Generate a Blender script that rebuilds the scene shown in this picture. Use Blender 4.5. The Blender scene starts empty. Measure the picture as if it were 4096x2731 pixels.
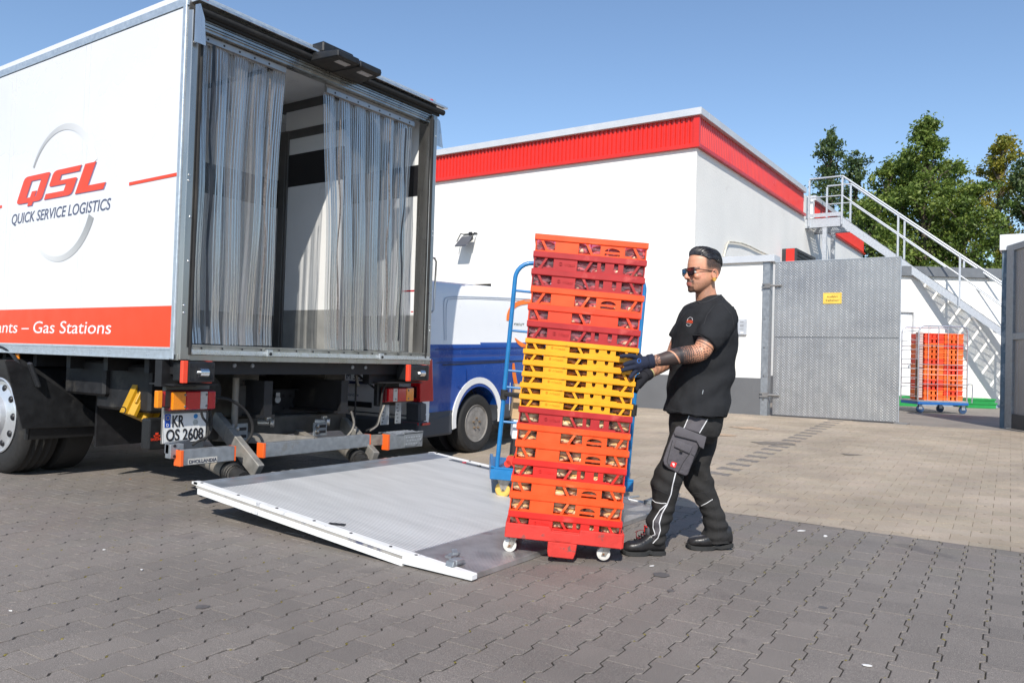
import bpy, bmesh, math, random
import numpy as np
from mathutils import Matrix, Vector, noise
random.seed(7)
sc = bpy.context.scene
COL = sc.collection
# ------------------------------------------------------------------ camera (calibrated from the vanishing points of truck and warehouse)
FPX, CX, CY = 3154.43, 2048.0, 1365.5
_a = np.array([-2574 - CX, 1303 - CY, FPX]); _a /= np.linalg.norm(_a)
_b = np.array([4199 - CX, 1502 - CY, FPX]); _b -= (_b @ _a) * _a; _b /= np.linalg.norm(_b)
_c = np.cross(_b, _a)
if _c[1] > 0: _c = -_c
RM = np.stack([_b, _a, _c], 1)
EYE = np.array([0, 0, 1.10])
cam = bpy.data.cameras.new('camera'); cam.sensor_width = 36; cam.lens = FPX / 4096 * 36
cam.clip_start = 0.05; cam.clip_end = 2000
camo = bpy.data.objects.new('camera', cam); COL.objects.link(camo)
cm = Matrix.Identity(4)
for i in range(3):
    cm[i][0] = RM[0][i]; cm[i][1] = -RM[1][i]; cm[i][2] = -RM[2][i]; cm[i][3] = EYE[i]
camo.matrix_world = cm
sc.camera = camo
# ------------------------------------------------------------------ world, sun, exposure
SUN = Vector((-1, -0.53, 0.93)).normalized()
w = bpy.data.worlds.new('World'); sc.world = w; w.use_nodes = True
wn = w.node_tree.nodes; wl = w.node_tree.links
bg = wn['Background']; sky = wn.new('ShaderNodeTexSky'); sky.sky_type = 'NISHITA'; sky.sun_disc = False
sky.sun_elevation = math.asin(SUN.z); sky.sun_rotation = math.atan2(SUN.x, SUN.y)
sky.air_density = 1.0; sky.dust_density = 0.25; sky.ozone_density = 3.0; sky.altitude = 50
wl.new(sky.outputs[0], bg.inputs[0]); bg.inputs[1].default_value = 0.15
sl = bpy.data.lights.new('sun', 'SUN'); sl.energy = 4.7; sl.angle = math.radians(0.5); sl.color = (1, 0.945, 0.855)
so = bpy.data.objects.new('sun', sl); COL.objects.link(so)
so.rotation_euler = SUN.to_track_quat('Z', 'Y').to_euler(); so.location = (-20, -10, 30)
sc.view_settings.view_transform = 'Standard'; sc.view_settings.look = 'None'
sc.view_settings.exposure = 0.14; sc.view_settings.gamma = 1; sc.view_settings.use_curve_mapping = False
# ------------------------------------------------------------------ helpers: sight lines used to find real places
def ray(px, py): return RM.T @ np.array([(px - CX) / FPX, (py - CY) / FPX, 1.0])
def onx(px, py, v): d = ray(px, py); return Vector(EYE + v / d[0] * d)
def ony(px, py, v): d = ray(px, py); return Vector(EYE + v / d[1] * d)
def onz(px, py, v=0.0): d = ray(px, py); return Vector(EYE + (v - EYE[2]) / d[2] * d)
CF = np.array([0.8262, 0.5634, 0.0]); CR = np.array([0.5634, -0.8262, 0.0])
def ond(px, py, dist): d = ray(px, py); return Vector(EYE + dist / (d @ CF) * d)
def K(p, k): return Vector([EYE[i] + k * (p[i] - EYE[i]) for i in range(3)])
def zg(x): return min(max((x - 6.0) * 0.0355, 0), 0.27)
# ------------------------------------------------------------------ materials
_m = {}
def M(name, col, rough=0.5, metal=0.0, var=0.12, scale=6.0, bump=0.0, bscale=60.0, coat=0.0, spec=0.5, dirt=None, dscale=3.0, dth=0.55, em=0.0, attr=None, streak=False):
    if name in _m: return _m[name]
    m = bpy.data.materials.new(name); m.use_nodes = True; n = m.node_tree.nodes; l = m.node_tree.links
    b = n['Principled BSDF']; b.inputs['Roughness'].default_value = rough; b.inputs['Metallic'].default_value = metal
    b.inputs['Coat Weight'].default_value = coat; b.inputs['Coat Roughness'].default_value = 0.08
    b.inputs['Specular IOR Level'].default_value = spec
    tc = n.new('ShaderNodeTexCoord'); mp = n.new('ShaderNodeMapping'); l.new(tc.outputs['Object'], mp.inputs[0])
    if streak: mp.inputs['Scale'].default_value = (1, 1, 0.12)
    nz = n.new('ShaderNodeTexNoise'); nz.inputs['Scale'].default_value = scale; nz.inputs['Detail'].default_value = 6
    l.new(mp.outputs[0], nz.inputs[0])
    r = n.new('ShaderNodeMapRange'); r.inputs[1].default_value = 0.3; r.inputs[2].default_value = 0.7
    r.inputs[3].default_value = 1 - var; r.inputs[4].default_value = 1 + var; l.new(nz.outputs[0], r.inputs[0])
    mx = n.new('ShaderNodeMix'); mx.data_type = 'RGBA'; mx.blend_type = 'MULTIPLY'; mx.inputs[0].default_value = 1
    mx.inputs[6].default_value = (*col, 1); l.new(r.outputs[0], mx.inputs[7])
    out = mx.outputs[2]
    if attr:
        at = n.new('ShaderNodeAttribute'); at.attribute_name = attr
        m2 = n.new('ShaderNodeMix'); m2.data_type = 'RGBA'; m2.blend_type = 'MULTIPLY'; m2.inputs[0].default_value = 1
        l.new(out, m2.inputs[6]); l.new(at.outputs['Color'], m2.inputs[7]); out = m2.outputs[2]
    if dirt:
        dn = n.new('ShaderNodeTexNoise'); dn.inputs['Scale'].default_value = dscale; dn.inputs['Detail'].default_value = 9; dn.inputs['Roughness'].default_value = 0.65
        l.new(mp.outputs[0], dn.inputs[0])
        dr = n.new('ShaderNodeMapRange'); dr.inputs[1].default_value = dth; dr.inputs[2].default_value = dth + 0.09; l.new(dn.outputs[0], dr.inputs[0])
        m3 = n.new('ShaderNodeMix'); m3.data_type = 'RGBA'; l.new(dr.outputs[0], m3.inputs[0]); l.new(out, m3.inputs[6]); m3.inputs[7].default_value = (*dirt, 1); out = m3.outputs[2]
    l.new(out, b.inputs['Base Color'])
    rr = n.new('ShaderNodeMapRange'); rr.inputs[1].default_value = 0.3; rr.inputs[2].default_value = 0.7
    rr.inputs[3].default_value = max(0, rough - 0.08); rr.inputs[4].default_value = min(1, rough + 0.08); l.new(nz.outputs[0], rr.inputs[0]); l.new(rr.outputs[0], b.inputs['Roughness'])
    if bump:
        bn = n.new('ShaderNodeTexNoise'); bn.inputs['Scale'].default_value = bscale; bn.inputs['Detail'].default_value = 4
        l.new(tc.outputs['Object'], bn.inputs[0]); bp = n.new('ShaderNodeBump'); bp.inputs['Strength'].default_value = bump; bp.inputs['Distance'].default_value = 0.01
        l.new(bn.outputs[0], bp.inputs['Height']); l.new(bp.outputs[0], b.inputs['Normal'])
    if em: b.inputs['Emission Color'].default_value = (*col, 1); b.inputs['Emission Strength'].default_value = em
    _m[name] = m; return m
WHITE = M('truck_white', (0.75, 0.75, 0.765), 0.28, var=0.015, scale=1.5, coat=0.3)
ORANGE = M('truck_orange', (0.80, 0.058, 0.012), 0.35, var=0.02, coat=0.1)
SLATE = M('lettering_slate', (0.09, 0.10, 0.16), 0.4, var=0.02)
PAPER = M('lettering_white', (0.8, 0.8, 0.8), 0.4, var=0.02)
INK = M('ink_black', (0.012, 0.012, 0.016), 0.5, var=0.05)
ALU = M('aluminium', (0.46, 0.50, 0.55), 0.38, 0.75, var=0.12, scale=14, bump=0.05)
ALUB = M('aluminium_bright', (0.62, 0.64, 0.66), 0.3, 0.85, var=0.15, scale=20, streak=True)
STEEL = M('stainless_steel', (0.42, 0.41, 0.39), 0.30, 0.9, var=0.2, scale=9, streak=True)
GALV = M('galvanised_steel', (0.30, 0.32, 0.34), 0.48, 0.55, var=0.16, scale=22, bump=0.05, dirt=(0.27, 0.27, 0.26), dscale=6, dth=0.6)
GALVS = M('galvanised_stair_steel', (0.50, 0.53, 0.57), 0.5, 0.35, var=0.12, scale=30)
DUSTY = M('dusty_steel', (0.22, 0.205, 0.185), 0.7, 0.3, var=0.25, scale=16, bump=0.1, dirt=(0.30, 0.27, 0.23), dth=0.5)
BLACKP = M('black_plastic', (0.014, 0.0145, 0.016), 0.45, var=0.25, scale=12, bump=0.1, bscale=90, dirt=(0.032, 0.031, 0.030), dscale=7, dth=0.6)
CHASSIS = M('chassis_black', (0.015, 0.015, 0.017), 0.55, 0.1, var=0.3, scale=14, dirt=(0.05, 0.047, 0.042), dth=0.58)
RUBBER = M('rubber', (0.017, 0.0165, 0.0165), 0.8, var=0.25, scale=25, bump=0.12, dirt=(0.034, 0.031, 0.028), dth=0.58)
ORG = M('orange_cap', (0.85, 0.13, 0.02), 0.4, var=0.06)
ORGR = M('orange_red_buffer', (0.85, 0.07, 0.03), 0.4, var=0.04)
YEL = M('yellow_plastic', (0.50, 0.27, 0.008), 0.45, var=0.1)
CHROME = M('chrome', (0.8, 0.8, 0.8), 0.12, 1.0, var=0.03)
def lens(name, col):
    m = M(name, col, 0.12, var=0.08, scale=70, coat=1.0); return m
LRED = lens('red_lens', (0.52, 0.008, 0.015)); LAMB = lens('amber_lens', (0.85, 0.26, 0.01)); LCLR = lens('clear_lens', (0.5, 0.48, 0.47))
BLUE = M('plate_blue', (0.005, 0.06, 0.35), 0.4, var=0.02)
# ------------------------------------------------------------------ mesh builder
W = {}
class MB:
    def __init__(s): s.v = []; s.f = []; s.mi = []; s.m = Matrix.Identity(4); s.cur = 0
    def add(s, vs, fs):
        o = len(s.v); s.v += [tuple(s.m @ Vector(p)) for p in vs]
        s.f += [tuple(i + o for i in f) for f in fs]; s.mi += [s.cur] * len(fs); return s
    def box(s, x0, y0, z0, x1, y1, z1):
        return s.add([(x0, y0, z0), (x1, y0, z0), (x1, y1, z0), (x0, y1, z0), (x0, y0, z1), (x1, y0, z1), (x1, y1, z1), (x0, y1, z1)],
                     [(0, 3, 2, 1), (4, 5, 6, 7), (0, 1, 5, 4), (1, 2, 6, 5), (2, 3, 7, 6), (3, 0, 4, 7)])
    def hexa(s, p):   # 8 points like box order
        return s.add(p, [(0, 3, 2, 1), (4, 5, 6, 7), (0, 1, 5, 4), (1, 2, 6, 5), (2, 3, 7, 6), (3, 0, 4, 7)])
    def bar(s, p0, p1, wd, ht, up=(0, 0, 1)):
        p0, p1 = Vector(p0), Vector(p1); d = (p1 - p0).normalized(); u = Vector(up); sd = d.cross(u)
        if sd.length < 1e-4: sd = d.cross(Vector((1, 0, 0)))
        sd.normalize(); u = sd.cross(d).normalized(); a = sd * wd / 2; b = u * ht / 2
        return s.hexa([p0 - a - b, p0 + a - b, p1 + a - b, p1 - a - b, p0 - a + b, p0 + a + b, p1 + a + b, p1 - a + b])
    def prism(s, poly, o, ux, uy, t):   # polygon in plane (o,ux,uy), extruded by t along ux x uy
        o, ux, uy = Vector(o), Vector(ux), Vector(uy); n = ux.cross(uy).normalized() * t; k = len(poly)
        a = [o + ux * p[0] + uy * p[1] for p in poly]; b = [p + n for p in a]
        return s.add(a + b, [tuple(range(k))[::-1], tuple(range(k, 2 * k))] + [(i, (i + 1) % k, k + (i + 1) % k, k + i) for i in range(k)])
    def rings(s, rs, cap=True, closed=False):
        k = len(rs[0]); vs = [p for r in rs for p in r]; fs = []
        m = len(rs)
        for j in range(m if closed else m - 1):
            j2 = (j + 1) % m
            fs += [(j * k + i, j * k + (i + 1) % k, j2 * k + (i + 1) % k, j2 * k + i) for i in range(k)]
        if cap and not closed: fs += [tuple(range(k))[::-1], tuple(range((m - 1) * k, m * k))]
        return s.add(vs, fs)
    def tube(s, pts, r, n=8, closed=False, flat=1.0):
        pts = [Vector(p) for p in pts]; m = len(pts); rr = r if hasattr(r, '__len__') else [r] * m; rs = []; u = None
        for i, p in enumerate(pts):
            a = pts[(i - 1) % m] if (i > 0 or closed) else p; b = pts[(i + 1) % m] if (i < m - 1 or closed) else p
            t = (b - a)
            t = t.normalized() if t.length > 1e-9 else Vector((0, 0, 1))
            if u is None: u = t.orthogonal().normalized()
            u = (u - t * u.dot(t)); u = u.normalized() if u.length > 1e-6 else t.orthogonal().normalized(); v = t.cross(u)
            rs.append([p + (u * math.cos(6.28318 * k / n) + v * math.sin(6.28318 * k / n) * flat) * rr[i] for k in range(n)])
        return s.rings(rs, closed=closed)
    def cyl(s, p0, p1, r, n=20, r2=None): return s.tube([p0, p1], [r, r if r2 is None else r2], n)
    def lathe(s, prof, c, ax, n=32, cap=True):    # prof: (radius, along axis)
        ax = Vector(ax).normalized(); c = Vector(c); u = ax.orthogonal().normalized(); v = ax.cross(u)
        rs = [[c + ax * h + (u * math.cos(2 * math.pi * k / n) + v * math.sin(2 * math.pi * k / n)) * max(r, 1e-4) for k in range(n)] for r, h in prof]
        return s.rings(rs, cap=cap)
    def ell(s, c, r, n=14, m=10):
        vs = []; c = Vector(c)
        for j in range(m + 1):
            th = math.pi * j / m
            for k in range(n):
                ph = 2 * math.pi * k / n; vs.append(c + Vector((r[0] * math.sin(th) * math.cos(ph), r[1] * math.sin(th) * math.sin(ph), r[2] * math.cos(th))))
        return s.add(vs, [(j * n + k, (j + 1) * n + k, (j + 1) * n + (k + 1) % n, j * n + (k + 1) % n) for j in range(m) for k in range(n)])
    def sheet(s, fn, nu, nv):
        vs = [fn(i / nu, j / nv) for j in range(nv + 1) for i in range(nu + 1)]
        return s.add(vs, [(j * (nu + 1) + i, j * (nu + 1) + i + 1, (j + 1) * (nu + 1) + i + 1, (j + 1) * (nu + 1) + i) for j in range(nv) for i in range(nu)])
    def mesh(s, name, mats, smooth=False, bevel=0.0, seg=1):
        me = bpy.data.meshes.new(name); me.from_pydata(s.v, [], s.f)
        for m in (mats if isinstance(mats, (list, tuple)) else [mats]): me.materials.append(m)
        if len(me.materials) > 1: me.polygons.foreach_set('material_index', s.mi)
        bm = bmesh.new(); bm.from_mesh(me)
        if not getattr(s, 'nonormals', False): bmesh.ops.recalc_face_normals(bm, faces=bm.faces)
        if bevel:
            es = [e for e in bm.edges if len(e.link_faces) == 2 and e.calc_face_angle(0) > 0.6]
            bmesh.ops.bevel(bm, geom=es, offset=bevel, segments=seg, affect='EDGES', profile=0.5, clamp_overlap=True)
        bm.to_mesh(me); bm.free()
        if smooth:
            me.polygons.foreach_set('use_smooth', [True] * len(me.polygons))
            try: me.set_sharp_from_angle(angle=math.radians(smooth if smooth > 1 else 40))
            except Exception: pass
        return me
    def build(s, name, mats, parent=None, smooth=False, bevel=0.0, seg=1, local=False, label=None, **kw):
        if parent is not None and not local:
            inv = W[parent.name].inverted(); s.v = [tuple(inv @ Vector(p)) for p in s.v]
        me = s.mesh(name, mats, smooth, bevel, seg)
        return link(name, me, parent, label, **kw)
def link(name, me, parent=None, label=None, loc=None, cat=None, group=None, kind=None):
    o = bpy.data.objects.new(name, me); COL.objects.link(o)
    if parent is not None: o.parent = parent; W[o.name] = W[parent.name].copy()
    else: W[o.name] = Matrix.Identity(4)
    if loc is not None:
        o.location = loc; W[o.name] = W[o.name] @ Matrix.Translation(Vector(loc))
    if label: o['label'] = label
    if cat: o['category'] = cat
    if group: o['group'] = group
    if kind: o['kind'] = kind
    return o
def thing(name, label, cat, mat=None, loc=(0, 0, 0), group=None):
    o = bpy.data.objects.new(name, None); COL.objects.link(o); o.empty_display_size = 0.2
    mw = mat if mat is not None else Matrix.Translation(Vector(loc)); o.matrix_world = mw; W[o.name] = mw.copy()
    o['label'] = label; o['category'] = cat
    if group: o['group'] = group
    return o
def frame(o, ex, ez):   # matrix from origin, x axis and roughly-up axis
    ex = Vector(ex).normalized(); ez = Vector(ez); ez = (ez - ex * ez.dot(ex)).normalized(); ey = ez.cross(ex)
    m = Matrix.Identity(4)
    for i in range(3): m[i][0] = ex[i]; m[i][1] = ey[i]; m[i][2] = ez[i]; m[i][3] = o[i]
    return m
def textmesh(name, s, size, mat, o, ux, uy, parent, xs=1.0, shear=0.0, th=0.002, align='LEFT', bold=0.0, fit=None, curve=0):
    """writing as thin solid letters; o = baseline start, ux/uy unit axes"""
    c = bpy.data.curves.new(name, 'FONT'); c.body = s; c.size = size; c.extrude = th / 2; c.align_x = align; c.shear = 0; c.offset = bold; c.resolution_u = 4
    t = bpy.data.objects.new(name, c); COL.objects.link(t)
    dg = bpy.context.evaluated_depsgraph_get(); me = bpy.data.meshes.new_from_object(t.evaluated_get(dg)); bpy.data.objects.remove(t)
    n = len(me.vertices); co = np.empty(n * 3); me.vertices.foreach_get('co', co); co = co.reshape(-1, 3)
    if fit:   # (width, cap height)
        wd = np.ptp(co[:, 0]); co[:, 0] -= co[:, 0].min(); hh = size * 0.73
        co[:, 0] *= fit[0] / wd; co[:, 1] *= fit[1] / hh
    else: co[:, 0] *= xs
    co[:, 0] += shear * co[:, 1]
    o, ux, uy = Vector(o), Vector(ux), Vector(uy); nn = ux.cross(uy)
    inv = (W[parent.name].inverted() if parent else Matrix.Identity(4))
    A = np.array([list(ux), list(uy), list(nn)]); P = co @ A + np.array(list(o))
    P = P @ np.array(inv.to_3x3()).T + np.array(list(inv.translation))
    me.vertices.foreach_set('co', P.ravel()); me.materials.clear(); me.materials.append(mat); me.name = name
    return link(name, me, parent)
def copy_tree(o, mw=None, label=None):
    c = o.copy(); COL.objects.link(c)
    if mw is not None: c.matrix_world = mw; W[c.name] = mw.copy()
    if label: c['label'] = label
    for ch in list(o.children):
        d = ch.copy(); COL.objects.link(d); d.parent = c
        for g in list(ch.children):
            e = g.copy(); COL.objects.link(e); e.parent = d
    return c
# ================================================================== GROUND
JOINT = M('joint_sand', (0.030, 0.026, 0.021), 0.95, var=0.3, scale=30, dirt=(0.12, 0.10, 0.04), dscale=7.0, dth=0.57)
JTAN = M('joint_sand_tan', (0.23, 0.19, 0.14), 0.9, var=0.25, scale=30, dirt=(0.09, 0.085, 0.03), dscale=6, dth=0.57)
def stonemat(name, base, speck_l, speck_d, warm):
    m = bpy.data.materials.new(name); m.use_nodes = True; n = m.node_tree.nodes; l = m.node_tree.links; b = n['Principled BSDF']
    b.inputs['Roughness'].default_value = 0.82
    geo = n.new('ShaderNodeNewGeometry'); tc = n.new('ShaderNodeTexCoord')
    at = n.new('ShaderNodeAttribute'); at.attribute_name = 'tone'
    f = n.new('ShaderNodeTexNoise'); f.inputs['Scale'].default_value = 330; f.inputs['Detail'].default_value = 3; f.inputs['Roughness'].default_value = 0.7; l.new(geo.outputs['Position'], f.inputs[0])
    cr = n.new('ShaderNodeValToRGB'); l.new(f.outputs[0], cr.inputs[0]); e = cr.color_ramp.elements
    e[0].position = 0.33; e[0].color = (*speck_d, 1); e[1].position = 0.47; e[1].color = (*base, 1)
    x = e.new(0.57); x.color = (*base, 1); x = e.new(0.70); x.color = (*speck_l, 1)
    big = n.new('ShaderNodeTexNoise'); big.inputs['Scale'].default_value = 1.1; big.inputs['Detail'].default_value = 7; big.inputs['Roughness'].default_value = 0.6; l.new(geo.outputs['Position'], big.inputs[0])
    mr = n.new('ShaderNodeMapRange'); mr.inputs[1].default_value = 0.3; mr.inputs[2].default_value = 0.7; mr.inputs[3].default_value = 0.84 if 'dark' in name else 0.74; mr.inputs[4].default_value = 1.12; l.new(big.outputs[0], mr.inputs[0])
    m1 = n.new('ShaderNodeMix'); m1.data_type = 'RGBA'; m1.blend_type = 'MULTIPLY'; m1.inputs[0].default_value = 1; l.new(cr.outputs[0], m1.inputs[6]); l.new(mr.outputs[0], m1.inputs[7])
    m2 = n.new('ShaderNodeMix'); m2.data_type = 'RGBA'; m2.blend_type = 'MULTIPLY'; m2.inputs[0].default_value = 1; l.new(m1.outputs[2], m2.inputs[6]); l.new(at.outputs['Color'], m2.inputs[7])
    out = m2.outputs[2]
    # oil drips, tyre marks
    st = n.new('ShaderNodeTexNoise'); st.inputs['Scale'].default_value = 2.3; st.inputs['Detail'].default_value = 8; st.inputs['Distortion'].default_value = 0.6; l.new(geo.outputs['Position'], st.inputs[0])
    sr = n.new('ShaderNodeMapRange'); sr.inputs[1].default_value = 0.66 ; sr.inputs[2].default_value = 0.72; sr.inputs[4].default_value = 0.45; l.new(st.outputs[0], sr.inputs[0])
    m3 = n.new('ShaderNodeMix'); m3.data_type = 'RGBA'; l.new(sr.outputs[0], m3.inputs[0]); l.new(out, m3.inputs[6]); m3.inputs[7].default_value = (*warm, 1)
    l.new(m3.outputs[2], b.inputs['Base Color'])
    bp = n.new('ShaderNodeBump'); bp.inputs['Strength'].default_value = 0.5; bp.inputs['Distance'].default_value = 0.004; l.new(f.outputs[0], bp.inputs['Height']); l.new(bp.outputs[0], b.inputs['Normal'])
    return m
SDARK = stonemat('dark_concrete_paver', (0.200, 0.176, 0.157), (0.56, 0.51, 0.45), (0.065, 0.058, 0.055), (0.10, 0.09, 0.085))
STAN = stonemat('tan_concrete_paver', (0.41, 0.335, 0.255), (0.56, 0.50, 0.42), (0.23, 0.20, 0.17), (0.22, 0.18, 0.15))
TH = math.radians(2.0); PX = Vector((math.cos(TH), math.sin(TH), 0)); PY = Vector((-math.sin(TH), math.cos(TH), 0))
BORD = 5.86
# base sheet to the horizon, following the rising yard
mb = MB(); mb.nonormals = True
xs = [-300, -20, 0, 3, BORD, 6.0, 13.6, 20, 60, 300]
vs = [(x, y, zg(x) - 0.0042) for x in xs for y in (-300, -20, 0, 8, 40, 300)]
fs = []
for i in range(len(xs) - 1):
    for j in range(5):
        a = i * 6 + j; fs.append((a, a + 6, a + 7, a + 1)); mb.mi.append(0 if xs[i] < BORD else 1)
mb.v = vs; mb.f = fs
ground = mb.build('ground', [JOINT, JTAN], kind='structure')
G = 0.0029
def bone(L, a, b, g):    # I-shaped stone outline, long side along x
    h = L / 2 - .0017; t1 = 0.0438; t2 = 0.0616; a -= g; b -= g
    return [(-h, -a), (-t2, -a), (-t1, -b), (t1, -b), (t2, -a), (h, -a), (h, a), (t2, a), (t1, b), (-t1, b), (-t2, a), (-h, a)]
PITCH = 0.147; BA, BB = 0.0835, 0.0635
def stone_geo(g=G, ch=0.0022, full=True):
    o = bone(0.2, BA, BB, g); i_ = [(math.copysign(abs(x) - .0006, x) if abs(x) > .09 else x, y) for x, y in bone(0.2, BA, BB, g + ch)]; k = 12
    if full:
        v = [(x, y, 0) for x, y in i_] + [(x, y, -ch * 0.8) for x, y in o] + [(x, y, -0.012) for x, y in o]
        f = [tuple(range(k))] + [(k + i, k + (i + 1) % k, (i + 1) % k, i) for i in range(k)] + [(2 * k + i, 2 * k + (i + 1) % k, k + (i + 1) % k, k + i) for i in range(k)]
    else:
        v = [(x, y, 0) for x, y in o] + [(x, y, -0.012) for x, y in o]
        f = [tuple(range(k))] + [(k + i, k + (i + 1) % k, (i + 1) % k, i) for i in range(k)]
    return np.array(v), f
def in_view(x, y, m=1.6):
    f = x * CF[0] + y * CF[1]; r = x * CR[0] + y * CR[1]
    return f > 1.9 and abs(r) < f * 0.66 + m
dark, tan, darkline = [], [], []; TS = 1.14
rnd = random.Random(3)
for j in range(-20, 100):
    for i in range(-10, 60):
        p = PX * (i * 0.2 + (0.1 if j % 2 else 0)) + PY * (j * PITCH)
        if p.x < BORD + 0.09 and p.x > -1 and in_view(p.x, p.y) and p.y < 12.5: dark.append((p.x, p.y, 0))
for i in range(-15, 75):
    for j in range(-45, 45):
        p = PX * (BORD + 0.07 + i * PITCH * TS) + PY * (.10 + TS * (j * 0.2 + (0.1 if i % 2 else 0))) if i >= -1 else None
        if p is None: continue
        if p.x < 13.72 and in_view(p.x, p.y, 0.8) and p.y < 9:
            u, v = i, j
            if j == 10 and i % 2 == 0 and i > 9: darkline.append((p.x, p.y, 1))
            else: tan.append((p.x, p.y, 1))
for j in range(-12, 40):   # straight soldier course along the border
    pass
dark.sort(key=lambda s: s[0] * CF[0] + s[1] * CF[1])
TONES = [0.94, 0.97, 1.0, 1.03, 1.06]
def set_tone(me, vals):
    a = me.attributes.new('tone', 'FLOAT_COLOR', 'POINT'); a.data.foreach_set('color', np.repeat(np.clip(vals, 0, 3), 1).astype('f').ravel())
gv, gf = stone_geo()
variants = []
for t in TONES:
    me = bpy.data.meshes.new('paving_stone'); me.from_pydata([tuple(p) for p in gv], [], gf); me.materials.append(SDARK)
    c = np.ones((len(gv), 4)); c[:, :3] = t * np.array([1 + 0.03 * (t - 1), 1, 1 - 0.05 * (t - 1)]); set_tone(me, c); variants.append(me)
near = [s for s in dark if (s[0] * CF[0] + s[1] * CF[1]) > 2.25 and s[0] < BORD - .12 and abs(s[0] * CR[0] + s[1] * CR[1]) < 0.655 * (s[0] * CF[0] + s[1] * CF[1])][:298]
nearset = set((round(a, 4), round(b, 4)) for a, b, _ in near)
for (x, y, _) in near:
    o = link('paving_stone', variants[rnd.randrange(5)], ground, loc=(x, y, rnd.uniform(-0.0016, 0.0012)))
    o.rotation_euler = (rnd.gauss(0, 0.004), rnd.gauss(0, 0.004), TH + (math.pi if rnd.random() < 0.5 else 0))
def stuff(name, lst, mat, full, tonefn, lo=-99, hi=99, sc_=1.0):
    gv, gf = stone_geo(full=full, g=0.0029 if full else 0.0024); gv = gv * np.array([sc_, sc_, 1]); nv = len(gv); V = []; F = []; C = []
    for n_, (x, y, o) in enumerate(lst):
        th = TH + (math.pi / 2 if o else 0); c, s = math.cos(th), math.sin(th)
        q = np.empty_like(gv); q[:, 0] = x + gv[:, 0] * c - gv[:, 1] * s; q[:, 1] = y + gv[:, 0] * s + gv[:, 1] * c
        q[:, 0] = np.clip(q[:, 0], lo, hi); tx, ty = rnd.gauss(0, 0.004), rnd.gauss(0, 0.004)
        q[:, 2] = gv[:, 2] + np.clip((q[:, 0] - 6) * 0.0355, 0, 0.27) + rnd.uniform(-0.0014, 0.0014) + gv[:, 0] * tx + gv[:, 1] * ty
        V.append(q); F += [tuple(a + n_ * nv for a in f) for f in gf]
        t = tonefn(); C.append(np.tile([t * rnd.uniform(0.985, 1.02), t, t * rnd.uniform(0.97, 1.02), 1], (nv, 1)))
    me = bpy.data.meshes.new(name); me.from_pydata(np.concatenate(V).tolist(), [], F); me.materials.append(mat); set_tone(me, np.concatenate(C))
    return link(name, me, ground, kind='stuff')
rest = [s for s in dark if (round(s[0], 4), round(s[1], 4)) not in nearset]
stuff('dark_paving_stones', rest, SDARK, True, lambda: rnd.gauss(1.0, 0.03), hi=BORD)
stuff('tan_paving_stones', tan, STAN, False, lambda: rnd.gauss(1.0, 0.03), lo=BORD + .003, sc_=TS)
for (x, y, o) in darkline:
    v = link('dark_paving_stone', variants[rnd.randrange(3)], ground, loc=(x, y, zg(x) + 0.0015)); v.rotation_euler = (0, -0.0355, TH + math.pi / 2); v.scale = (TS, TS, 1)
# tufts of moss in the joints
MOSS = M('joint_moss', (0.17, 0.14, 0.025), 0.95, var=0.4, scale=60)
mb = MB(); rm = random.Random(31)
for (x, y, _) in dark:
    if rm.random() < .5 and x < BORD - .15 and x * CF[0] + y * CF[1] > 2.6:
        q = Vector((x, y, 0)) + PX * rm.choice((-.05, .05)) + PY * rm.choice((-.0735, .0735)); s_ = rm.uniform(.005, .010); mb.ell((q.x, q.y, -.003), (s_, s_ * rm.uniform(.5, 1), .0040), 6, 4)
for k in range(500):
    y = rm.uniform(-1.5, 2.5); q = PX * (BORD - rm.uniform(.02, .9) ** 1.5) + PY * y; i_ = round((q.dot(PX)) / .1); q2 = PX * (i_ * .1 - .05 * rm.choice((1, -1))) + PY * ((round(q.dot(PY) / PITCH) + .5) * PITCH); mb.ell((q2.x, q2.y, -.003), (rm.uniform(.004, .012), rm.uniform(.003, .005), .0040), 6, 4) if q2.x < BORD - .01 else None
mb.build('moss', MOSS, ground, kind='stuff')
# distant surfaces beyond the built stones
FAR = stonemat('far_yard_paving', (0.27, 0.24, 0.21), (0.36, 0.32, 0.28), (0.20, 0.18, 0.16), (0.15, 0.13, 0.12))
mb = MB(); mb.box(13.72, -60, 0.25, 60, 60, 0.266); _o = mb.build('yard', FAR, kind='structure'); set_tone(_o.data, np.ones((len(_o.data.vertices), 4)))
FARD = stonemat('far_dark_paving', (0.128, 0.118, 0.114), (0.2, 0.19, 0.17), (0.08, 0.075, 0.07), (0.07, 0.063, 0.058))
mb = MB(); mb.nonormals = True
mb.add([(BORD, 9, 0.0), (6, 9, 0.0), (13.7, 9, .268), (13.7, 60, .268), (6, 60, 0), (BORD, 60, 0)], [(0, 1, 4, 5), (1, 2, 3, 4)])
_o = mb.build('road', STAN, kind='structure'); set_tone(_o.data, np.ones((len(_o.data.vertices), 4)))
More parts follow.
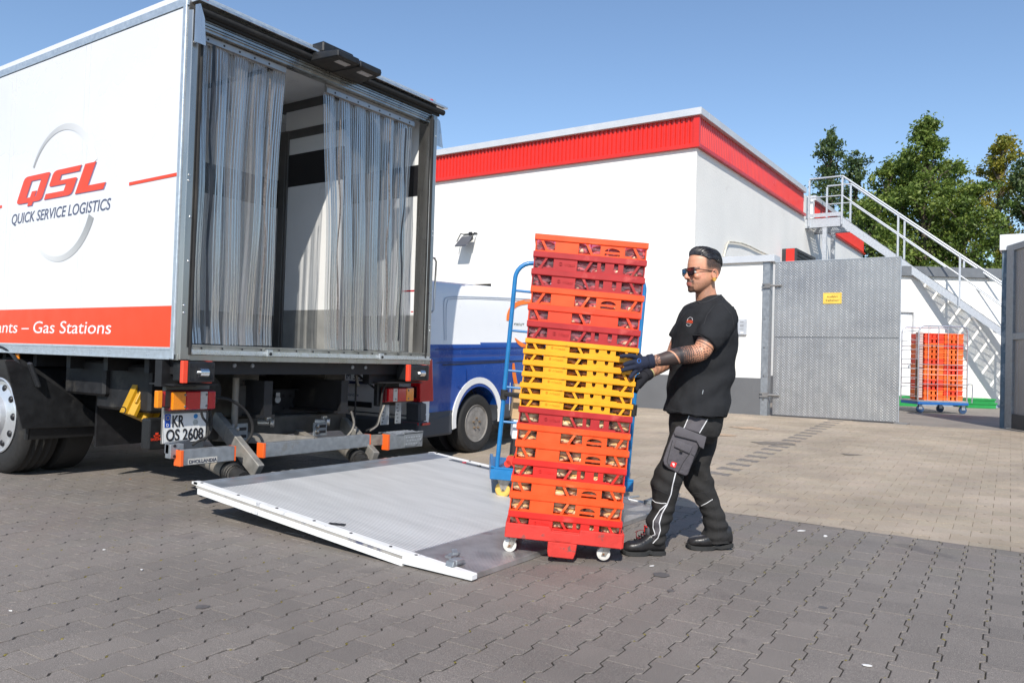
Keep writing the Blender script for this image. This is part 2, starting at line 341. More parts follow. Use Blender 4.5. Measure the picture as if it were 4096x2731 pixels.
# litter, oil patches, moss
WASTE = M('waste_paper', (0.75, 0.74, 0.72), 0.7, var=0.05)
def flake(px, py, s, lab, mat=WASTE, name='litter', cat='litter', z=0.0):
    p = onz(px, py, z + 0.003); mb = MB(); k = 7; r = random.Random(px)
    pts = [(math.cos(i / k * 6.28) * s * r.uniform(.5, 1.1), math.sin(i / k * 6.28) * s * 0.5 * r.uniform(.4, 1)) for i in range(k)]
    a = r.uniform(0, 3); ux = Vector((math.cos(a), math.sin(a), 0)); uy = Vector((-math.sin(a), math.cos(a), 0))
    mb.prism(pts, p, ux, uy, 0.003); mb.build(name, mat, label=lab, cat=cat)
flake(567, 2278, .015, 'small torn white scrap of paper lying on dark paving left of the lift platform')
flake(42, 2442, .010, 'tiny white crumb of litter on the paving stones at the far lower left')
flake(416, 2198, .011, 'little pale scrap of litter on paving between the rear wheel and the bottom left corner')
flake(520, 1916, .02, 'small orange-brown dried leaf on dark paving beside the truck shadow', M('dry_leaf', (0.45, 0.2, 0.08), 0.7), 'leaf', 'leaf')
flake(3468, 2660, .02, 'small white paper scrap on dark paving at the lower right')
flake(3205, 2122, .035, 'smeared white flake on dark paving just before the beige paving begins')
flake(3300, 2143, .035, 'second smeared white flake, right of its neighbour at the beige paving edge')
flake(2610, 2262, .02, 'white speck of litter on dark paving in front of the work boots')
for px, py, s, lab in ((2645, 2297, .05, 'dark round oil stain on paving below the man with the crates'), (2683, 2361, .022, 'small black gum spot on paving below the larger oil stain'), (3293, 2428, .022, 'small black gum spot on dark paving at the lower right'), (810, 2425, .03, 'faint dark oil spot among stones at the lower left')):
    p = onz(px, py, 0.0020); mb = MB(); pts = [(math.cos(i / 14 * 6.28) * s * random.uniform(.8, 1.1), math.sin(i / 14 * 6.28) * s * random.uniform(.8, 1.1)) for i in range(14)]
    mb.prism(pts, p, (1, 0, 0), (0, 1, 0), 0.0006); o = mb.build('oil_spot', M('oil', (0.11, 0.104, 0.102), 0.6, var=.2, scale=80), label=lab, cat='stain')
# stains on the beige yard
for i, (px, py, s, col, lab) in enumerate(((3080, 1773, .34, (0.17, .145, .12), 'large brown wet stain on beige paving beside the dark stone line'), (3000, 1712, .3, (0.42, .30, .20), 'faint orange stain on beige paving near the low wall'), (2905, 1740, .2, (0.42, .30, .20), 'smaller faint orange stain on the beige paving behind the man'), (3405, 1818, .12, (0.2, .17, .14), 'small dark stain on beige paving in front of the gate'))):
    k = 1.0
    for _ in range(20):
        p = K(onz(px, py), k); k = 1 - zg(p.x) / 1.1
    p.z = zg(p.x) + 0.004; mb = MB(); pts = [(math.cos(i / 16 * 6.28) * s * random.uniform(.5, 1.15), math.sin(i / 16 * 6.28) * s * .55 * random.uniform(.5, 1.2)) for i in range(16)]
    mb.prism(pts, p, Vector((.2, -1, 0)).normalized(), Vector((1, .2, .0355)).normalized(), 0.0006); mb.build('stain', M('stain%d' % i, col, 0.7, var=0.25, scale=12), label=lab, cat='stain')
# ================================================================== DELIVERY TRUCK
XL, XR, YR, YF = 3.09, 5.69, 4.83, 12.6
truck = thing('delivery_truck', 'white refrigerated box truck with open rear, strip curtains and lowered tail lift', 'truck', loc=(4.4, 8.5, 0))
bx = MB(); bx.box(XL, YR + .05, 1.11, XL + .06, YF, 3.43); side = bx.build('side_panel', WHITE, truck, bevel=.003)
bx = MB(); bx.box(XR - .06, YR + .05, 1.11, XR, YF, 3.43); bx.build('side_panel', WHITE, truck, bevel=.003)
bx = MB(); bx.box(XL, YR + .1, 3.46, XR, YF, 3.53); bx.build('roof', WHITE, truck)
bx = MB(); bx.box(XL, YF - .06, 1.11, XR, YF, 3.46); bx.build('front_wall', WHITE, truck)
FLOORM = M('box_floor', (0.22, 0.22, 0.22), 0.5, var=0.2, bump=.1)
bx = MB(); bx.box(XL + .02, YR + .07, 1.05, XR - .02, YF - .05, 1.135); bx.build('floor', FLOORM, truck)
# seams and graphics on the side
for y in (6.154, 6.085, 7.36, 7.29, 8.6, 8.53, 9.8, 9.73):
    bx = MB(); bx.box(XL - .0012, y - .0015, 1.115, XL, y + .0015, 3.43); bx.build('seam', M('seam_grey', (0.6, 0.6, 0.62), 0.4), truck)
bx = MB(); bx.box(XL - .0025, YR + .052, 1.118, XL - .001, YF - .1, 1.397); band = bx.build('orange_band', ORANGE, truck)
UX, UZ = Vector((0, -1, 0)), Vector((0, 0, 1)); XS = XL - .0035
textmesh('band_lettering', 'Restaurants \u2013 Gas Stations', .14, PAPER, (XS, 8.18, 1.203), UX, UZ, band, shear=.16, th=.0012, fit=(2.54, .100))
def sidepoly(name, polys, mat, par=side, x=XL, t=.0025):
    m_ = MB()
    for p in polys: m_.prism([(-a, b) for a, b in p], (x - .001, 0, 0), UX, UZ, t)
    return m_.build(name, mat, par)
bx = MB(); bx.prism([(-5.476, 2.268), (-4.881, 2.275), (-4.881, 2.298), (-5.476, 2.291)], (XL - .001, 0, 0), UX, UZ, .0025); bx.build('orange_line', ORANGE, truck)
bx = MB(); bx.prism([(-12, 2.275), (-7.46, 2.275), (-7.46, 2.298), (-12, 2.298)], (XL - .001, 0, 0), UX, UZ, .0025); bx.build('orange_line', ORANGE, truck)
def rpoly(pts, r=.02, n=4):   # rounded corners
    out = []; k = len(pts)
    for i in range(k):
        a, b, c = Vector(pts[i - 1]), Vector(pts[i]), Vector(pts[(i + 1) % k]); rr = pts[i][2] if len(pts[i]) > 2 else 0
        a, b, c = a.xy, b.xy, c.xy
        if rr <= 0: out.append(tuple(b)); continue
        rr = min(rr, (a - b).length * .45, (c - b).length * .45)
        p, q = b + (a - b).normalized() * rr, b + (c - b).normalized() * rr
        for j in range(n + 1):
            t = j / n; out.append(tuple(p * (1 - t) ** 2 + b * 2 * t * (1 - t) + q * t * t))
    return out
def SH(p): return [(q[0] + 0.32 * q[1],) + tuple(q[1:]) for q in p]
Hh = .218
def letters(ox, oz, sx, sz):
    res = []
    def put(pts): res.append([(-(ox + a * sx), oz + b * sz) for a, b in [(u + .32 * v, v) for u, v in rpoly(pts)]])
    # Q as outer stroke pieces, S, L (unit height 1, slanted block letters)
    put([(0, .30, 0), (0, 1.0, .25), (.36, 1.0, 0), (.36, .80, 0), (.34, .80, 0), (.34, .0, 0), (.12, 0, .15), (0, 0, .25)] if 0 else [(0, 0, .22), (0, 1, .22), (.34, 1, 0), (.34, 0, 0)])
    put([(.34, .80, 0), (.34, 1, 0), (1.0, 1, .25), (1.0, .8, 0)]); put([(.72, .8, 0), (1.0, .8, 0), (1.0, 0, .22), (.72, 0, 0)])
    put([(.34, 0, 0), (.34, .19, 0), (.50, .19, 0), (.50, 0, 0)]); put([(.68, 0, 0), (.68, .19, 0), (.72, .19, 0), (.72, 0, 0)]); put([(.50, -.13, 0), (.50, .40, 0), (.68, .40, 0), (.68, -.13, 0)])
    o = 1.13
    put([(o + .0, .44, .10), (o, 1, .25), (o + .34, 1, 0), (o + .34, .44, 0)]); put([(o + .34, .80, 0), (o + .34, 1, 0), (o + .98, 1, 0), (o + .98, .80, 0)])
    put([(o + .34, .44, 0), (o + .34, .60, 0), (o + .98, .60, .12), (o + .98, .44, 0)]); put([(o + .64, .0, 0), (o + .64, .44, 0), (o + .98, .44, 0), (o + .98, 0, .22)])
    put([(o - .02, 0, 0), (o - .02, .2, 0), (o + .64, .2, 0), (o + .64, 0, 0)])
    o = 2.24
    put([(o, 0, 0), (o, 1, 0), (o + .36, 1, 0), (o + .36, 0, 0)]); put([(o + .36, 0, 0), (o + .36, .22, 0), (o + .95, .22, 0), (o + .95, 0, 0)])
    return res
def logo(mat, dx, dz, t):
    m_ = MB()
    for p in letters(-7.195 + dx, 2.278 + dz, .43, .218): m_.prism([(-a, b) for a, b in p], (XL - .0008, 0, 0), UX, UZ, t)
    return m_.build('logo_letters', mat, side)
logo(M('logo_shadow', (0.22, 0.2, 0.35), .4), .010, -.006, .0015); logo(ORANGE, 0, 0, .004)
textmesh('logo_lettering', 'QUICK SERVICE LOGISTICS', .1, SLATE, (XS + .0022, 7.275, 2.118), UX, UZ, side, shear=.22, th=.0012, fit=(1.55, .088), bold=.0012)
# swoosh arcs (grey, fading print)
SW = bpy.data.materials.new('swoosh_grey'); SW.use_nodes = True; _n = SW.node_tree.nodes; _at = _n.new('ShaderNodeAttribute'); _at.attribute_name = 'tone'
SW.node_tree.links.new(_at.outputs['Color'], _n['Principled BSDF'].inputs['Base Color']); _n['Principled BSDF'].inputs['Roughness'].default_value = .3
def swoosh(a0, a1, w0, w1, c0, c1, n=40):
    cy_, cz_, ry, rz = 6.44, 2.31, .555, .545; v = []; f = []; c = []
    for i in range(n + 1):
        t = i / n; a = math.radians(a0 + (a1 - a0) * t); wd = w0 + (w1 - w0) * t; tone = c0 + (c1 - c0) * t
        for s_ in (1, -1):
            rr = 1 + (0 if s_ > 0 else -wd); y = cy_ - math.cos(a) * ry * rr; z = cz_ + math.sin(a) * rz * rr
            v += [(XL - .003, y, z)]; c += [tone]
    f = [(2 * i, 2 * i + 1, 2 * i + 3, 2 * i + 2) for i in range(n)]
    inv = W[side.name].inverted(); me = bpy.data.meshes.new('logo_swoosh'); me.from_pydata([tuple(inv @ Vector(p)) for p in v], [], f); me.materials.append(SW)
    cc = np.ones((len(v), 4)); cc[:, :3] = np.array(c)[:, None]; set_tone(me, cc); link('logo_swoosh', me, side)
swoosh(152, 22, .045, .14, .36, .80); swoosh(-26, -150, .15, .02, .30, .80)
# aluminium rails and corner profiles
def rivets(mb, pts, r, ax):
    for p in pts: mb.lathe([(r, 0), (r * .8, r * .45), (r * .2, r * .6)], p, ax, 8)
bx = MB(); bx.box(XL - .008, YR + .05, 1.035, XL + .05, YF, 1.110); bx.box(XL - .014, YR + .05, 1.035, XL - .008, YF, 1.048); bx.box(XL - .011, YR + .05, 1.098, XL - .008, YF, 1.106)
bx.build('lower_rail', M('rail_aluminium', (.50, .56, .62), .4, .5, var=.1, scale=30, bump=.15, bscale=180), truck)
bx = MB(); rivets(bx, [(XL - .008, YR + .3 + i * .25 + j, z) for i in range(28) for j, z in ((0, 1.085), (.025, 1.085), (0, 1.06), (.025, 1.06))], .005, (-1, 0, 0)); bx.build('rivets', ALU, truck, kind='stuff')
bx = MB(); bx.prism([(0, 3.43), (0, 3.485), (.03, 3.515), (.09, 3.535), (.09, 3.43)], (XL - .008, YF, 0), (1, 0, 0), (0, 0, 1), YF - YR - .0); bx.build('roof_rail', M('rail_aluminium', ()), truck)
bx = MB(); bx.box(XR - .08, YR + .05, 3.43, XR + .008, YF, 3.535); bx.box(XR - .05, YR + .05, 1.035, XR + .008, YF, 1.11); bx.build('far_rail', M('rail_aluminium', ()), truck)
bx = MB(); bx.box(XL - .012, YR + .012, 1.035, XL + .05, YR + .052, 3.47); bx.build('corner_profile', M('rail_aluminium', ()), truck, bevel=.004)
bx = MB(); bx.box(XR - .05, YR + .012, 1.035, XR + .012, YR + .052, 3.47); bx.build('corner_profile', M('rail_aluminium', ()), truck, bevel=.004)
for s_, x0 in ((1, XL), (-1, XR)):
    bx = MB(); bx.prism([(0, 0), (0, .055), (.085, .055), (.085, .12), (.10, .12), (.10, -.012), (.09, -.03), (.012, -.03)], (x0, YR, 1.035), (s_, 0, 0), (0, 1, 0), (3.40 - 1.035) * s_)
    p_ = bx.build('corner_post', STEEL, truck, bevel=.004)
    bx = MB(); bx.box(*sorted((x0 + s_ * .062, x0 + s_ * .066))[:1], YR - .034, 1.12, sorted((x0 + s_ * .062, x0 + s_ * .072))[1], YR - .026, 3.33)
    bx.tube([(x0 + s_ * .085, YR - .03, 1.07), (x0 + s_ * .083, YR - .04, 2.2), (x0 + s_ * .088, YR - .03, 3.36)], .011, 8); bx.tube([(x0 + s_ * .10, YR - .015, 1.07), (x0 + s_ * .10, YR - .02, 3.36)], .008, 6)
    bx.build('rubber_seal', RUBBER, truck, smooth=True)
    bx = MB(); rivets(bx, [(x0 + s_ * .03, YR - .03, z) for z in (1.35, 1.40, 2.28, 2.24, 3.18)] + [(x0 + s_ * .05, YR - .03, z) for z in (2.0, 1.7)], .009, (0, -1, 0)); bx.build('rivets', ALUB, p_, kind='stuff')
# header above the opening
bx = MB(); bx.box(XL + .003, YR + .0, 3.38, XR - .003, YR + .10, 3.465); bx.build('header', M('header_steel', (.33, .31, .29), .35, .85, var=.15, scale=10), truck)
bx = MB()
for k, (z0, z1, y) in enumerate(((3.335, 3.352, -.012), (3.356, 3.366, -.02), (3.32, 3.33, -.006), (3.372, 3.383, -.025))): bx.box(XL + .09, YR + y, z0, XR - .09, YR + .06, z1)
bx.box(XL + .09, YR + .005, 3.30, XR - .09, YR + .08, 3.39); bx.build('header_track', STEEL, truck)
bx = MB(); bx.tube([(XL + .03, YR - .045, 3.405), (XR + .05, YR - .045, 3.42)], .026, 12); bx.tube([(XL + .05, YR - .03, 3.375), (XR, YR - .03, 3.385)], .013, 8); bx.build('header_seal', RUBBER, truck, smooth=True)
bx = MB(); bx.prism([(0, 0), (.0, .018), (.075, .03), (.105, .03), (.105, 0)], (XL + .02, YR - .085, 3.455), (0, 1, 0), (0, 0, 1), XR - XL + .05); bx.box(XL + .02, YR - .088, 3.452, XR + .07, YR - .07, 3.462); bx.build('rain_gutter', ALUB, truck, bevel=.002)
bx = MB(); bx.prism([(0, 0), (0, .058), (.02, .07), (.12, .07), (.12, 0)], (XL + .03, YR + .0, 3.475), (0, 1, 0), (0, 0, 1), XR - XL - .03); bx.build('roof_fascia', M('rail_aluminium', ()), truck, bevel=.004)
for x in (XL + .115, XR - .09):
    bx = MB(); bx.ell((x, YR - .012, 3.50), (.022, .02, .018), 10, 8); bx.build('marker_lamp', LRED, truck, smooth=True)
bx = MB(); bx.prism([(0, 0), (0, .25), (.035, .27), (.07, .18), (.085, 0)], (XL + .0, YR - .075, 3.165), (1, 0, 0), (0, 0, 1), .004); bx.build('guide_plate', ALUB, truck)
bx = MB(); bx.prism([(0, 0), (0, .22), (.05, .26), (.08, .24), (.135, 0)], (XR + .012, YR + .03, 3.12), (1, 0, 0), (0, 0, 1), .004); bx.build('guide_plate', ALUB, truck)
# grab handle on the right post
bx = MB(); bx.tube([(XR - .01, YR + .03, 1.53), (XR + .06, YR + .03, 1.53), (XR + .085, YR + .03, 1.555), (XR + .105, YR + .03, 2.015), (XR + .08, YR + .03, 2.045), (XR, YR + .03, 2.045)], .010, 8); bx.build('grab_handle', STEEL, truck, smooth=True)
# sill
bx = MB(); bx.box(XL + .09, YR - .03, 1.108, XR - .03, YR + .09, 1.136); bx.box(XL + .09, YR - .035, 1.128, XR - .03, YR - .03, 1.140); sill = bx.build('sill', M('sill_steel', (.38, .37, .34), .35, .8, var=.3, scale=12), truck, bevel=.002)
bx = MB(); bx.prism([(0, 0), (-.02, .002), (-.02, .018), (0, .02), (0, .036), (.03, .036), (.03, 0)], (XL + .09, YR - .035, 1.072), (0, 1, 0), (0, 0, 1), XR - XL - .12); bx.build('sill_trim', ALUB, truck)
bx = MB(); bx.box(XL, YR - .02, 1.03, XR, YR + .05, 1.072); bx.build('rear_beam', STEEL, truck, bevel=.003)
bx = MB(); rivets(bx, [(XL + .17 + i * .165, YR - .035, 1.118) for i in range(15)], .007, (0, -1, 0)); bx.build('sill_screws', INK, sill)
for x in (ony(1060, 1412, YR).x, ony(1508, 1425, YR).x):
    bx = MB(); bx.box(x - .028, YR - .06, 1.07, x + .028, YR - .03, 1.122); l_ = bx.build('lock_block', ALUB, truck, bevel=.004)
    bx = MB(); bx.cyl((x + .004, YR - .064, 1.09), (x + .004, YR - .05, 1.09), .012, 12); bx.build('bolt', CHASSIS, l_)
# interior
IW = M('interior_white', (0.76, 0.76, 0.75), 0.35, var=.03, scale=3, dirt=(.62, .62, .62), dscale=4, dth=.66)
IB = M('interior_black', (0.012, 0.012, 0.014), 0.4); IG = M('interior_grey', (0.26, 0.26, 0.25), 0.5, var=.15, scale=8); FRM = M('door_frame_grey', (.13, .125, .12), .4, .6, var=.15)
def inwall(name, x0, y0, x1, y1, par=truck):
    for nm, a, b, mm, e in (('lining', 1.136, 3.44, IW, 0), ('black_band', 2.62, 2.915, IB, .002), ('kick_panel', 1.137, 1.49, IG, .002)):
        bx = MB(); bx.box(x0 - (e if x0 != XL + .06 else 0), y0 - e, a, x1 + e, y1 - e if e else y1, b); bx.build(nm if nm != 'lining' else name, mm, par)
inwall('inner_wall', XL + .06, YR + .1, XL + .085, YF - .06); inwall('inner_wall', XR - .085, YR + .1, XR - .061, YF - .06)
inwall('partition_wall', 4.775, 5.10, 4.80, 5.86)
inwall('bulkhead', XL + .1, 6.75, XR - .1, 6.78)
bx = MB(); bx.box(XL + .06, YR + .1, 3.42, XR - .06, YF - .06, 3.458); bx.build('ceiling', IW, truck)
bx = MB(); bx.box(4.76, 5.80, 1.14, 4.81, 5.90, 3.14); bx.box(4.765, 5.90, 1.14, 4.80, 5.93, 3.14); bx.box(4.755, 5.83, 1.14, 4.76, 5.85, 3.14); bx.build('door_frame', FRM, truck, bevel=.004)
bx = MB(); bx.box(4.765, 5.0, 3.06, 4.815, 5.80, 3.14); bx.build('door_frame_head', FRM, truck, bevel=.004)
bx = MB(); bx.box(4.768, 5.0, 3.32, 4.81, 5.93, 3.40); bx.build('ceiling_rail', FRM, truck)
bx = MB(); bx.box(4.1, 4.95, 3.40, 4.14, 6.7, 3.42); bx.build('ceiling_rail', CHASSIS, truck)
lb = MB(); lb.box(5.40, YR + .30, 1.50, 5.602, YR + .305, 1.74)
bx = MB(); bx.box(XR - .088, 4.95, 1.50, XR - .086, 5.16, 1.74); n_ = bx.build('notice', PAPER, truck)
bx = MB(); bx.box(XR - .0895, 4.95, 1.715, XR - .088, 5.16, 1.73); bx.build('notice_print', LRED, n_); bx = MB(); bx.box(XR - .0895, 4.96, 1.52, XR - .088, 4.99, 1.53); bx.build('notice_print', LRED, n_)
# strip curtains
PVC = bpy.data.materials.new('clear_pvc'); PVC.use_nodes = True; _n = PVC.node_tree.nodes; _l = PVC.node_tree.links; _n.clear()
_o = _n.new('ShaderNodeOutputMaterial'); _tr = _n.new('ShaderNodeBsdfTransparent'); _tr.inputs[0].default_value = (.86, .87, .88, 1)
_gl = _n.new('ShaderNodeBsdfGlossy'); _gl.inputs['Roughness'].default_value = .22; _gl.inputs[0].default_value = (.66, .63, .60, 1)
_df = _n.new('ShaderNodeBsdfDiffuse'); _df.inputs[0].default_value = (.44, .43, .43, 1); _tl = _n.new('ShaderNodeBsdfTranslucent'); _tl.inputs[0].default_value = (.55, .6, .7, 1)
_fr = _n.new('ShaderNodeFresnel'); _fr.inputs[0].default_value = 1.5
_tc = _n.new('ShaderNodeTexCoord'); _mp = _n.new('ShaderNodeMapping'); _mp.inputs["Scale"].default_value = (26, 26, .35); _nz = _n.new('ShaderNodeTexNoise'); _nz.inputs['Scale'].default_value = 1; _nz.inputs['Detail'].default_value = 5
_l.new(_tc.outputs['Object'], _mp.inputs[0]); _l.new(_mp.outputs[0], _nz.inputs[0])
_r = _n.new('ShaderNodeMapRange'); _r.inputs[1].default_value = .35; _r.inputs[2].default_value = .7; _r.inputs[3].default_value = .16; _r.inputs[4].default_value = .56; _l.new(_nz.outputs[0], _r.inputs[0])
_m0 = _n.new('ShaderNodeMixShader'); _m0.inputs[0].default_value = .45; _l.new(_df.outputs[0], _m0.inputs[1]); _l.new(_tl.outputs[0], _m0.inputs[2])
_m1 = _n.new('ShaderNodeMixShader'); _l.new(_r.outputs[0], _m1.inputs[0]); _l.new(_tr.outputs[0], _m1.inputs[1]); _l.new(_m0.outputs[0], _m1.inputs[2])
_m2 = _n.new('ShaderNodeMixShader'); _l.new(_fr.outputs[0], _m2.inputs[0]); _l.new(_m1.outputs[0], _m2.inputs[1]); _l.new(_gl.outputs[0], _m2.inputs[2]); _l.new(_m2.outputs[0], _o.inputs[0])
TAPE = M('curtain_edge_tape', (.025, .028, .035), .5, var=.3, scale=20)
TAPE2 = M('worn_edge_tape', (.20, .17, .15), .6, var=.5, scale=60)
def curtain(x0t, x1t, x0b, x1b, n, zt, zb, tapes, seed, flare=0):
    r_ = random.Random(seed)
    bx = MB(); bx.prism([(0, -.02), (0, .02), (.008, .03), (.012, .05), (.03, .055), (.03, -.02)], (x0t, YR + .045, zt + .012), (0, 1, 0), (0, 0, 1), x1t - x0t); cu = bx.build('strip_curtain', M('curtain_rail', (.40, .40, .41), .4, .7, var=.1), truck)
    bx = MB(); rivets(bx, [(x0t + .09 + i * .13, YR + .045, zt + .01) for i in range(int((x1t - x0t) / .13))], .008, (0, -1, 0)); bx.build('rail_screws', INK, cu)
    wt = (x1t - x0t) / n; wb = (x1b - x0b) / n
    for i in range(n):
        xa, xb_ = x0t + (i + .5) * wt, x0b + (i + .5) * wb; ph = r_.uniform(0, 6); dep = .012 + .022 * (i % 2); sw = r_.uniform(-.01, .01); q = r_.uniform(.6, 1.3)
        hw = wt * .72; bulge = r_.uniform(.010, .028) * (1 if i % 2 else -1); zz = zb + r_.uniform(-.004, .01)
        def fn(u, v, xa=xa, xb_=xb_, ph=ph, dep=dep, sw=sw, hw=hw, bulge=bulge, q=q, zz=zz):
            z = zt - .005 + (zz - zt) * v; xc = xa + (xb_ - xa) * v ** .8 + sw * math.sin(v * 3.1) + .006 * math.sin(v * 9 * q + ph)
            s_ = (u - .5) * 2; rib = .0022 * math.sin(u * 2 * math.pi * 5.0)
            y = YR + .06 + dep + bulge * (1 - s_ * s_) * (.35 + .65 * min(1, v * 2.5)) + rib + .010 * math.sin(v * 5 * q + ph) * v + (.02 * max(0, v - .93) * 14 * -1 * flare)
            return (xc + s_ * hw * (.92 + .10 * v), y, z)
        s_ = MB(); s_.nonormals = True; s_.sheet(fn, 30, 34); s_.build('strip', PVC, cu, smooth=89)
    for (xt, xb_, za, zc, wdt, mat_, sd) in tapes:
        rr = random.Random(sd)
        def ft(u, v):
            z = za + (zc - za) * v; return (xt + (xb_ - xt) * v + .010 * math.sin(v * 13 + sd) + (u - .5) * wdt * (.55 + .45 * abs(math.sin(v * 7 + sd))), YR + .028 + .006 * math.sin(v * 20 + sd), z)
        s_ = MB(); s_.nonormals = True; s_.sheet(ft, 2, 40); s_.build('edge_tape', mat_, cu)
curtain(3.185, 3.955, 3.215, 3.885, 9, 3.258, 1.15, [(3.305, 3.335, 3.24, 1.27, .026, TAPE, 1), (3.80, 3.79, 3.15, 1.24, .018, TAPE2, 5)], 11, 1)
curtain(4.37, 5.44, 4.50, 5.42, 12, 3.235, 1.15, [(4.505, 4.555, 3.21, 1.22, .02, TAPE2, 2), (5.10, 5.13, 3.2, 1.22, .022, TAPE2, 3), (5.31, 5.30, 3.17, 1.24, .022, TAPE, 4)], 12, .4)
# loading lights on the header
for i, (px0, py0, px1, py1) in enumerate(((1353, 192, 1440, 240), (1443, 236, 1527, 284))):
    yy = YR - .30; a = ony(px0, py0, yy); b = ony(px1, py1, yy); z1 = (a.z + b.z) / 2; h_ = .052; xa, xb_ = a.x, b.x
    bx = MB(); bx.hexa([(xa, yy, z1 - h_), (xb_, yy, z1 - h_), (xb_ + .02, YR - .02, z1 - h_ - .015), (xa - .06, YR - .02, z1 - h_ - .015), (xa, yy, z1), (xb_, yy, z1), (xb_, YR - .02, z1 + .005), (xa - .06, YR - .02, z1 + .005)])
    h = bx.build('loading_lamp', BLACKP, truck, bevel=.008)
    bx = MB(); bx.box(xa + .06, yy + .05, z1 - h_ - .006, xb_ - .05, yy + .18, z1 - h_ + .002); bx.build('lamp_lens', LCLR, h)
    bx = MB(); bx.cyl((xa + .025, yy - .004, z1 - .03), (xa + .025, yy + .01, z1 - .03), .014, 12); bx.cyl((xb_ - .02, yy - .004, z1 - .03), (xb_ - .02, yy + .01, z1 - .03), .014, 12); bx.build('screw_boss', INK, h)
xa = ony(1292, 202, YR - .12).x
bx = MB(); bx.box(xa, YR - .12, 3.46, xa + .33, YR + .02, 3.545); bx.build('lamp_bracket', BLACKP, truck, bevel=.01)
# ---------------------------------------------------------------- under the box
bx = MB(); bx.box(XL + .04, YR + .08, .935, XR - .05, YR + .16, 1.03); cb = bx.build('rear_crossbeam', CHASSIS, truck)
bx = MB(); rivets(bx, [ony(px, py, YR + .08) + Vector((0, 0, 0)) for px, py in ((937, 1461), (1009, 1462), (1410, 1468), (1462, 1469))], .018, (0, -1, 0)); bx.build('beam_bolts', GALV, cb)
bx = MB(); [bx.box(x, YR + .16, .62, x + .08, YF, .88) for x in (3.95, 4.75)]; [bx.box(x - .03, YR + .16, .60, x + .11, YF, .62) for x in (3.95, 4.75)]; bx.build('chassis_rail', CHASSIS, truck)
bx = MB(); [bx.box(XL + .1, y, .93, XR - .1, y + .06, 1.04) for y in np.arange(5.3, 12.4, .55)]; bx.build('floor_bearer', CHASSIS, truck)
for s_, (pa, pb) in ((1, ((726, 1442), (860, 1536))), (-1, ((1630, 1459), (1717, 1523)))):
    a, b = ony(*pa, YR - .10), ony(*pb, YR - .10); x0, x1, z1, z0 = a.x, b.x, 1.027, .885
    bx = MB(); bx.box(x0 + .05, YR - .10, z0, x1, YR + .08, z1); bu = bx.build('dock_buffer', BLACKP, truck, bevel=.014, seg=2)
    bx = MB(); bx.box(x0 + .012, YR - .100, z0 - .004, x0 + .052, YR - .068, z1 + .003); bx.build('orange_plate', ORGR, bu, bevel=.004); bx = MB(); bx.box(x1 - .03, YR - .06, z0 - .006, x1 + .006, YR + .08, z1 + .002); bx.build('orange_plate', ORGR, bu, bevel=.004)
    xc, zc = (x0 + x1) / 2 + .03, (z0 + z1) / 2 - .003
    bx = MB(); bx.box(xc - .04, YR - .104, zc - .045, xc + .04, YR - .096, zc + .045)
    for dx in (-.08, .07):
        for dz in (-.042, .042): bx.cyl((xc + dx, YR - .104, zc + dz), (xc + dx, YR - .09, zc + dz), .009, 10)
    bx.build('recess', INK, bu)
    bx = MB(); bx.cyl((xc - .032, YR - .105, zc), (xc + .032, YR - .105, zc), .030, 20); bx.cyl((xc - .05, YR - .10, zc), (xc + .045, YR - .10, zc), .012, 10); bx.build('roller', CHROME, bu, smooth=True)
    bx = MB(); bx.box(x0 + .02 if s_ > 0 else x0 - .2, YR + .0, .86, x1 + .02 if s_ < 0 else x1 + .1, YR + .3, .87); bx.box(x0 - .0 if s_ > 0 else x0 - .25, YR + .12, .85, x1, YR + .2, 1.03); bx.build('buffer_bracket', CHASSIS, truck)
# tail lamps
def lamp(x0, x1, z0, z1, y, segs, flip):
    bx = MB(); bx.box(x0 - .008, y, z0 - .01, x1 + .008, y + .07, z1 + .01); t_ = bx.build('tail_lamp', M('lamp_body', (.12, .012, .015), .4), truck, bevel=.012, seg=2)
    x = x0
    for wd, mt, nm in (segs if not flip else segs[::-1]):
        bx = MB(); xe = x + (x1 - x0) * wd; bx.box(x, y - .022, z0, xe, y + .004, z1); bx.build(nm, mt, t_, bevel=.006, seg=2); x = xe
    bx = MB(); rivets(bx, [(x0 + (x1 - x0) * f, y - .022, z) for f in (.28, .78) for z in (z0 + .022, z1 - .022)], .009, (0, -1, 0)); bx.build('lamp_screws', M('screw_grey', (.2, .18, .17), .4, .6), t_)
SEG = [(.30, LAMB, 'amber_lens'), (.34, LRED, 'red_lens'), (.17, LCLR, 'clear_lens'), (.19, LRED, 'red_lens')]
yl = YR + .12
a, b = ony(685, 1565, yl), ony(854, 1633, yl); lamp(a.x, b.x, b.z, a.z - .003, yl, SEG, False)
a, b = ony(1548, 1553, yl), ony(1648, 1602, yl); lamp(a.x, b.x, b.z, a.z, yl, SEG, True)
a, b = ony(624, 1562, yl), ony(643, 1631, yl)
bx = MB(); bx.box(a.x, yl - .02, b.z, b.x, yl + .02, a.z); sm = bx.build('side_marker', LAMB, truck, bevel=.005)
bx = MB(); bx.box(b.x + .004, yl, b.z + .01, b.x + .03, yl + .03, a.z - .005); bx.build('marker_lens', LRED, sm)
bx = MB(); bx.box(b.x + .03, yl + .0, b.z, ony(684, 1600, yl).x, yl + .05, a.z - .005); bx.build('lamp_bracket', BLACKP, truck, bevel=.006)
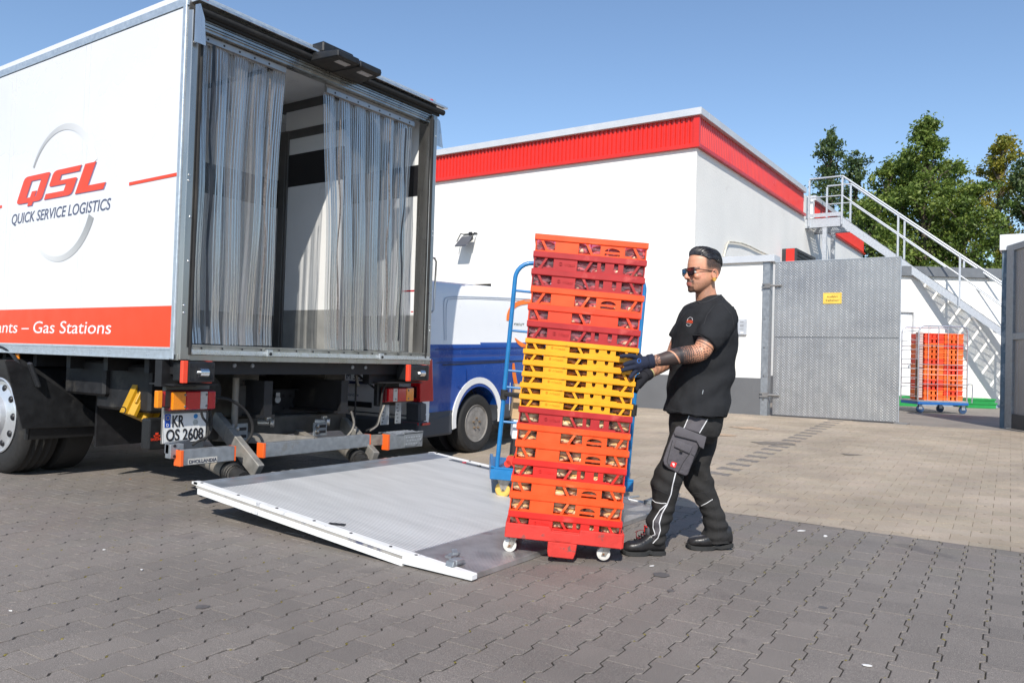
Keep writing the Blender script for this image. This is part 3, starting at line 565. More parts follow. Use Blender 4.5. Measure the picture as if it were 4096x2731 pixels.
# number plate
yp = YR + .17; a, b = ony(655, 1651, yp), ony(822, 1764, yp)
def plate(x0, x1, z0, z1, y, l1, l2, name='licence_plate'):
    bx = MB(); bx.box(x0, y, z0, x1, y + .006, z1); p_ = bx.build(name, M('plate_white', (.74, .74, .72), .35, var=.03), truck, bevel=.003)
    f_ = MB(); wd = .005
    for q in ((x0, z0, x1, z0 + wd), (x0, z1 - wd, x1, z1), (x0, z0, x0 + wd, z1), (x1 - wd, z0, x1, z1)): f_.box(q[0] + .002, y - .0015, q[1] + .002 if q[1] == z0 else q[1] - .002, q[2] - .002, y, q[3] - .002)
    f_.build('plate_border', INK, p_); h = z1 - z0
    bx = MB(); bx.box(x0 + .01, y - .002, z0 + h * .52, x0 + .052, y, z1 - .009); e_ = bx.build('euro_band', BLUE, p_)
    st = MB()
    for k in range(12):
        t = k / 12 * 6.283; st.cyl((x0 + .031 + .014 * math.cos(t), y - .003, z1 - .035 + .014 * math.sin(t)), (x0 + .031 + .014 * math.cos(t), y - .002, z1 - .035 + .014 * math.sin(t)), .0022, 6)
    st.build('euro_stars', M('star_yellow', (.85, .65, .05), .5), p_)
    textmesh('country_letter', 'D', .03, PAPER, (x0 + .022, y - .0025, z0 + h * .55), (1, 0, 0), (0, 0, 1), p_, fit=(.017, .022), th=.001)
    textmesh('plate_lettering', l1, .1, INK, (x0 + .065, y - .003, z0 + h * .535), (1, 0, 0), (0, 0, 1), p_, fit=((x1 - x0) * .27, h * .385), bold=.0018, th=.002)
    textmesh('plate_lettering', l2, .1, INK, (x0 + .022, y - .003, z0 + h * .085), (1, 0, 0), (0, 0, 1), p_, fit=((x1 - x0) * .86, h * .385), bold=.0018, th=.002)
    bx = MB(); bx.cyl((x0 + .245, y - .003, z1 - .032), (x0 + .245, y, z1 - .032), .016, 16); bx.build('inspection_seal', M('seal_blue', (.02, .2, .5), .4), p_)
    bx = MB(); bx.cyl((x0 + .245, y - .003, z1 - .075), (x0 + .245, y, z1 - .075), .020, 16); bx.build('inspection_seal', M('seal_grey', (.4, .42, .4), .4, var=.3, scale=80), p_)
plate(a.x, b.x, b.z + .004, a.z, yp, 'KR', 'QS 2608')
bx = MB(); bx.box(a.x + .015, yp + .007, b.z, b.x + .02, yp + .05, .90); bx.build('plate_bracket', M('light_bracket', (.2, .195, .185), .6, .3, var=.2, scale=10), truck)
# small black flap with maker's name
yb = YR + .32; a, b = ony(598, 1675, yb), ony(670, 1795, yb)
bx = MB(); bx.box(a.x, yb, b.z, a.x + .32, yb + .10, a.z); fb = bx.build('control_box', BLACKP, truck, bevel=.012, seg=2)
textmesh('maker_lettering', 'DHOLLANDIA', .04, ORGR, (ony(603, 1763, yb).x, yb - .002, ony(603, 1763, yb).z), (1, 0, 0), (0, 0, 1), fb, fit=(.098, .019), th=.001)
c_ = ony(627, 1740, yb); bx = MB()
for q in ([(-.012, -.018), (.012, -.018), (.016, -.004), (-.016, -.004)], [(-.026, 0), (.026, 0), (.018, -.012), (-.018, -.012)], [(-.010, .004), (.010, .004), (.012, .018), (-.012, .018)]): bx.prism(q, (c_.x, yb - .001, c_.z), (1, 0, 0), (0, 0, 1), .001)
bx.build('maker_emblem', ORGR, fb)
# under-run bars
yu = YR - .02
def urb(pa, pb, y, text=False, dep=.07, capl=True, capr=True, nm='underrun_bar'):
    a, b = ony(*pa, y), ony(*pb, y); z0, z1 = b.z, a.z
    bx = MB(); bx.box(a.x, y, z0, b.x, y + dep, z1); u = bx.build(nm, GALV, truck, bevel=.004)
    if capl: bx = MB(); bx.box(a.x - .004, y - .004, z0 - .002, a.x + .016, y - .0, z1 + .002); bx.box(a.x - .008, y - .004, z0 - .002, a.x, y + dep + .002, z1 + .002); bx.build('orange_cap', ORG, u, bevel=.002)
    if capr: bx = MB(); bx.box(b.x, y - .002, z0, b.x + .008, y + dep, z1); bx.build('orange_cap', ORG, u)
    return u, a, b
u, a, b = urb((726, 1802), (938, 1842), yu)
bx = MB(); t0 = ony(752, 1855, yu); bx.box(t0.x + .0, yu - .0015, .327, t0.x + .225, yu, .366); lb_ = bx.build('maker_label', M('label_white', (.55, .53, .48), .5, var=.15, scale=40), u)
textmesh('maker_lettering', 'DHOLLANDIA', .04, M('ink_navy', (.01, .015, .05), .5), (t0.x + .006, yu - .003, .334), (1, 0, 0), (0, 0, 1), u, fit=(.215, .024), th=.001, bold=.0006)
urb((1056, 1773), (1479, 1786), yu); urb((1554, 1738), (1690, 1784), yu, capr=False)
pl = [ony(px, py, yu - .01) for px, py in ((1619, 1728), (1694, 1722), (1690, 1752), (1660, 1782), (1619, 1784))]
bx = MB(); bx.v = []; ks = [(p.x, p.z) for p in pl]; bx.prism(ks, (0, yu - .008, 0), (1, 0, 0), (0, 0, 1), -.008)
bx.box(pl[0].x - .10, yu - .008, .400, pl[1].x, yu + .22, .408)
stp = bx.build('step_plate', GALV, truck)
bx = MB()
for i in range(6):
    for j in range(3): bx.ell((pl[0].x + .03 + i * .035 + (j % 2) * .017, yu - .008, .31 + j * .03), (.011, .003, .004), 6, 4)
for i in range(8):
    for j in range(5): bx.ell((pl[0].x - .07 + i * .045 + (j % 2) * .022, yu + .02 + j * .04, .409), (.014, .005, .003), 6, 4)
bx.build('tread_pattern', GALVS, stp, kind='stuff')
# brackets from chassis to under-run bars
bx = MB(); bx.box(3.10, YR + .03, .37, 3.20, YR + .09, .465); bx.hexa([(3.10, YR + .05, .40), (3.5, YR + .25, .40), (3.5, YR + .30, .40), (3.10, YR + .1, .40), (3.10, YR + .05, .475), (3.5, YR + .25, .475), (3.5, YR + .30, .475), (3.10, YR + .1, .475)]); br = bx.build('support_arm', GALV, truck, bevel=.003)
bx = MB()
for x, z in ((3.10, .455), (3.10, .385), (3.13, .42)): bx.cyl((x + .03, YR + .026, z), (x + .03, YR + .04, z), .010, 12)
bx.build('bolt_hole', INK, br)
bx = MB(); bx.bar((4.98, YR + .12, .36), (5.30, YR + .03, .355), .06, .09); bx.build('support_arm', DUSTY, truck, bevel=.003)
bx = MB(); bx.bar((4.35, YR + .03, .40), (3.75, YR + .5, .45), .06, .08); bx.bar((4.35, YR + .03, .40), (4.5, YR + .4, .43), .06, .06); bx.build('support_arm', DUSTY, truck, bevel=.003)
# rear chassis cross-member with holes, coupling, Z brackets
ym = YR + .75
a, b = ony(1052, 1556, ym), ony(1345, 1655, ym)
bx = MB(); bx.box(a.x, ym, b.z, b.x, ym + .06, a.z); bx.box(a.x, ym - .06, a.z - .008, b.x, ym, a.z); cmb = bx.build('chassis_crossmember', M('crossmember', (.055, .058, .065), .45, .1, var=.3, scale=9, dirt=(.06, .055, .05), dth=.6), truck, bevel=.006)
bx = MB()
for px, py, r in ((1190, 1607, .058), (1063, 1612, .05), (1318, 1605, .05), (1133, 1583, .012), (1133, 1633, .012), (1160, 1583, .014), (1160, 1632, .014), (1221, 1583, .014), (1221, 1631, .014), (1246, 1580, .01), (1246, 1630, .01), (1290, 1632, .014), (1100, 1600, .012)):
    p = ony(px, py, ym); bx.cyl((p.x, ym - .003, p.z), (p.x, ym + .004, p.z), r, 20)
bx.build('punched_holes', INK, cmb)
for px, py in ((1104, 1597), (1297, 1590)):
    p = ony(px, py, ym - .03); bx = MB(); bx.cyl((p.x, ym - .05, p.z), (p.x, ym + .01, p.z), .045, 20); s_ = bx.build('trailer_socket', BLACKP, truck, bevel=.004)
    if px == 1104: bx = MB(); bx.cyl((p.x, ym - .056, p.z), (p.x, ym - .052, p.z), .030, 20); bx.box(p.x - .02, ym - .056, p.z + .02, p.x + .02, ym - .052, p.z + .06); bx.build('reflector', PAPER, s_)
for xs_ in (ony(1000, 1500, YR + .4), ony(1352, 1500, YR + .4)):
    s_ = 1 if xs_.x < 4.2 else -1; x = xs_.x
    bx = MB(); bx.box(x - .14, YR + .40, .84, x + .09, YR + .46, .93); bx.box(x - .14, YR + .38, .60, x + .0, YR + .44, .84); bx.box(x - .14, YR + .40, .590, x + .11, YR + .5, .60); bx.box(x - .15, YR + .4, .6, x - .14, YR + 1.2, .93)
    z_ = bx.build('mounting_bracket', M('bracket_grey', (.085, .08, .072), .6, .2, var=.3, scale=12), truck, bevel=.004)
    bx = MB(); [bx.cyl((x - .1 + .04 * i, YR + .396, z), (x - .1 + .04 * i, YR + .40, z), .008, 8) for i in range(5) for z in (.875,)]; [bx.cyl((x - .02, YR + .376, z), (x - .02, YR + .38, z), .009, 8) for z in (.78, .72, .66)]; bx.build('punched_holes', INK, z_)
for px, py in ((1072, 1690), (1297, 1685)):
    p = ony(px, py, YR + .35); bx = MB(); bx.cyl(p + Vector((-.06, .05, 0)), p + Vector((.0, -.02, 0)), .022, 14); bx.cyl(p + Vector((0, -.03, 0)), p + Vector((.02, -.05, 0)), .035, 16); bx.box(p.x - .03, p.y - .02, p.z + .02, p.x + .015, p.y + .01, p.z + .05)
    bx.build('air_coupling', M('coupling_metal', (.6, .58, .55), .35, .6, var=.2), truck, bevel=.002)
# slotted hinge plates and deep dark beam behind
for px0, px1, py0, py1 in ((930, 990, 1695, 1765), (1255, 1307, 1690, 1740)):
    a, b = ony(px0, py0, YR + .30), ony(px1, py1, YR + .30); bx = MB(); bx.box(a.x, a.y, b.z, b.x, a.y + .012, a.z); s_ = bx.build('slotted_plate', GALV, truck, bevel=.002)
    bx = MB(); h = (a.z - b.z)
    for f in (.3, .7): bx.box(a.x + .03, a.y - .002, b.z + h * f - .012, b.x - .015, a.y + .001, b.z + h * f + .012)
    bx.build('slot', INK, s_); bx = MB(); rivets(bx, [(a.x + .04, a.y, b.z + h * f) for f in (.3, .7)], .022, (0, -1, 0)); bx.build('bolt', STEEL, s_)
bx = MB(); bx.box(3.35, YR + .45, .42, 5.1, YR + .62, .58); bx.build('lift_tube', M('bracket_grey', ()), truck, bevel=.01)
# lift arms and cylinders
def arm(pts, wd, ht, mat_, nm):
    bx = MB()
    for p, q in zip(pts[:-1], pts[1:]): bx.bar(p, q, wd, ht, (0, -.3, 1))
    return bx.build(nm, mat_, truck, bevel=.005)
for (p1, p2, p3, c1, c2) in (((862, 1672), (915, 1735), (1035, 1885), (855, 1850), (940, 1895)), ((1370, 1690), (1420, 1740), (1500, 1832), (1392, 1800), (1440, 1838))):
    A = ony(*p1, YR + .45); B = ony(*p2, YR + .25); Cc = ony(*p3, YR - .12)
    arm([A, B, Cc], .055, .115, M('arm_grey', (.27, .26, .24), .6, .3, var=.25, scale=12, dirt=(.26, .23, .2), dth=.52), 'lift_arm')
    q1, q2 = ony(*c1, YR + .25), ony(*c2, YR - .05); bx = MB(); bx.cyl(q1 + (q1 - q2) * .9, q2, .062, 20); bx.build('tilt_cylinder', DUSTY, truck, smooth=True)
    bx = MB(); bx.tube([q2 + (q1 - q2) * t for t in (0, .05, .1, .15, .2, .25, .3)], [.07, .06, .072, .06, .072, .06, .07], 20); bx.cyl(q2, q2 + (q2 - q1).normalized() * .12, .05, 16); bx.build('cylinder_boot', RUBBER, truck, smooth=True)
def cable(pts, r, y=YR + .15, mat_=RUBBER, ys=None):
    P = [ony(px, py, y if ys is None else ys[i]) for i, (px, py) in enumerate(pts)]; Q = []
    for i in range(len(P) - 1):
        p0, p1, p2, p3 = P[max(i - 1, 0)], P[i], P[i + 1], P[min(i + 2, len(P) - 1)]
        for t in np.linspace(0, 1, 7)[:-1]: Q.append(.5 * ((2 * p1) + (p2 - p0) * t + (2 * p0 - 5 * p1 + 4 * p2 - p3) * t * t + (3 * p1 - p0 - 3 * p2 + p3) * t ** 3))
    Q.append(P[-1]); bx = MB(); bx.tube(Q, r, 8); bx.build('cable', mat_, truck, smooth=True)
cable([(860, 1590), (915, 1597), (975, 1635), (1008, 1690), (1005, 1740), (975, 1775)], .011)
cable([(806, 1650), (812, 1670), (832, 1700), (826, 1745), (790, 1765), (770, 1780)], .009, YR + .1); cable([(838, 1640), (846, 1690), (838, 1730), (815, 1760)], .010)
cable([(1545, 1530), (1530, 1570), (1522, 1640), (1505, 1700), (1465, 1722)], .009, YR + .1); cable([(1538, 1620), (1522, 1660), (1510, 1700), (1480, 1722)], .008, YR + .09, DUSTY)
cable([(1405, 1645), (1416, 1690), (1408, 1720), (1388, 1745)], .010, YR + .15, DUSTY); cable([(1425, 1495), (1470, 1530), (1510, 1560)], .010, YR + .3)
cable([(1490, 1770), (1500, 1795), (1515, 1815)], .009, YR + .1, DUSTY)
for px, z0_ in ((945, .60), (1425, .60)):
    p = ony(px, 1500, YR + .32); bx = MB(); bx.cyl((p.x, p.y, .46), (p.x, p.y, .9), .025 if px < 1000 else .008, 12); bx.build('support_tube', DUSTY if px < 1000 else CHASSIS, truck, smooth=True)
a = ony(1425, 1500, YR + .3); bx = MB(); bx.cyl(a, a + Vector((.03, 0, -.10)), .012, 10); bx.build('safety_pin', DUSTY, truck)
# right lamp carrier, perforated straps
a, b = ony(1513, 1531, YR + .2), ony(1608, 1620, YR + .2); bx = MB(); bx.box(a.x, YR + .2, b.z, b.x - .04, YR + .26, a.z); bx.box(a.x + .02, YR + .2, a.z, b.x + .1, YR + .27, a.z + .03); bx.build('lamp_carrier', CHASSIS, truck, bevel=.01)
for pa, pb in (((1525, 1620), (1555, 1697)), ((1583, 1607), (1603, 1692))):
    a, b = ony(*pa, YR + .15), ony(*pb, YR + .15); bx = MB(); bx.box(a.x, a.y, b.z, b.x, a.y + .005, a.z); s_ = bx.build('perforated_strap', GALV, truck)
    bx = MB(); k = 0
    for z in np.arange(b.z + .02, a.z, .03): bx.box(a.x + .012 + (k % 2) * .012, a.y - .002, z, a.x + .03 + (k % 2) * .012, a.y + .001, z + .008); k += 1
    bx.build('slot', INK, s_)
# wheels
WH = []
def truck_wheel(x, y, sgn, nm='wheel'):
    o_ = Vector((x, y, .5)); ax = (-sgn, 0, 0)
    t = MB(); wd = .29
    t.lathe([(.30, -.02), (.34, .0), (.42, .004), (.465, -.012), (.488, -.035), (.497, -.06)] + [(.499 - (.012 if k % 2 else 0), -.06 - .028 * k - (.004 if k % 2 else 0)) for k in range(1, 8)] + [(.488, -wd + .01), (.42, -wd - .02), (.30, -wd)], o_, ax, 56, False)
    w_ = t.build(nm, RUBBER, truck, smooth=30)
    r = MB(); r.lathe([(.315, -.012), (.322, .004), (.312, .010), (.300, .0), (.292, -.018), (.280, -.022), (.24, -.004), (.20, .010), (.175, .020), (.165, .055), (.12, .075), (.06, .085), (.0, .088)], o_, ax, 48)
    r.build('rim', M('rim_silver', (.62, .64, .67), .33, .55, var=.08), w_, smooth=35)
    h = MB()
    for k in range(10):
        t_ = k / 10 * 6.283; c = o_ + Vector((-sgn * -.037, math.cos(t_) * .243, math.sin(t_) * .243)); c.x = o_.x + sgn * .006; h.ell(c, (.018, .030, .030), 12, 8)
    h.build('vent_hole', INK, w_, smooth=True)
    h = MB()
    for k in range(10):
        t_ = (k + .5) / 10 * 6.283; c = o_ + Vector((0, math.cos(t_) * .147, math.sin(t_) * .147)); h.cyl(c + Vector((-sgn * .05, 0, 0)), c + Vector((-sgn * .088, 0, 0)), .015, 8)
    h.build('wheel_nuts', GALVS, w_)
truck_wheel(XL + .03, 7.42, 1); truck_wheel(XR - .03, 7.42, -1)
for x in (XL + .36, XR - .32 + .29): t = MB(); t.lathe([(.30, 0), (.42, .004), (.488, -.03), (.499, -.06), (.499, -.24), (.42, -.29), (.30, -.28)], (x, 7.42, .5), (-1, 0, 0), 40); t.build('inner_tyre', RUBBER, truck, smooth=30)
t = MB(); t.cyl((XL + .4, 7.42, .5), (XR - .4, 7.42, .5), .11, 16); t.ell((4.4, 7.42, .5), (.2, .2, .2)); t.build('axle', CHASSIS, truck, smooth=True)
# mudguards: arc band over the wheel + rear flap panel
for xa, xb_ in ((XL + .005, XL + .66), (XR - .66, XR - .005)):
    g = MB(); n_ = 28; R0 = .585; ring = []
    for i in range(n_ + 1):
        a = math.radians(196 - i * 8.0); y = 7.42 + math.cos(a) * R0; z = .5 + math.sin(a) * R0
        dy, dz = math.cos(a) * .012, math.sin(a) * .012; ring.append([(xa, y, z), (xb_, y, z), (xb_, y + dy, z + dz), (xa, y + dy, z + dz)])
    g.rings(ring); mg = g.build('mudguard', BLACKP, truck, smooth=30)
    g = MB(); [g.tube([(x, 7.42 + math.cos(math.radians(196 - i * 8)) * R0, .5 + math.sin(math.radians(196 - i * 8)) * R0) for i in range(n_ + 1)], .018, 8) for x in (xa, xb_)]; g.build('mudguard_edge', BLACKP, mg, smooth=True)
bf = 6.80
pts = [ony(px, py, bf) for px, py in ((88, 1715), (388, 1704), (391, 1655), (166, 1503), (60, 1440), (20, 1440))]
g = MB(); g.prism([(p.x, p.z) for p in pts], (0, bf, 0), (1, 0, 0), (0, 0, 1), -.015); g.build('spray_flap', BLACKP, truck, bevel=.004)
g = MB(); g.bar(ony(118, 1450, bf - .05), ony(155, 1548, bf - .03), .03, .055, (0, -1, 0)); g.build('flap_hanger', M('hanger', (.03, .032, .036), .35), truck, bevel=.01, seg=2)
a, b = ony(59, 1413, XL + 0), None
p = onx(69, 1427, XL + .02); g = MB(); g.box(XL + .01, p.y - .035, p.z - .028, XL + .03, p.y + .035, p.z + .028); g.build('side_marker', LAMB, truck, bevel=.006)
# tanks, boxes and panels added under the floor to keep it dark
g = MB(); g.box(3.35, 5.55, .62, 3.75, 6.3, .98); g.box(3.3, 6.1, .72, 3.9, 6.7, 1.0); g.build('added_battery_box', CHASSIS, truck, bevel=.02)
g = MB(); g.cyl((3.6, 5.2, .80), (3.6, 6.4, .80), .12, 20); g.build('added_air_tank', CHASSIS, truck, smooth=True)
g = MB(); g.cyl((4.0, 6.2, .56), (4.5, 6.0, .56), .11, 20); g.build('silencer', M('silencer', (.2, .17, .14), .5, .6, var=.3), truck, smooth=True)
for yy in (8.4, 10.2):
    for x in (XL + .12, XR - .18):
        g = MB(); g.box(x, yy, .45, x + .06, yy + 1.5, .98); g.build('added_side_locker', CHASSIS, truck, bevel=.01)
g = MB(); g.box(3.3, 8.6, .35, 5.5, 8.66, 1.0); g.build('added_cross_panel', CHASSIS, truck)
g = MB(); g.box(3.5, 6.55, .28, 5.2, 6.58, 1.0); g.build('added_axle_flap', CHASSIS, truck)
truck_wheel(XL + .05, 12.0, 1); truck_wheel(XR - .05, 12.0, -1)
# yellow wheel chocks in their holder
bl, br_, tl, tr = [ony(px, py, 5.72) for px, py in ((480, 1650), (577, 1660), (533, 1538), (588, 1540))]
m_ = MB(); fx = frame(tuple((bl + tl) / 2 + Vector((.03, 0, 0))), (tl - bl), (0, -1, 0)); Lc = (tl - bl).length; m_.m = fx
ys_ = np.linspace(0, -.20, 12)
prof = [(-.0 - .24 * i / 10, .028 if (i // 2) % 2 else -.02) for i in range(11)]
for i in range(10): m_.hexa([(-Lc / 2, prof[i][0], -.06), (Lc / 2, prof[i][0] - .00, -.06), (Lc / 2, prof[i + 1][0], -.06), (-Lc / 2, prof[i + 1][0], -.06), (-Lc / 2, prof[i][0], .03 + prof[i][1]), (Lc / 2, prof[i][0], .03 + prof[i][1]), (Lc / 2, prof[i + 1][0], .03 + prof[i + 1][1]), (-Lc / 2, prof[i + 1][0], .03 + prof[i + 1][1])])
m_.m = Matrix.Identity(4); wc = m_.build('wheel_chock', YEL, truck)
m_ = MB(); m_.m = fx; m_.box(-Lc * .1, -.02, .03, Lc * .4, -.055, .052); m_.build('chock_grip', YEL, wc, bevel=.004)
cable([(455, 1629), (495, 1628), (503, 1640), (494, 1655)], .004, 5.66)
# ---------------------------------------------------------------- tail lift platform
def zp(y): return .068 + (y - 2.77) * (.235 - .068) / (4.62 - 2.77) if y > 2.77 else .068 + (y - 2.77) * (.038 / .41)
PXL, PXR = 3.135, 5.575
TREAD = bpy.data.materials.new('platform_tread'); TREAD.use_nodes = True; n = TREAD.node_tree.nodes; l = TREAD.node_tree.links; b_ = n['Principled BSDF']
b_.inputs['Roughness'].default_value = .55; b_.inputs['Metallic'].default_value = .25
g_ = n.new('ShaderNodeNewGeometry'); wv = n.new('ShaderNodeTexWave'); wv.bands_direction = 'X'; wv.inputs['Scale'].default_value = 15; wv.inputs['Distortion'].default_value = 0; l.new(g_.outputs['Position'], wv.inputs[0])
wv2 = n.new('ShaderNodeTexWave'); wv2.bands_direction = 'Y'; wv2.inputs['Scale'].default_value = 9; wv2.inputs['Distortion'].default_value = 3.0; wv2.inputs['Detail'].default_value = 0; l.new(g_.outputs['Position'], wv2.inputs[0])
nn_ = n.new('ShaderNodeTexNoise'); nn_.inputs['Scale'].default_value = 1; nn_.inputs['Detail'].default_value = 9; nn_.inputs['Roughness'].default_value = .7; _pm = n.new('ShaderNodeMapping'); _pm.inputs['Scale'].default_value = (9, 1.5, 1); l.new(g_.outputs['Position'], _pm.inputs[0]); l.new(_pm.outputs[0], nn_.inputs[0])
big = n.new('ShaderNodeTexWave'); big.bands_direction = 'X'; big.inputs['Scale'].default_value = 1.05; big.inputs['Distortion'].default_value = 1.2; big.inputs['Detail'].default_value = 2; l.new(g_.outputs['Position'], big.inputs[0])
rp = n.new('ShaderNodeValToRGB'); rp.color_ramp.elements[0].color = (.40, .41, .42, 1); rp.color_ramp.elements[1].color = (.80, .79, .77, 1); l.new(wv.outputs[1], rp.inputs[0])
mr = n.new('ShaderNodeMapRange'); mr.inputs[1].default_value = .3; mr.inputs[2].default_value = .7; mr.inputs[3].default_value = .86; mr.inputs[4].default_value = 1.08; l.new(nn_.outputs[0], mr.inputs[0])
mr2 = n.new('ShaderNodeMapRange'); mr2.inputs[3].default_value = .97; mr2.inputs[4].default_value = 1.02; l.new(big.outputs[1], mr2.inputs[0])
mm = n.new('ShaderNodeMix'); mm.data_type = 'RGBA'; mm.blend_type = 'MULTIPLY'; mm.inputs[0].default_value = 1; l.new(rp.outputs[0], mm.inputs[6]); l.new(mr.outputs[0], mm.inputs[7])
mm2 = n.new('ShaderNodeMix'); mm2.data_type = 'RGBA'; mm2.blend_type = 'MULTIPLY'; mm2.inputs[0].default_value = 1; l.new(mm.outputs[2], mm2.inputs[6]); l.new(mr2.outputs[0], mm2.inputs[7]); l.new(mm2.outputs[2], b_.inputs['Base Color'])
bpn = n.new('ShaderNodeBump'); bpn.inputs['Strength'].default_value = .6; bpn.inputs['Distance'].default_value = .003; l.new(wv.outputs[1], bpn.inputs['Height']); l.new(bpn.outputs[0], b_.inputs['Normal'])
def slab(x0, x1, y0, y1, dz0, dz1, mb_):   # slab following the platform slope
    mb_.hexa([(x0, y0, zp(y0) + dz0), (x1, y0, zp(y0) + dz0), (x1, y1, zp(y1) + dz0), (x0, y1, zp(y1) + dz0), (x0, y0, zp(y0) + dz1), (x1, y0, zp(y0) + dz1), (x1, y1, zp(y1) + dz1), (x0, y1, zp(y1) + dz1)])
PW = M('platform_white_paint', (.78, .78, .77), .45, var=.05, scale=5, dirt=(.17, .18, .23), dscale=7, dth=.61)
g = MB(); slab(PXL + .04, PXR - .04, 2.78, 4.42, -.035, .0, g); dk = g.build('lift_platform', TREAD, truck)
g = MB(); slab(PXL + .04, PXR - .04, 4.42, 4.62, -.035, .0015, g); slab(PXL + .04, PXR - .04, 4.585, 4.62, .0015, .006, g); g.build('hinge_plate', M('hinge_aluminium', (.36, .39, .43), .4, .6, var=.15, scale=8, streak=True), dk)
g = MB(); nr = 34
for i in range(nr):
    y0 = 2.36 + .41 * i / nr; y1 = y0 + .41 / nr * .55; slab(PXL + .03, PXR - .03, y0, y1, -.012, .0035, g)
slab(PXL + .03, PXR - .03, 2.355, 2.78, -.026, .0, g)
g.build('ramp_lip', M('ramp_aluminium', (.50, .485, .48), .36, .7, var=.2, scale=9, dirt=(.42, .34, .34), dscale=5, dth=.56), dk)
for xa in (PXL, PXR - .045):
    g = MB(); slab(xa, xa + .045, 2.80, 4.64, -.016, .004, g); g.build('platform_edge', PW, dk)
    g = MB(); slab(xa + .004, xa + .04, 2.80, 4.62, -.032, -.018, g); g.build('edge_channel', M('edge_channel', (.5, .47, .43), .5, .3, dirt=(.12, .13, .2), dth=.55), dk)
    g = MB(); slab(xa + .002, xa + .043, 2.80, 4.60, -.07, -.034, g); g.build('platform_edge', PW, dk)
    g = MB(); slab(xa, xa + .045, 2.42, 2.80, -.05, .004, g) if 0 else g.hexa([(xa, 2.34, .006), (xa + .05, 2.34, .006), (xa + .05, 2.80, .012), (xa, 2.80, .012), (xa, 2.34, .036), (xa + .05, 2.34, .036), (xa + .05, 2.80, .076), (xa, 2.80, .076)]); g.build('platform_edge', PW, dk, bevel=.004)
    g = MB(); [g.cyl((xa + .02, y, zp(y) + .003), (xa + .02, y, zp(y) + .008), .009, 10) for y in (4.58, 4.2, 3.83, 3.5, 3.2, 2.9, 2.72, 2.5)]; g.build('edge_screws', M('screw_dark', (.08, .08, .09), .4, .5), dk)
    g = MB(); g.box(xa, 4.60, zp(4.62) - .012, xa + .045, 4.66, zp(4.62) + .004); g.build('edge_tip', PW, dk)
for (px, py) in ((1105, 1888), (1530, 1830)):
    p = onz(px, py, .23); g = MB(); [g.ell((p.x + d, 4.63, .225), (.035, .02, .018), 8, 6) for d in (-.05, .04, .12)]; g.build('hinge_block', M('coupling_metal', ()), dk)
# foot switches and stops on the lip
def stop(px, py, z, L, wd, h, nm):
    p = onz(px, py, z); g = MB(); g.prism([(-L / 2, 0), (-L / 2 * .8, h), (L / 2 * .8, h), (L / 2, 0)], (p.x, p.y - wd / 2, z), (1, 0, 0), (0, 0, 1), -wd); g.box(p.x - L * .25, p.y - wd / 2 - .004, z + h * .3, p.x + L * .25, p.y + wd / 2, z + h * 1.15); g.build(nm, GALV, dk, bevel=.004)
stop(1822, 2258, .048, .115, .05, .028, 'roll_stop'); g = MB(); p = onz(1800, 2223, .058); g.bar(p + Vector((-.03, -.01, .002)), p + Vector((.06, .0, .004)), .04, .012); g.bar(p + Vector((.02, -.02, .01)), p + Vector((.06, .02, .018)), .03, .012); g.build('roll_stop', GALV, dk)
p1, p2 = onz(2505, 1992, .06), onz(2600, 2012, .045); g = MB(); g.bar(p1, p2, .03, .012); g.bar(p1 + Vector((0, .03, 0)), p1 + Vector((.1, -.06, .012)), .035, .01); g.box(p2.x - .05, p2.y - .03, p2.z, p2.x + .06, p2.y + .03, p2.z + .028); g.build('roll_stop', GALV, dk, bevel=.003)
# light strip with two flush lamps on the right of the deck
a, b = onz(1790, 1840, .225), onz(1955, 1876, .19)
g = MB()
n1 = 10; g.v = []; 
g.hexa([(PXR - .16, 3.55, zp(3.55) + .0), (PXR - .10, 3.55, zp(3.55)), (PXR - .10, 4.33, zp(4.33)), (PXR - .16, 4.33, zp(4.33)), (PXR - .16, 3.55, zp(3.55) + .004), (PXR - .10, 3.55, zp(3.55) + .004), (PXR - .10, 4.33, zp(4.33) + .004), (PXR - .16, 4.33, zp(4.33) + .004)])
ls = g.build('light_strip', M('strip_grey', (.12, .13, .15), .4, .4), dk)
for k, y in enumerate((4.18, 4.02, 3.84, 3.70)): g = MB(); g.lathe([(.022, 0), (.018, .006), (.0, .008)], (PXR - .13, y, zp(y) + .004), (0, 0, 1), 14); g.build('deck_lamp', LRED if k % 2 == 0 else INK, ls)
g = MB(); p = onz(1198, 2052, .13); g.bar((PXL + .06, 3.42, zp(3.42) + .001), (PXL + .11, 3.34, zp(3.34) + .004), .035, .006); g.build('scrap_plate', INK, dk)
# ================================================================== WAREHOUSE
KB = 0.7545
def kz(z): return 1.1 + (z - 1.1) * KB
WX, WY = 18.33 * KB, 7.2 * KB
PLAST = M('white_render_plaster', (0.80, 0.785, 0.75), 0.85, var=0.03, scale=1.2, bump=0.6, bscale=28, dirt=(.70, .68, .64), dscale=.7, dth=.60)
PLINTH = M('grey_plinth_paint', (0.125, 0.128, 0.135), 0.8, var=0.07, scale=3, bump=0.2)
REDC = M('red_cladding', (0.64, 0.022, 0.012), 0.35, var=0.03, scale=2, coat=.2); REDD = M('red_trim', (0.55, 0.02, 0.018), 0.35, var=.03)
COPE = M('coping_grey', (0.60, 0.61, 0.63), 0.4, 0.2, var=0.04, scale=3)
XE = 27.45 * 1.0286 * KB   # end of tall cladding on the yard face
XE2 = ony(3450, 1035, WY).x
wh = thing('warehouse', 'long white plastered warehouse with red ribbed fascia and grey coping behind the truck', 'building', loc=(WX + 5, WY + 10, 0.27))
ZR0, ZR1, ZC0, ZC1 = kz(6.46), kz(7.2), kz(7.19), kz(7.37)
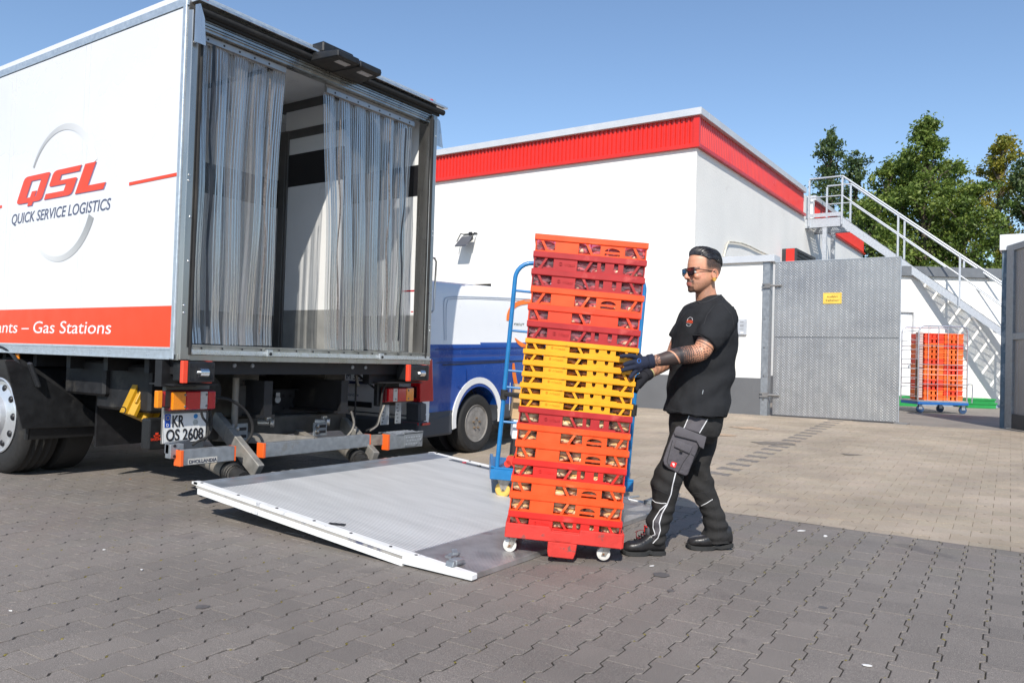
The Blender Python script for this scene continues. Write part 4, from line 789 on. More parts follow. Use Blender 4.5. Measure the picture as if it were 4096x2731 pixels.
m = MB(); wy0, wy1 = 13.30 * KB, 14.75 * KB; wz1 = kz(3.27); wz0 = wz1 - 1.1
m.box(WX, WY, -.1, WX + .35, wy0, ZR1); m.box(WX, wy1, -.1, WX + .35, 48, ZR1); m.box(WX, wy0, wz1, WX + .35, wy1, ZR1); m.box(WX, wy0, -.1, WX + .35, wy1, wz0)
m.build('long_wall', PLAST, wh)
m = MB(); m.box(WX + .35, WY, -.1, XE2, WY + .3, ZR1); m.build('yard_wall', PLAST, wh)
m = MB(); m.box(XE2 - .3, WY + .3, -.1, XE2, 46, ZR1); m.box(WX + .3, 46, -.1, XE2, 46.3, ZR1); m.build('rear_wall', PLAST, wh)
m = MB(); m.box(WX + .1, WY + .1, ZR1 - .2, XE2, 46, ZR1 - .15); m.build('flat_roof', M('roof_felt', (.1, .1, .1), .9), wh)
m = MB(); m.box(WX - .02, WY - .02, -.1, WX, 48, kz(.843)); m.box(WX - .02, WY - .02, -.1, XE2, WY, kz(.843)); m.build('plinth', PLINTH, wh)
def ribs(p0, dx, L, z0, z1, nrm, pitch=.095, dep=.026):
    """trapezoid-profile sheet"""
    m = MB(); m.nonormals = True; p0 = Vector(p0); dx = Vector(dx); nrm = Vector(nrm); n = int(L / pitch); pr = []
    for i in range(n + 1):
        for f, d in ((0, 0), (.35, 0), (.5, 1), (.85, 1)): pr.append((min((i + f) * pitch, L), d * dep))
    vs = []; 
    for s_, d in pr: a = p0 + dx * s_ + nrm * (d + .01); vs += [(a.x, a.y, z0), (a.x, a.y, z1)]
    m.add(vs, [(2 * i, 2 * i + 2, 2 * i + 3, 2 * i + 1) for i in range(len(pr) - 1)]); return m
for nm, a in (('fascia_cladding', ribs((WX, WY, 0), (0, 1, 0), 40, ZR0 + .03, ZR1 + .02, (-1, 0, 0))), ('fascia_cladding', ribs((WX, WY, 0), (1, 0, 0), XE - WX, ZR0 + .03, ZR1 + .02, (0, -1, 0)))): a.build(nm, REDC, wh)
m = MB(); m.box(WX - .06, WY - .06, ZR0 + .02, WX - .002, WY + .05, ZR1); m.build('corner_trim', REDC, wh)
m = MB(); m.box(WX - .075, WY - .075, ZR0 - .03, WX + 0, 46, ZR0 + .04); m.build('fascia_trim', REDC, wh)
m = MB(); m.box(WX, WY - .075, ZR0 - .03, XE + .15, WY, ZR0 + .03); m.build('fascia_trim', REDD, wh)
m = MB(); m.box(WX - .11, WY - .11, ZC0, WX + .3, 46, ZC1); m.box(WX + .3, WY - .11, ZC0, XE, WY + .3, ZC1); m.build('coping', COPE, wh, bevel=.006)
XG = 28.75 * 1.0286 * KB
m = ribs((XG, WY, 0), (1, 0, 0), XE2 - XG, ZR0 + .03, ZR1 + .02, (0, -1, 0)); m.build('fascia_cladding', REDC, wh)
m = MB(); m.box(XG + .1, WY - .075, ZR0 - .03, XE2 + .1, WY, ZR0 + .03); m.build('fascia_trim', REDD, wh)
m = MB(); m.box(XG, WY - .11, ZC0, XE2, WY + .3, ZC1); m.build('coping', COPE, wh, bevel=.006)
m = MB(); m.box(XG - .12, WY - .06, ZR0, XG + .05, WY + .2, ZC0); m.build('white_reveal', M('reveal_white', (.78, .78, .76), .5), wh)
# recessed window in the long wall
m = MB(); m.box(WX + .14, wy0 + .002, wz0, WX + .16, wy1 - .002, wz1 - .002); m.build('window', M('window_glass', (.03, .033, .04), .15, var=.1, spec=.8), wh)
m = MB(); [m.box(WX + .10, wy0, wz1 - d - .03, WX + .14, wy1, wz1 - d) for d in (.03, .10, .17, .24)]; m.build('roller_slats', M('slat_dark', (.04, .042, .05), .5), wh)
m = MB(); m.box(WX - .01, wy0 - .02, wz0 - .04, WX + .1, wy1 + .02, wz0); m.build('sill', COPE, wh)
# grey emulsion light on the wall
p = onx(1866, 960, WX); la = thing('wall_floodlight', 'dark floodlight fixed high on the white warehouse wall beside the truck', 'lamp', loc=tuple(p + Vector((-.02, 0, 0))))
P0 = onx(1895, 946, WX - .10); P1 = onx(1849, 946, WX - .10); y0, y1 = sorted((P0.y, P1.y)); zt = P0.z + .02; zb = onx(1868, 985, WX - .36).z
m = MB(); m.hexa([(WX - .37, y0 - .02, zb), (WX - .37, y1 - .0, zb), (WX - .37, y1, zb + .03), (WX - .37, y0 - .02, zb + .03), (WX - .10, y0, zt - .08), (WX - .10, y1, zt - .08), (WX - .12, y1, zt), (WX - .12, y0, zt)]); h = m.build('lamp_body', M('lamp_grey', (.07, .075, .09), .4), la, bevel=.01)
m = MB(); m.tube([(WX - .25, y0 - .03, (zb + zt) / 2), (WX - .12, y0 - .03, zt + .06), (WX - .02, y0 - .03, zt + .06), (WX - .02, y1 + .03, zt + .06), (WX - .12, y1 + .03, zt + .06), (WX - .25, y1 + .03, (zb + zt) / 2)], .012, 6); m.build('bracket', CHASSIS, la)
m = MB(); m.box(WX - .03, (y0 + y1) / 2 - .04, zt + .03, WX - .001, (y0 + y1) / 2 + .04, zt + .1); m.build('mounting_plate', CHASSIS, la)
# loose cable / pipe on the yard wall
cpx = [(2896, 1028), (2901, 1005), (2908, 980), (2916, 967), (2935, 968), (2965, 972), (3000, 985), (3035, 1003), (3068, 1018), (3110, 1040)]
m = MB(); m.tube([ony(px, py, WY - .04) for px, py in cpx], .018, 8); o = m.build('wall_pipe', M('pipe_cream', (.62, .58, .48), .5, var=.2, dirt=(.25, .22, .17), dscale=9, dth=.58), smooth=True, label='bent cream conduit arching over the low wall on the side of the warehouse', cat='pipe')
# ---- red and black vent
a, b = ony(3187, 992, WY - .35), ony(3262, 1040, WY - .35)
hv = thing('wall_vent', 'red and black louvred extractor box on the warehouse wall under the stair landing', 'vent', loc=tuple(a))
zt_, zb_ = a.z, a.z - .55
m = MB(); m.box(a.x, WY - .35, zb_, ony(3260, 1000, WY - .35).x + .1, WY - .001, zt_); hb = m.build('housing', M('vent_dark', (.035, .036, .042), .5), hv, bevel=.01)
m = MB(); m.box(a.x - .006, WY - .30, zb_ + .01, a.x, WY - .10, zt_ - .01); m.build('red_panel', REDC, hb)
m = MB(); xl_ = ony(3258, 1000, WY - .35).x; [m.bar((a.x + .08, WY - .36, zt_ - .08 - i * .09), (xl_, WY - .36, zt_ - .08 - i * .09), .03, .03) for i in range(5)]; m.build('louvres', INK, hb)
# ================================================================== LOW WALL, GATE
bw = thing('boundary_wall', 'low white boundary wall with grey plinth and flat coping beside the metal gate', 'wall', loc=(WX, 4.8, .27))
GY = 5.38 * KB
m = MB(); m.box(WX, GY + .1, -.05, WX + .25, WY, kz(3.53)); m.build('wall', PLAST, bw)
m = MB(); m.box(WX - .022, GY + .1, -.05, WX, WY - .02, kz(.843)); m.build('plinth', PLINTH, bw)
m = MB(); m.box(WX - .06, GY - .10, kz(3.53), WX + .32, WY, kz(3.69)); m.build('coping', COPE, bw, bevel=.006)
m = MB(); m.box(WX - .02, GY - .02, .2, WX + .16, GY + .10, kz(3.53)); pst = m.build('gate_post', GALV, bw)
m = MB()
for z in (.55, .95, 1.45, 1.95, 2.5): m.cyl((WX - .03, GY + .05, z), (WX - .018, GY + .05, z), .018, 10)
m.build('bolts', STEEL, pst)
a, b = onx(2955, 1277, WX), onx(2988, 1340, WX)
ic = thing('intercom', 'flat grey intercom panel on the low white wall right of the man', 'intercom', loc=tuple(a))
m = MB(); m.box(WX - .045, b.y, b.z, WX - .001, a.y, a.z); pn = m.build('panel', M('intercom_grey', (.50, .52, .55), .5, .2), ic, bevel=.008)
m = MB(); hh = a.z - b.z; [m.box(WX - .048, b.y + .05, a.z - hh * f - .008, WX - .044, a.y - .04, a.z - hh * f + .008) for f in (.15, .2, .35, .4, .45, .62)]; m.build('speaker_slots', M('slot_grey', (.35, .36, .38), .5), pn)
m = MB(); m.box(WX - .05, b.y + .05, b.z + hh * .1, WX - .044, a.y - .05, b.z + hh * .2); m.build('call_button', PAPER, pn)
# gate leaf in tread plate
GP = bpy.data.materials.new('tread_plate'); GP.use_nodes = True; n = GP.node_tree.nodes; l = GP.node_tree.links; b_ = n['Principled BSDF']; b_.inputs['Metallic'].default_value = .8; b_.inputs['Roughness'].default_value = .42
g_ = n.new('ShaderNodeNewGeometry'); nn_ = n.new('ShaderNodeTexNoise'); nn_.inputs['Scale'].default_value = 1.3; nn_.inputs['Detail'].default_value = 5; l.new(g_.outputs['Position'], nn_.inputs[0])
rp = n.new('ShaderNodeValToRGB'); rp.color_ramp.elements[0].position = .3; rp.color_ramp.elements[1].position = .7; rp.color_ramp.elements[0].color = (.31, .31, .315, 1); rp.color_ramp.elements[1].color = (.46, .455, .44, 1); l.new(nn_.outputs[0], rp.inputs[0]); l.new(rp.outputs[0], b_.inputs['Base Color'])
BR = M('tread_stud', (.74, .74, .73), .30, .6, var=.1)
gx = 18.35 * KB; gy0, gy1 = 2.63 * KB, 5.25 * KB; gz0, gz1 = .285, kz(3.52)
gt = thing('metal_gate', 'tall open gate leaf of riveted aluminium tread plate next to the white wall', 'gate', loc=(gx, gy1, .27))
zm = kz(1.80)
m = MB(); m.box(gx, gy0, zm + .004, gx + .05, gy1, gz1); up = m.build('plate_panel', GP, gt, bevel=.003)
m = MB(); m.box(gx, gy0, gz0, gx + .05, gy1, zm - .004); m.build('plate_panel', GP, gt, bevel=.003)
m = MB(); m.box(gx + .01, gy0 + .01, zm - .004, gx + .045, gy1 - .01, zm + .004); m.build('joint_strip', GALV, gt)
def studs(y0, y1, z0, z1, x, par, pit=.046, mat_=BR, nx=(-1, 0, 0)):
    V = []; F = []; k = 0; j = 0; z = z0 + .02
    while z < z1 - .015:
        y = y0 + .02 + (pit / 2 if j % 2 else 0); i = 0
        while y < y1 - .015:
            s = 1 if (i + j) % 2 else -1; c = .7071; L, wd = .019, .0055
            ax = (c * L, s * c * L); bx_ = (-s * c * wd, c * wd)
            V += [(x, y - ax[0], z - ax[1]), (x, y - bx_[0], z - bx_[1]), (x, y + ax[0], z + ax[1]), (x, y + bx_[0], z + bx_[1]), (x - .004, y, z)]
            F += [(k, k + 1, k + 4), (k + 1, k + 2, k + 4), (k + 2, k + 3, k + 4), (k + 3, k, k + 4)]; k += 5; y += pit; i += 1
        z += pit / 2; j += 1
    m = MB(); m.v = V; m.f = F; m.mi = [0] * len(F); m.nonormals = True
    return m.build('tread_studs', mat_, par, kind='stuff')
studs(gy0, gy1, gz0, zm, gx - .0005, gt); studs(gy0, gy1, zm, gz1, gx - .0005, gt)
m = MB(); m.box(gx - .003, gy0 - .006, gz0, gx + .055, gy0, gz1); m.box(gx + .0, gy0, gz1, gx + .05, gy1, gz1 + .008); m.build('edge_trim', GALVS, gt)
for z in (kz(2.98), kz(.47)):
    m = MB(); m.cyl((gx - .05, gy1 + .16, z), (gx - .03, gy1 - .12, z), .02, 10); m.box(gx - .07, gy1 + .06, z - .04, gx - .02, gy1 + .2, z - .015); m.box(gx - .07, gy1 + .06, z + .015, gx - .02, gy1 + .2, z + .04); m.build('hinge', M('hinge_steel', (.3, .29, .28), .5, .7), gt)
m = MB(); m.bar((gx + .02, gy0 + .05, .32), (gx + .02, gy0 + .05, .27), .03, .03); m.box(gx - .2, gy0 - .16, .268, gx + .1, gy0 + .02, .282); m.build('drop_bolt', M('hinge_steel', ()), gt)
# yellow notice on the gate
a, b = onx(3293, 1172, gx - .006), onx(3366, 1214, gx - .006)
sg = thing('gate_sign', 'small yellow notice reading Ausfahrt freihalten on the upper gate panel', 'sign', loc=tuple(a))
m = MB(); m.box(gx - .010, b.y, b.z, gx - .005, a.y, a.z); pl_ = m.build('sign_plate', M('sign_yellow', (.84, .58, .10), .4), sg)
wd, ht = a.y - b.y, a.z - b.z; IK = M('sign_ink', (.25, .13, .03), .5)
textmesh('sign_lettering', 'Ausfahrt', .1, IK, (gx - .0115, a.y - wd * .2, b.z + ht * .56), (0, -1, 0), (0, 0, 1), pl_, fit=(wd * .6, ht * .2), bold=.001)
textmesh('sign_lettering', 'freihalten!', .1, IK, (gx - .0115, a.y - wd * .14, b.z + ht * .22), (0, -1, 0), (0, 0, 1), pl_, fit=(wd * .74, ht * .2), bold=.001)
m = MB(); q = .012
for y0_, z0_, y1_, z1_ in ((b.y + q, b.z + q, a.y - q, b.z + q + .004), (b.y + q, a.z - q - .004, a.y - q, a.z - q), (b.y + q, b.z + q, b.y + q + .004, a.z - q), (a.y - q - .004, b.z + q, a.y - q, a.z - q)): m.box(gx - .0115, y0_, z0_, gx - .010, y1_, z1_)
m.build('sign_border', M('sign_orange', (.75, .35, .05), .5), pl_)
# ---- right-hand gate post and second leaf
rp_ = thing('gate_pillar', 'dark blue-grey steel gate pillar with white cap at the right edge of the picture', 'post', loc=(19.15 * KB, .6, .27))
X2 = 19.15 * KB; ya, yb_ = .845 * KB, .70 * KB
m = MB(); m.box(X2, yb_ - .25, .2, X2 + .25, ya, kz(3.66)); m.build('pillar', M('post_blue', (.10, .145, .19), .5, .3, var=.4, scale=4, dirt=(.30, .33, .36), dscale=2.5, dth=.50), rp_, bevel=.005)
m = MB(); m.box(X2 - .05, -3.5, kz(3.66), X2 + .35, ya + .03, kz(3.98)); m.box(X2 + .02, -3.5, .2, X2 + .25, yb_ - .25, kz(3.66)); m.build('wall_and_cap', M('cap_white', (.66, .67, .69), .5), rp_)
g2 = thing('open_gate_leaf', 'second gate leaf of framed dark tread plate cut by the right edge of the picture', 'gate', loc=(X2, yb_, .27))
D2 = Vector((-.896, -.443, 0)); O2 = Vector((X2 - .04, yb_ + .0, 0)); N2 = Vector((-.443, .896, 0))
def g2bar(s0, s1, z0, z1, t=.05, off=0):
    p = O2 + D2 * s0 + N2 * off; q = O2 + D2 * s1 + N2 * off; t_ = N2 * t
    return [(p.x, p.y, z0), (q.x, q.y, z0), (q.x + t_.x, q.y + t_.y, z0), (p.x + t_.x, p.y + t_.y, z0), (p.x, p.y, z1), (q.x, q.y, z1), (q.x + t_.x, q.y + t_.y, z1), (p.x + t_.x, p.y + t_.y, z1)]
zt2 = kz(3.74); zb2 = .28
for args in ((0, .22, zb2, zt2), (.22, 2.4, zt2 - .10, zt2), (.22, 2.4, kz(1.80), kz(1.80) + .10), (2.4, 2.6, zb2, zt2)): m = MB(); m.hexa(g2bar(*args, .05, .0)); m.build('frame_bar', GALV, g2, bevel=.004)
m = MB(); m.hexa(g2bar(.22, 2.4, zb2, zb2 + .22, .045, .003)); m.build('bottom_plate', M('leaf_dark', (.03, .032, .036), .5), g2)
m = MB(); m.hexa(g2bar(.2, 2.42, zb2, zt2 - .02, .012, .008)); lf = m.build('plate_panel', M('leaf_plate', (.34, .32, .31), .5, .6, var=.2, scale=2, streak=True), g2)
m = MB(); m.nonormals = True; k = 0
for j in range(110):
    for i in range(48):
        s_ = .24 + i * .045 + (.022 if j % 2 else 0); z = zb2 + .24 + j * .0225
        if z > zt2 - .12 or s_ > 2.38 or abs(z - kz(1.80) - .05) < .06: continue
        c = O2 + D2 * s_ + N2 * .0205; sg_ = 1 if (i + j) % 2 else -1; A = D2 * .012 + Vector((0, 0, sg_ * .012)); B_ = D2 * (-.004 * sg_) + Vector((0, 0, .004)); c.z = z
        m.add([c - A, c - B_, c + A, c + B_, c + N2 * .004], [(0, 1, 4), (1, 2, 4), (2, 3, 4), (3, 0, 4)])
m.build('tread_studs', M('leaf_stud', (.50, .48, .46), .4, .6), lf, kind='stuff')
for z in (kz(3.3), kz(2.9), kz(2.2), kz(.6)):
    m = MB(); m.cyl((X2 - .015, ya - .1, z), (X2 - .03, ya - .1, z), .022, 10); m.build('hinge_bolt', GALVS, rp_)
# ================================================================== STAIR
SX = 28.7 * KB
SC = thing('steel_staircase', 'galvanised steel outside staircase with handrails climbing to the warehouse roof door', 'staircase', loc=(SX, 3, .27))
Lz0, Lz1 = onx(3225, 905, SX), onx(3225, 876, SX); zl0, zl1 = Lz0.z, Lz1.z
pc = onx(3368, 880, SX); yc = pc.y
e1, e2 = onx(3362, 866, SX), onx(4010, 1315, SX)   # top edge of the front stringer
dz = (e2.z - e1.z) / (e2.y - e1.y); SW_ = 1.0; zl1 = e1.z
ye = e1.y - (e1.z - .27) / dz if dz > 0 else 0
yend = e1.y - (e1.z - .27) / abs(dz)
dn = Vector((0, yend - e1.y, .27 - e1.z)).normalized(); hstr = .26
for off, nm in ((0, 'stringer'), (SW_, 'stringer')):
    m = MB(); x = SX + off; m.box(x, yc, zl1 - hstr, x + .012, WY, zl1); m.box(x - .0, yc, zl1 - .012, x + .06, WY, zl1); m.box(x, yc, zl1 - hstr, x + .06, WY, zl1 - hstr + .012); m.build('landing_beam', GALVS, SC)
    m = MB(); m.hexa([(x, yc, zl1 - hstr), (x + .012, yc, zl1 - hstr), (x + .012, yend, .27 - hstr * .6), (x, yend, .27 - hstr * .6), (x, yc, zl1), (x + .012, yc, zl1), (x + .012, yend, .27), (x, yend, .27)])
    m.hexa([(x, yc, zl1 - .012), (x + .06, yc, zl1 - .012), (x + .06, yend, .258), (x, yend, .258), (x, yc, zl1), (x + .06, yc, zl1), (x + .06, yend, .27), (x, yend, .27)])
    m.build(nm, GALVS, SC)
def grating(name, x0, x1, y0, y1, z, par, pit=.045):
    m = MB()
    for y in np.arange(y0, y1, pit): m.box(x0, y, z - .03, x1, y + .006, z)
    for x in np.arange(x0, x1 + .01, (x1 - x0) / 5): m.box(x - .003, y0, z - .03, x + .003, y1, z)
    return m.build(name, GALVS, par)
nst = int((e1.z - .27) / .19); step = (e1.z - .27) / nst
for i in range(nst):
    z = e1.z - .20 - (i + .3) * step; y = yc + (yend - yc) * (i + .3) / nst; grating('tread', SX + .015, SX + SW_ - .01, y - .26, y, z, SC, .032)
grating('landing_floor', SX + .02, SX + SW_ - .01, yc, WY - .03, zl1 - .01, SC)
m = MB(); [m.bar((SX + .02, y, zl1 - .06), (SX + SW_, y, zl1 - .06), .05, .07) for y in (yc + .1, (yc + WY) / 2, WY - .15)]; m.build('cross_beam', GALVS, SC)
for x in (SX + .03, SX + SW_ - .03):
    yp_ = onx(3298, 960, SX).y; m = MB(); m.box(x - .05, yp_ - .05, .27, x + .05, yp_ + .05, zl1 - hstr); m.build('support_post', GALVS, SC)
hr = 1.05
for x in (SX - .02, SX + SW_ + .02):
    yl_ = onx(3236, 880, SX).y if x < SX else onx(3270, 880, SX).y * 1.0 + 0
    yl_ = min(yl_, WY - .1)
    zt0 = zl1 + hr
    def sz(y): return zl1 + (y - yc) * (e1.z - .27) / (yc - yend)
    for f, nm, r in ((1.0, 'handrail', .024), (.52, 'knee_rail', .018)):
        m = MB(); m.tube([(x, yl_, zl1 + hr * f), (x, yc, zl1 + hr * f), (x, yend, .27 + hr * f)], r, 8); m.build(nm, GALVS, SC, smooth=True)
    ys_ = [yl_, yc] + [yc + (yend - yc) * f for f in (.225, .455, .69, .93)]
    for y in ys_: m = MB(); z = min(zl1, sz(y)); m.box(x - .022, y - .022, z - hstr * .8, x + .022, y + .022, z + hr - .03); m.build('rail_post', GALVS, SC)
    m = MB(); m.box(x - .004, yc, zl1 + .02, x + .004, yl_, zl1 + .12); m.build('toe_board', GALVS, SC)
# ================================================================== BACK BUILDING
d0 = 19.6; Rv = Vector((CR[0], CR[1], 0)); Fv = Vector((CF[0], CF[1], 0))
def bwp(px, py, d=d0): return ond(px, py, d)
bb = thing('back_building', 'low white outbuilding with dark grey roof edge behind the steel stairs', 'building', loc=tuple(bwp(3800, 1622)))
def hw(u0, u1, z0, z1, d, t): 
    a = Rv * u0 + Fv * d; b = Rv * u1 + Fv * d; c = Fv * t
    return [(a.x, a.y, z0), (b.x, b.y, z0), (b.x + c.x, b.y + c.y, z0), (a.x + c.x, a.y + c.y, z0), (a.x, a.y, z1), (b.x, b.y, z1), (b.x + c.x, b.y + c.y, z1), (a.x + c.x, a.y + c.y, z1)]
uL = bwp(3500, 1300).dot(Rv); zf0 = bwp(3900, 1112).z; zf1 = bwp(3900, 1074).z
du0, du1 = bwp(3575, 1300).dot(Rv), bwp(3661, 1300).dot(Rv); dz1 = bwp(3661, 1242).z
m = MB(); m.hexa(hw(uL, du0, .2, zf0, d0, .3)); m.hexa(hw(du1, uL + 12, .2, zf0, d0, .3)); m.hexa(hw(du0, du1, dz1, zf0, d0, .3)); m.build('wall', PLAST, bb)
m = MB(); m.hexa(hw(uL, uL + 12, .2, zf0, d0 + 6, .3)); m.hexa(hw(uL, uL + .3, .2, zf0, d0 + .3, 5.7)); m.build('wall', PLAST, bb)
m = MB(); m.hexa(hw(uL - .1, uL + 12, zf0, zf1, d0 - .1, 6.4)); m.build('roof_edge', M('roof_edge_grey', (.15, .16, .175), .5, .2), bb)
m = MB(); m.hexa(hw(du0 + .04, du1 - .05, .27, dz1 - .05, d0 + .06, .05)); dr = m.build('door', M('door_white', (.78, .79, .80), .4), bb)
m = MB(); m.hexa(hw(du1 - .05, du1, .27, dz1, d0 - .01, .1)); m.hexa(hw(du0, du1 - .05, dz1 - .05, dz1, d0 - .01, .1)); m.build('door_frame', M('door_frame_white', (.6, .6, .6), .4), bb)
m = MB(); q = Rv * (du1 - .12) + Fv * (d0 + .03); m.cyl((q.x, q.y, 1.25), (q.x - Fv.x * .05, q.y - Fv.y * .05, 1.25), .02, 8); m.build('door_handle', GALVS, dr)
m = MB(); m.hexa(hw(du1, uL + 12, .25, .33, d0 - .02, .02)); m.build('skirting', M('skirt_blue', (.25, .32, .42), .6), bb)
# green crates by the wall
GRN = M('green_plastic', (.015, .27, .06), .45, var=.1)
def gcrate(px0, px1, py0, py1, lab, d=d0 - .6, tiers=1):
    u0, u1 = bwp(px0, 1600, d).dot(Rv), bwp(px1, 1600, d).dot(Rv); z1 = bwp(px0, py0, d).z; z0 = max(.268, bwp(px0, py1, d).z)
    m = MB(); w_ = .03; dd = .4
    m.hexa(hw(u0 + .02, u1 - .02, z0, z0 + .03, d, dd)); m.hexa(hw(u0 + .02, u1 - .02, z0 + .03, z1 - .04, d, w_)); m.hexa(hw(u0 + .02, u1 - .02, z0 + .03, z1 - .04, d + dd - w_, w_)); m.hexa(hw(u0 + .02, u0 + .05, z0 + .03, z1 - .04, d + w_, dd - 2 * w_)); m.hexa(hw(u1 - .05, u1 - .02, z0 + .03, z1 - .04, d + w_, dd - 2 * w_))
    m.hexa(hw(u0, u1, z1 - .04, z1, d - .02, .045)); m.hexa(hw(u0, u1, z1 - .04, z1, d + dd - .025, .045)); m.hexa(hw(u0, u0 + .05, z1 - .04, z1, d + .025, dd - .05)); m.hexa(hw(u1 - .05, u1, z1 - .04, z1, d + .025, dd - .05))
    o = m.build('plastic_crate', GRN, label=lab, cat='crate', group='green crates against the white wall'); return o
gcrate(3575, 3672, 1583, 1628, 'bright green crate in front of the white door, left of the roll cage')
gcrate(3868, 3988, 1608, 1634, 'dark green crate at the bottom right of the roll cage'); gcrate(3862, 3983, 1592, 1607, 'dark green crate lying on another crate right of the roll cage')
# ================================================================== ROLL CAGE WITH CRATES IN THE YARD
dc = 21.2 * KB
def cp(px, py, d=dc): return ond(px, py, d)
L_, R_ = cp(3672, 1620).dot(Rv), cp(3868, 1620).dot(Rv); zt_ = cp(3672, 1302).z; zb_ = .27
rc = thing('roll_cage', 'tall wire roll cage on a blue base filled with orange crates in the yard', 'roll cage', loc=tuple(Rv * L_ + Fv * dc + Vector((0, 0, .27))))
WIRE = M('zinc_wire', (.55, .57, .62), .35, .7, var=.1); CBL = M('cart_blue', (.02, .13, .42), .4, var=.1)
dep = .72; zb1 = .27 + .17; zb2_ = zb1 + .06
m = MB(); m.hexa(hw(L_, R_ + .04, zb1, zb2_, dc, dep)); m.build('base', CBL, rc, bevel=.01)
m = MB(); m.hexa(hw(L_, R_ + .02, zb2_, zb2_ + .03, dc, dep)); m.build('base_tray', WIRE, rc)
def gp(u, d, z): v = Rv * u + Fv * d; return (v.x, v.y, z)
for d in (dc + .01, dc + dep - .01):
    m = MB(); r0 = .10
    m.tube([gp(L_, d, zb2_), gp(L_, d, zt_ - r0), gp(L_ + r0 * .3, d, zt_ - r0 * .3), gp(L_ + r0, d, zt_), gp(R_ - r0, d, zt_), gp(R_ - r0 * .3, d, zt_ - r0 * .3), gp(R_, d, zt_ - r0), gp(R_, d, zb2_)], .013, 8)
    fr = m.build('cage_frame', WIRE, rc, smooth=True)
    for i in range(1, 5): m = MB(); u = L_ + (R_ - L_) * i / 5; m.tube([gp(u, d, zb2_), gp(u, d, zt_)], .006, 6); m.build('wire', WIRE, fr)
    for py in (1382, 1457, 1535, 1606): m = MB(); z = cp(3700, py).z; m.tube([gp(L_ - .01, d, z), gp(R_ + .02, d, z)], .008, 6); m.build('wire', WIRE, fr)
m = MB(); [m.tube([gp(u, dc, z), gp(u, dc + dep, z)], .007, 6) for u in (L_, R_) for z in np.linspace(zb2_ + .1, zt_ - .1, 8)]; m.build('side_wires', WIRE, rc, kind='stuff')
m = MB(); z = cp(3800, 1535).z; m.tube([gp(R_, dc - .03, z), gp(R_ + .08, dc - .03, z), gp(R_ + .09, dc - .03, z - .1), gp(R_ + .08, dc - .03, zb2_)], .012, 6); m.build('closing_bar', WIRE, rc, smooth=True)
for u in (L_ + .09, R_ - .22, R_ - .03):
    dd = dc + (.1 if u != R_ - .22 else dep - .12); m = MB(); a = Vector(gp(u, dd, .27 + .075)); m.cyl(a - Fv * .018, a + Fv * .018, .075, 20); wh_ = m.build('wheel', M('wheel_blue', (.03, .07, .16), .4), rc, smooth=True)
    m = MB(); m.hexa(hw(u - .035, u + .035, .27 + .075, zb1, dd - .03, .008)); m.hexa(hw(u - .035, u + .035, .27 + .075, zb1, dd + .022, .008)); m.build('fork', WIRE, rc)
OC = [M('far_crate_orange', (.86, .13, .02), .5, var=.1, em=0), M('far_crate_red', (.80, .06, .02), .5, var=.1), M('far_crate_orange2', (.88, .17, .03), .5, var=.1)]
zc0, zc1 = zb2_ + .03, cp(3706, 1330).z; nc = 13; hc = (zc1 - zc0) / nc
def smallcrate(u0, u1, z, h, mt):
    m = MB(); d = dc + .06; D_ = .56; q = .02
    m.hexa(hw(u0 + .01, u1 - .01, z, z + .012, d + .01, D_ - .02))
    for a, b in ((0, .36), (.42, .58), (.64, 1)):
        x0, x1 = u0 + (u1 - u0) * a + .006, u0 + (u1 - u0) * b - .006; m.hexa(hw(x0, x1, z + .012, z + h * .72, d + .01, q))
    m.hexa(hw(u0, u1, z + h * .72, z + h * .94, d, q + .01)); m.hexa(hw(u0, u1, z + h * .1, z + h * .94, d + D_ - q, q)); m.hexa(hw(u0, u0 + q, z + h * .1, z + h * .94, d + q + .01, D_ - 2 * q - .01)); m.hexa(hw(u1 - q, u1, z + h * .1, z + h * .94, d + q + .01, D_ - 2 * q - .01))
    return m, mt
cw = (cp(3861, 1500).dot(Rv) - cp(3703, 1500).dot(Rv)) / 2; cu0 = cp(3703, 1500).dot(Rv)
ORD = ['bottom', 'second', 'third', 'fourth', 'fifth', 'sixth', 'seventh', 'eighth', 'ninth', 'tenth', 'eleventh', 'twelfth', 'top']
for col_ in range(2):
    for k in range(nc):
        m, mt = smallcrate(cu0 + col_ * cw + .004 + random.uniform(-.004, .004), cu0 + (col_ + 1) * cw - .004, zc0 + k * hc, hc, OC[(k * 5 + col_ * 2 + k // 3) % 3])
        m.build('stacked_crate', mt, label='orange crate in the yard roll cage, %s%s of the %s pile' % (ORD[k], ' from the bottom' if 0 < k < nc - 1 else '', ('left', 'right')[col_]), cat='crate', group='orange crates in the roll cage')
for (a0, a1, z0_, z1_, mt, lab, nm) in ((3686, 3700, 1325, 1590, M('card_pink', (.55, .42, .40), .8), 'tall pile of folded pale cardboard squeezed in at the left of the roll cage', 'folded_cardboard'), (3676, 3686, 1437, 1600, M('wood_brown', (.16, .09, .05), .8), 'thin brown wooden board standing left inside the roll cage', 'wooden_board')):
    m = MB(); za, zb__ = cp(a0, z0_).z, max(zc0, cp(a0, z1_).z); N_ = 26 if 'card' in nm else 1
    for i in range(N_): m.hexa(hw(cp(a0, 1500).dot(Rv) + random.uniform(0, .006) * (N_ > 1), cp(a1, 1500).dot(Rv), zb__ + (za - zb__) * i / N_, zb__ + (za - zb__) * (i + (.86 if N_ > 1 else 1)) / N_, dc + .1, .16 if N_ > 1 else .04))
    m.build(nm, mt, label=lab, cat='cardboard' if N_ > 1 else 'board')
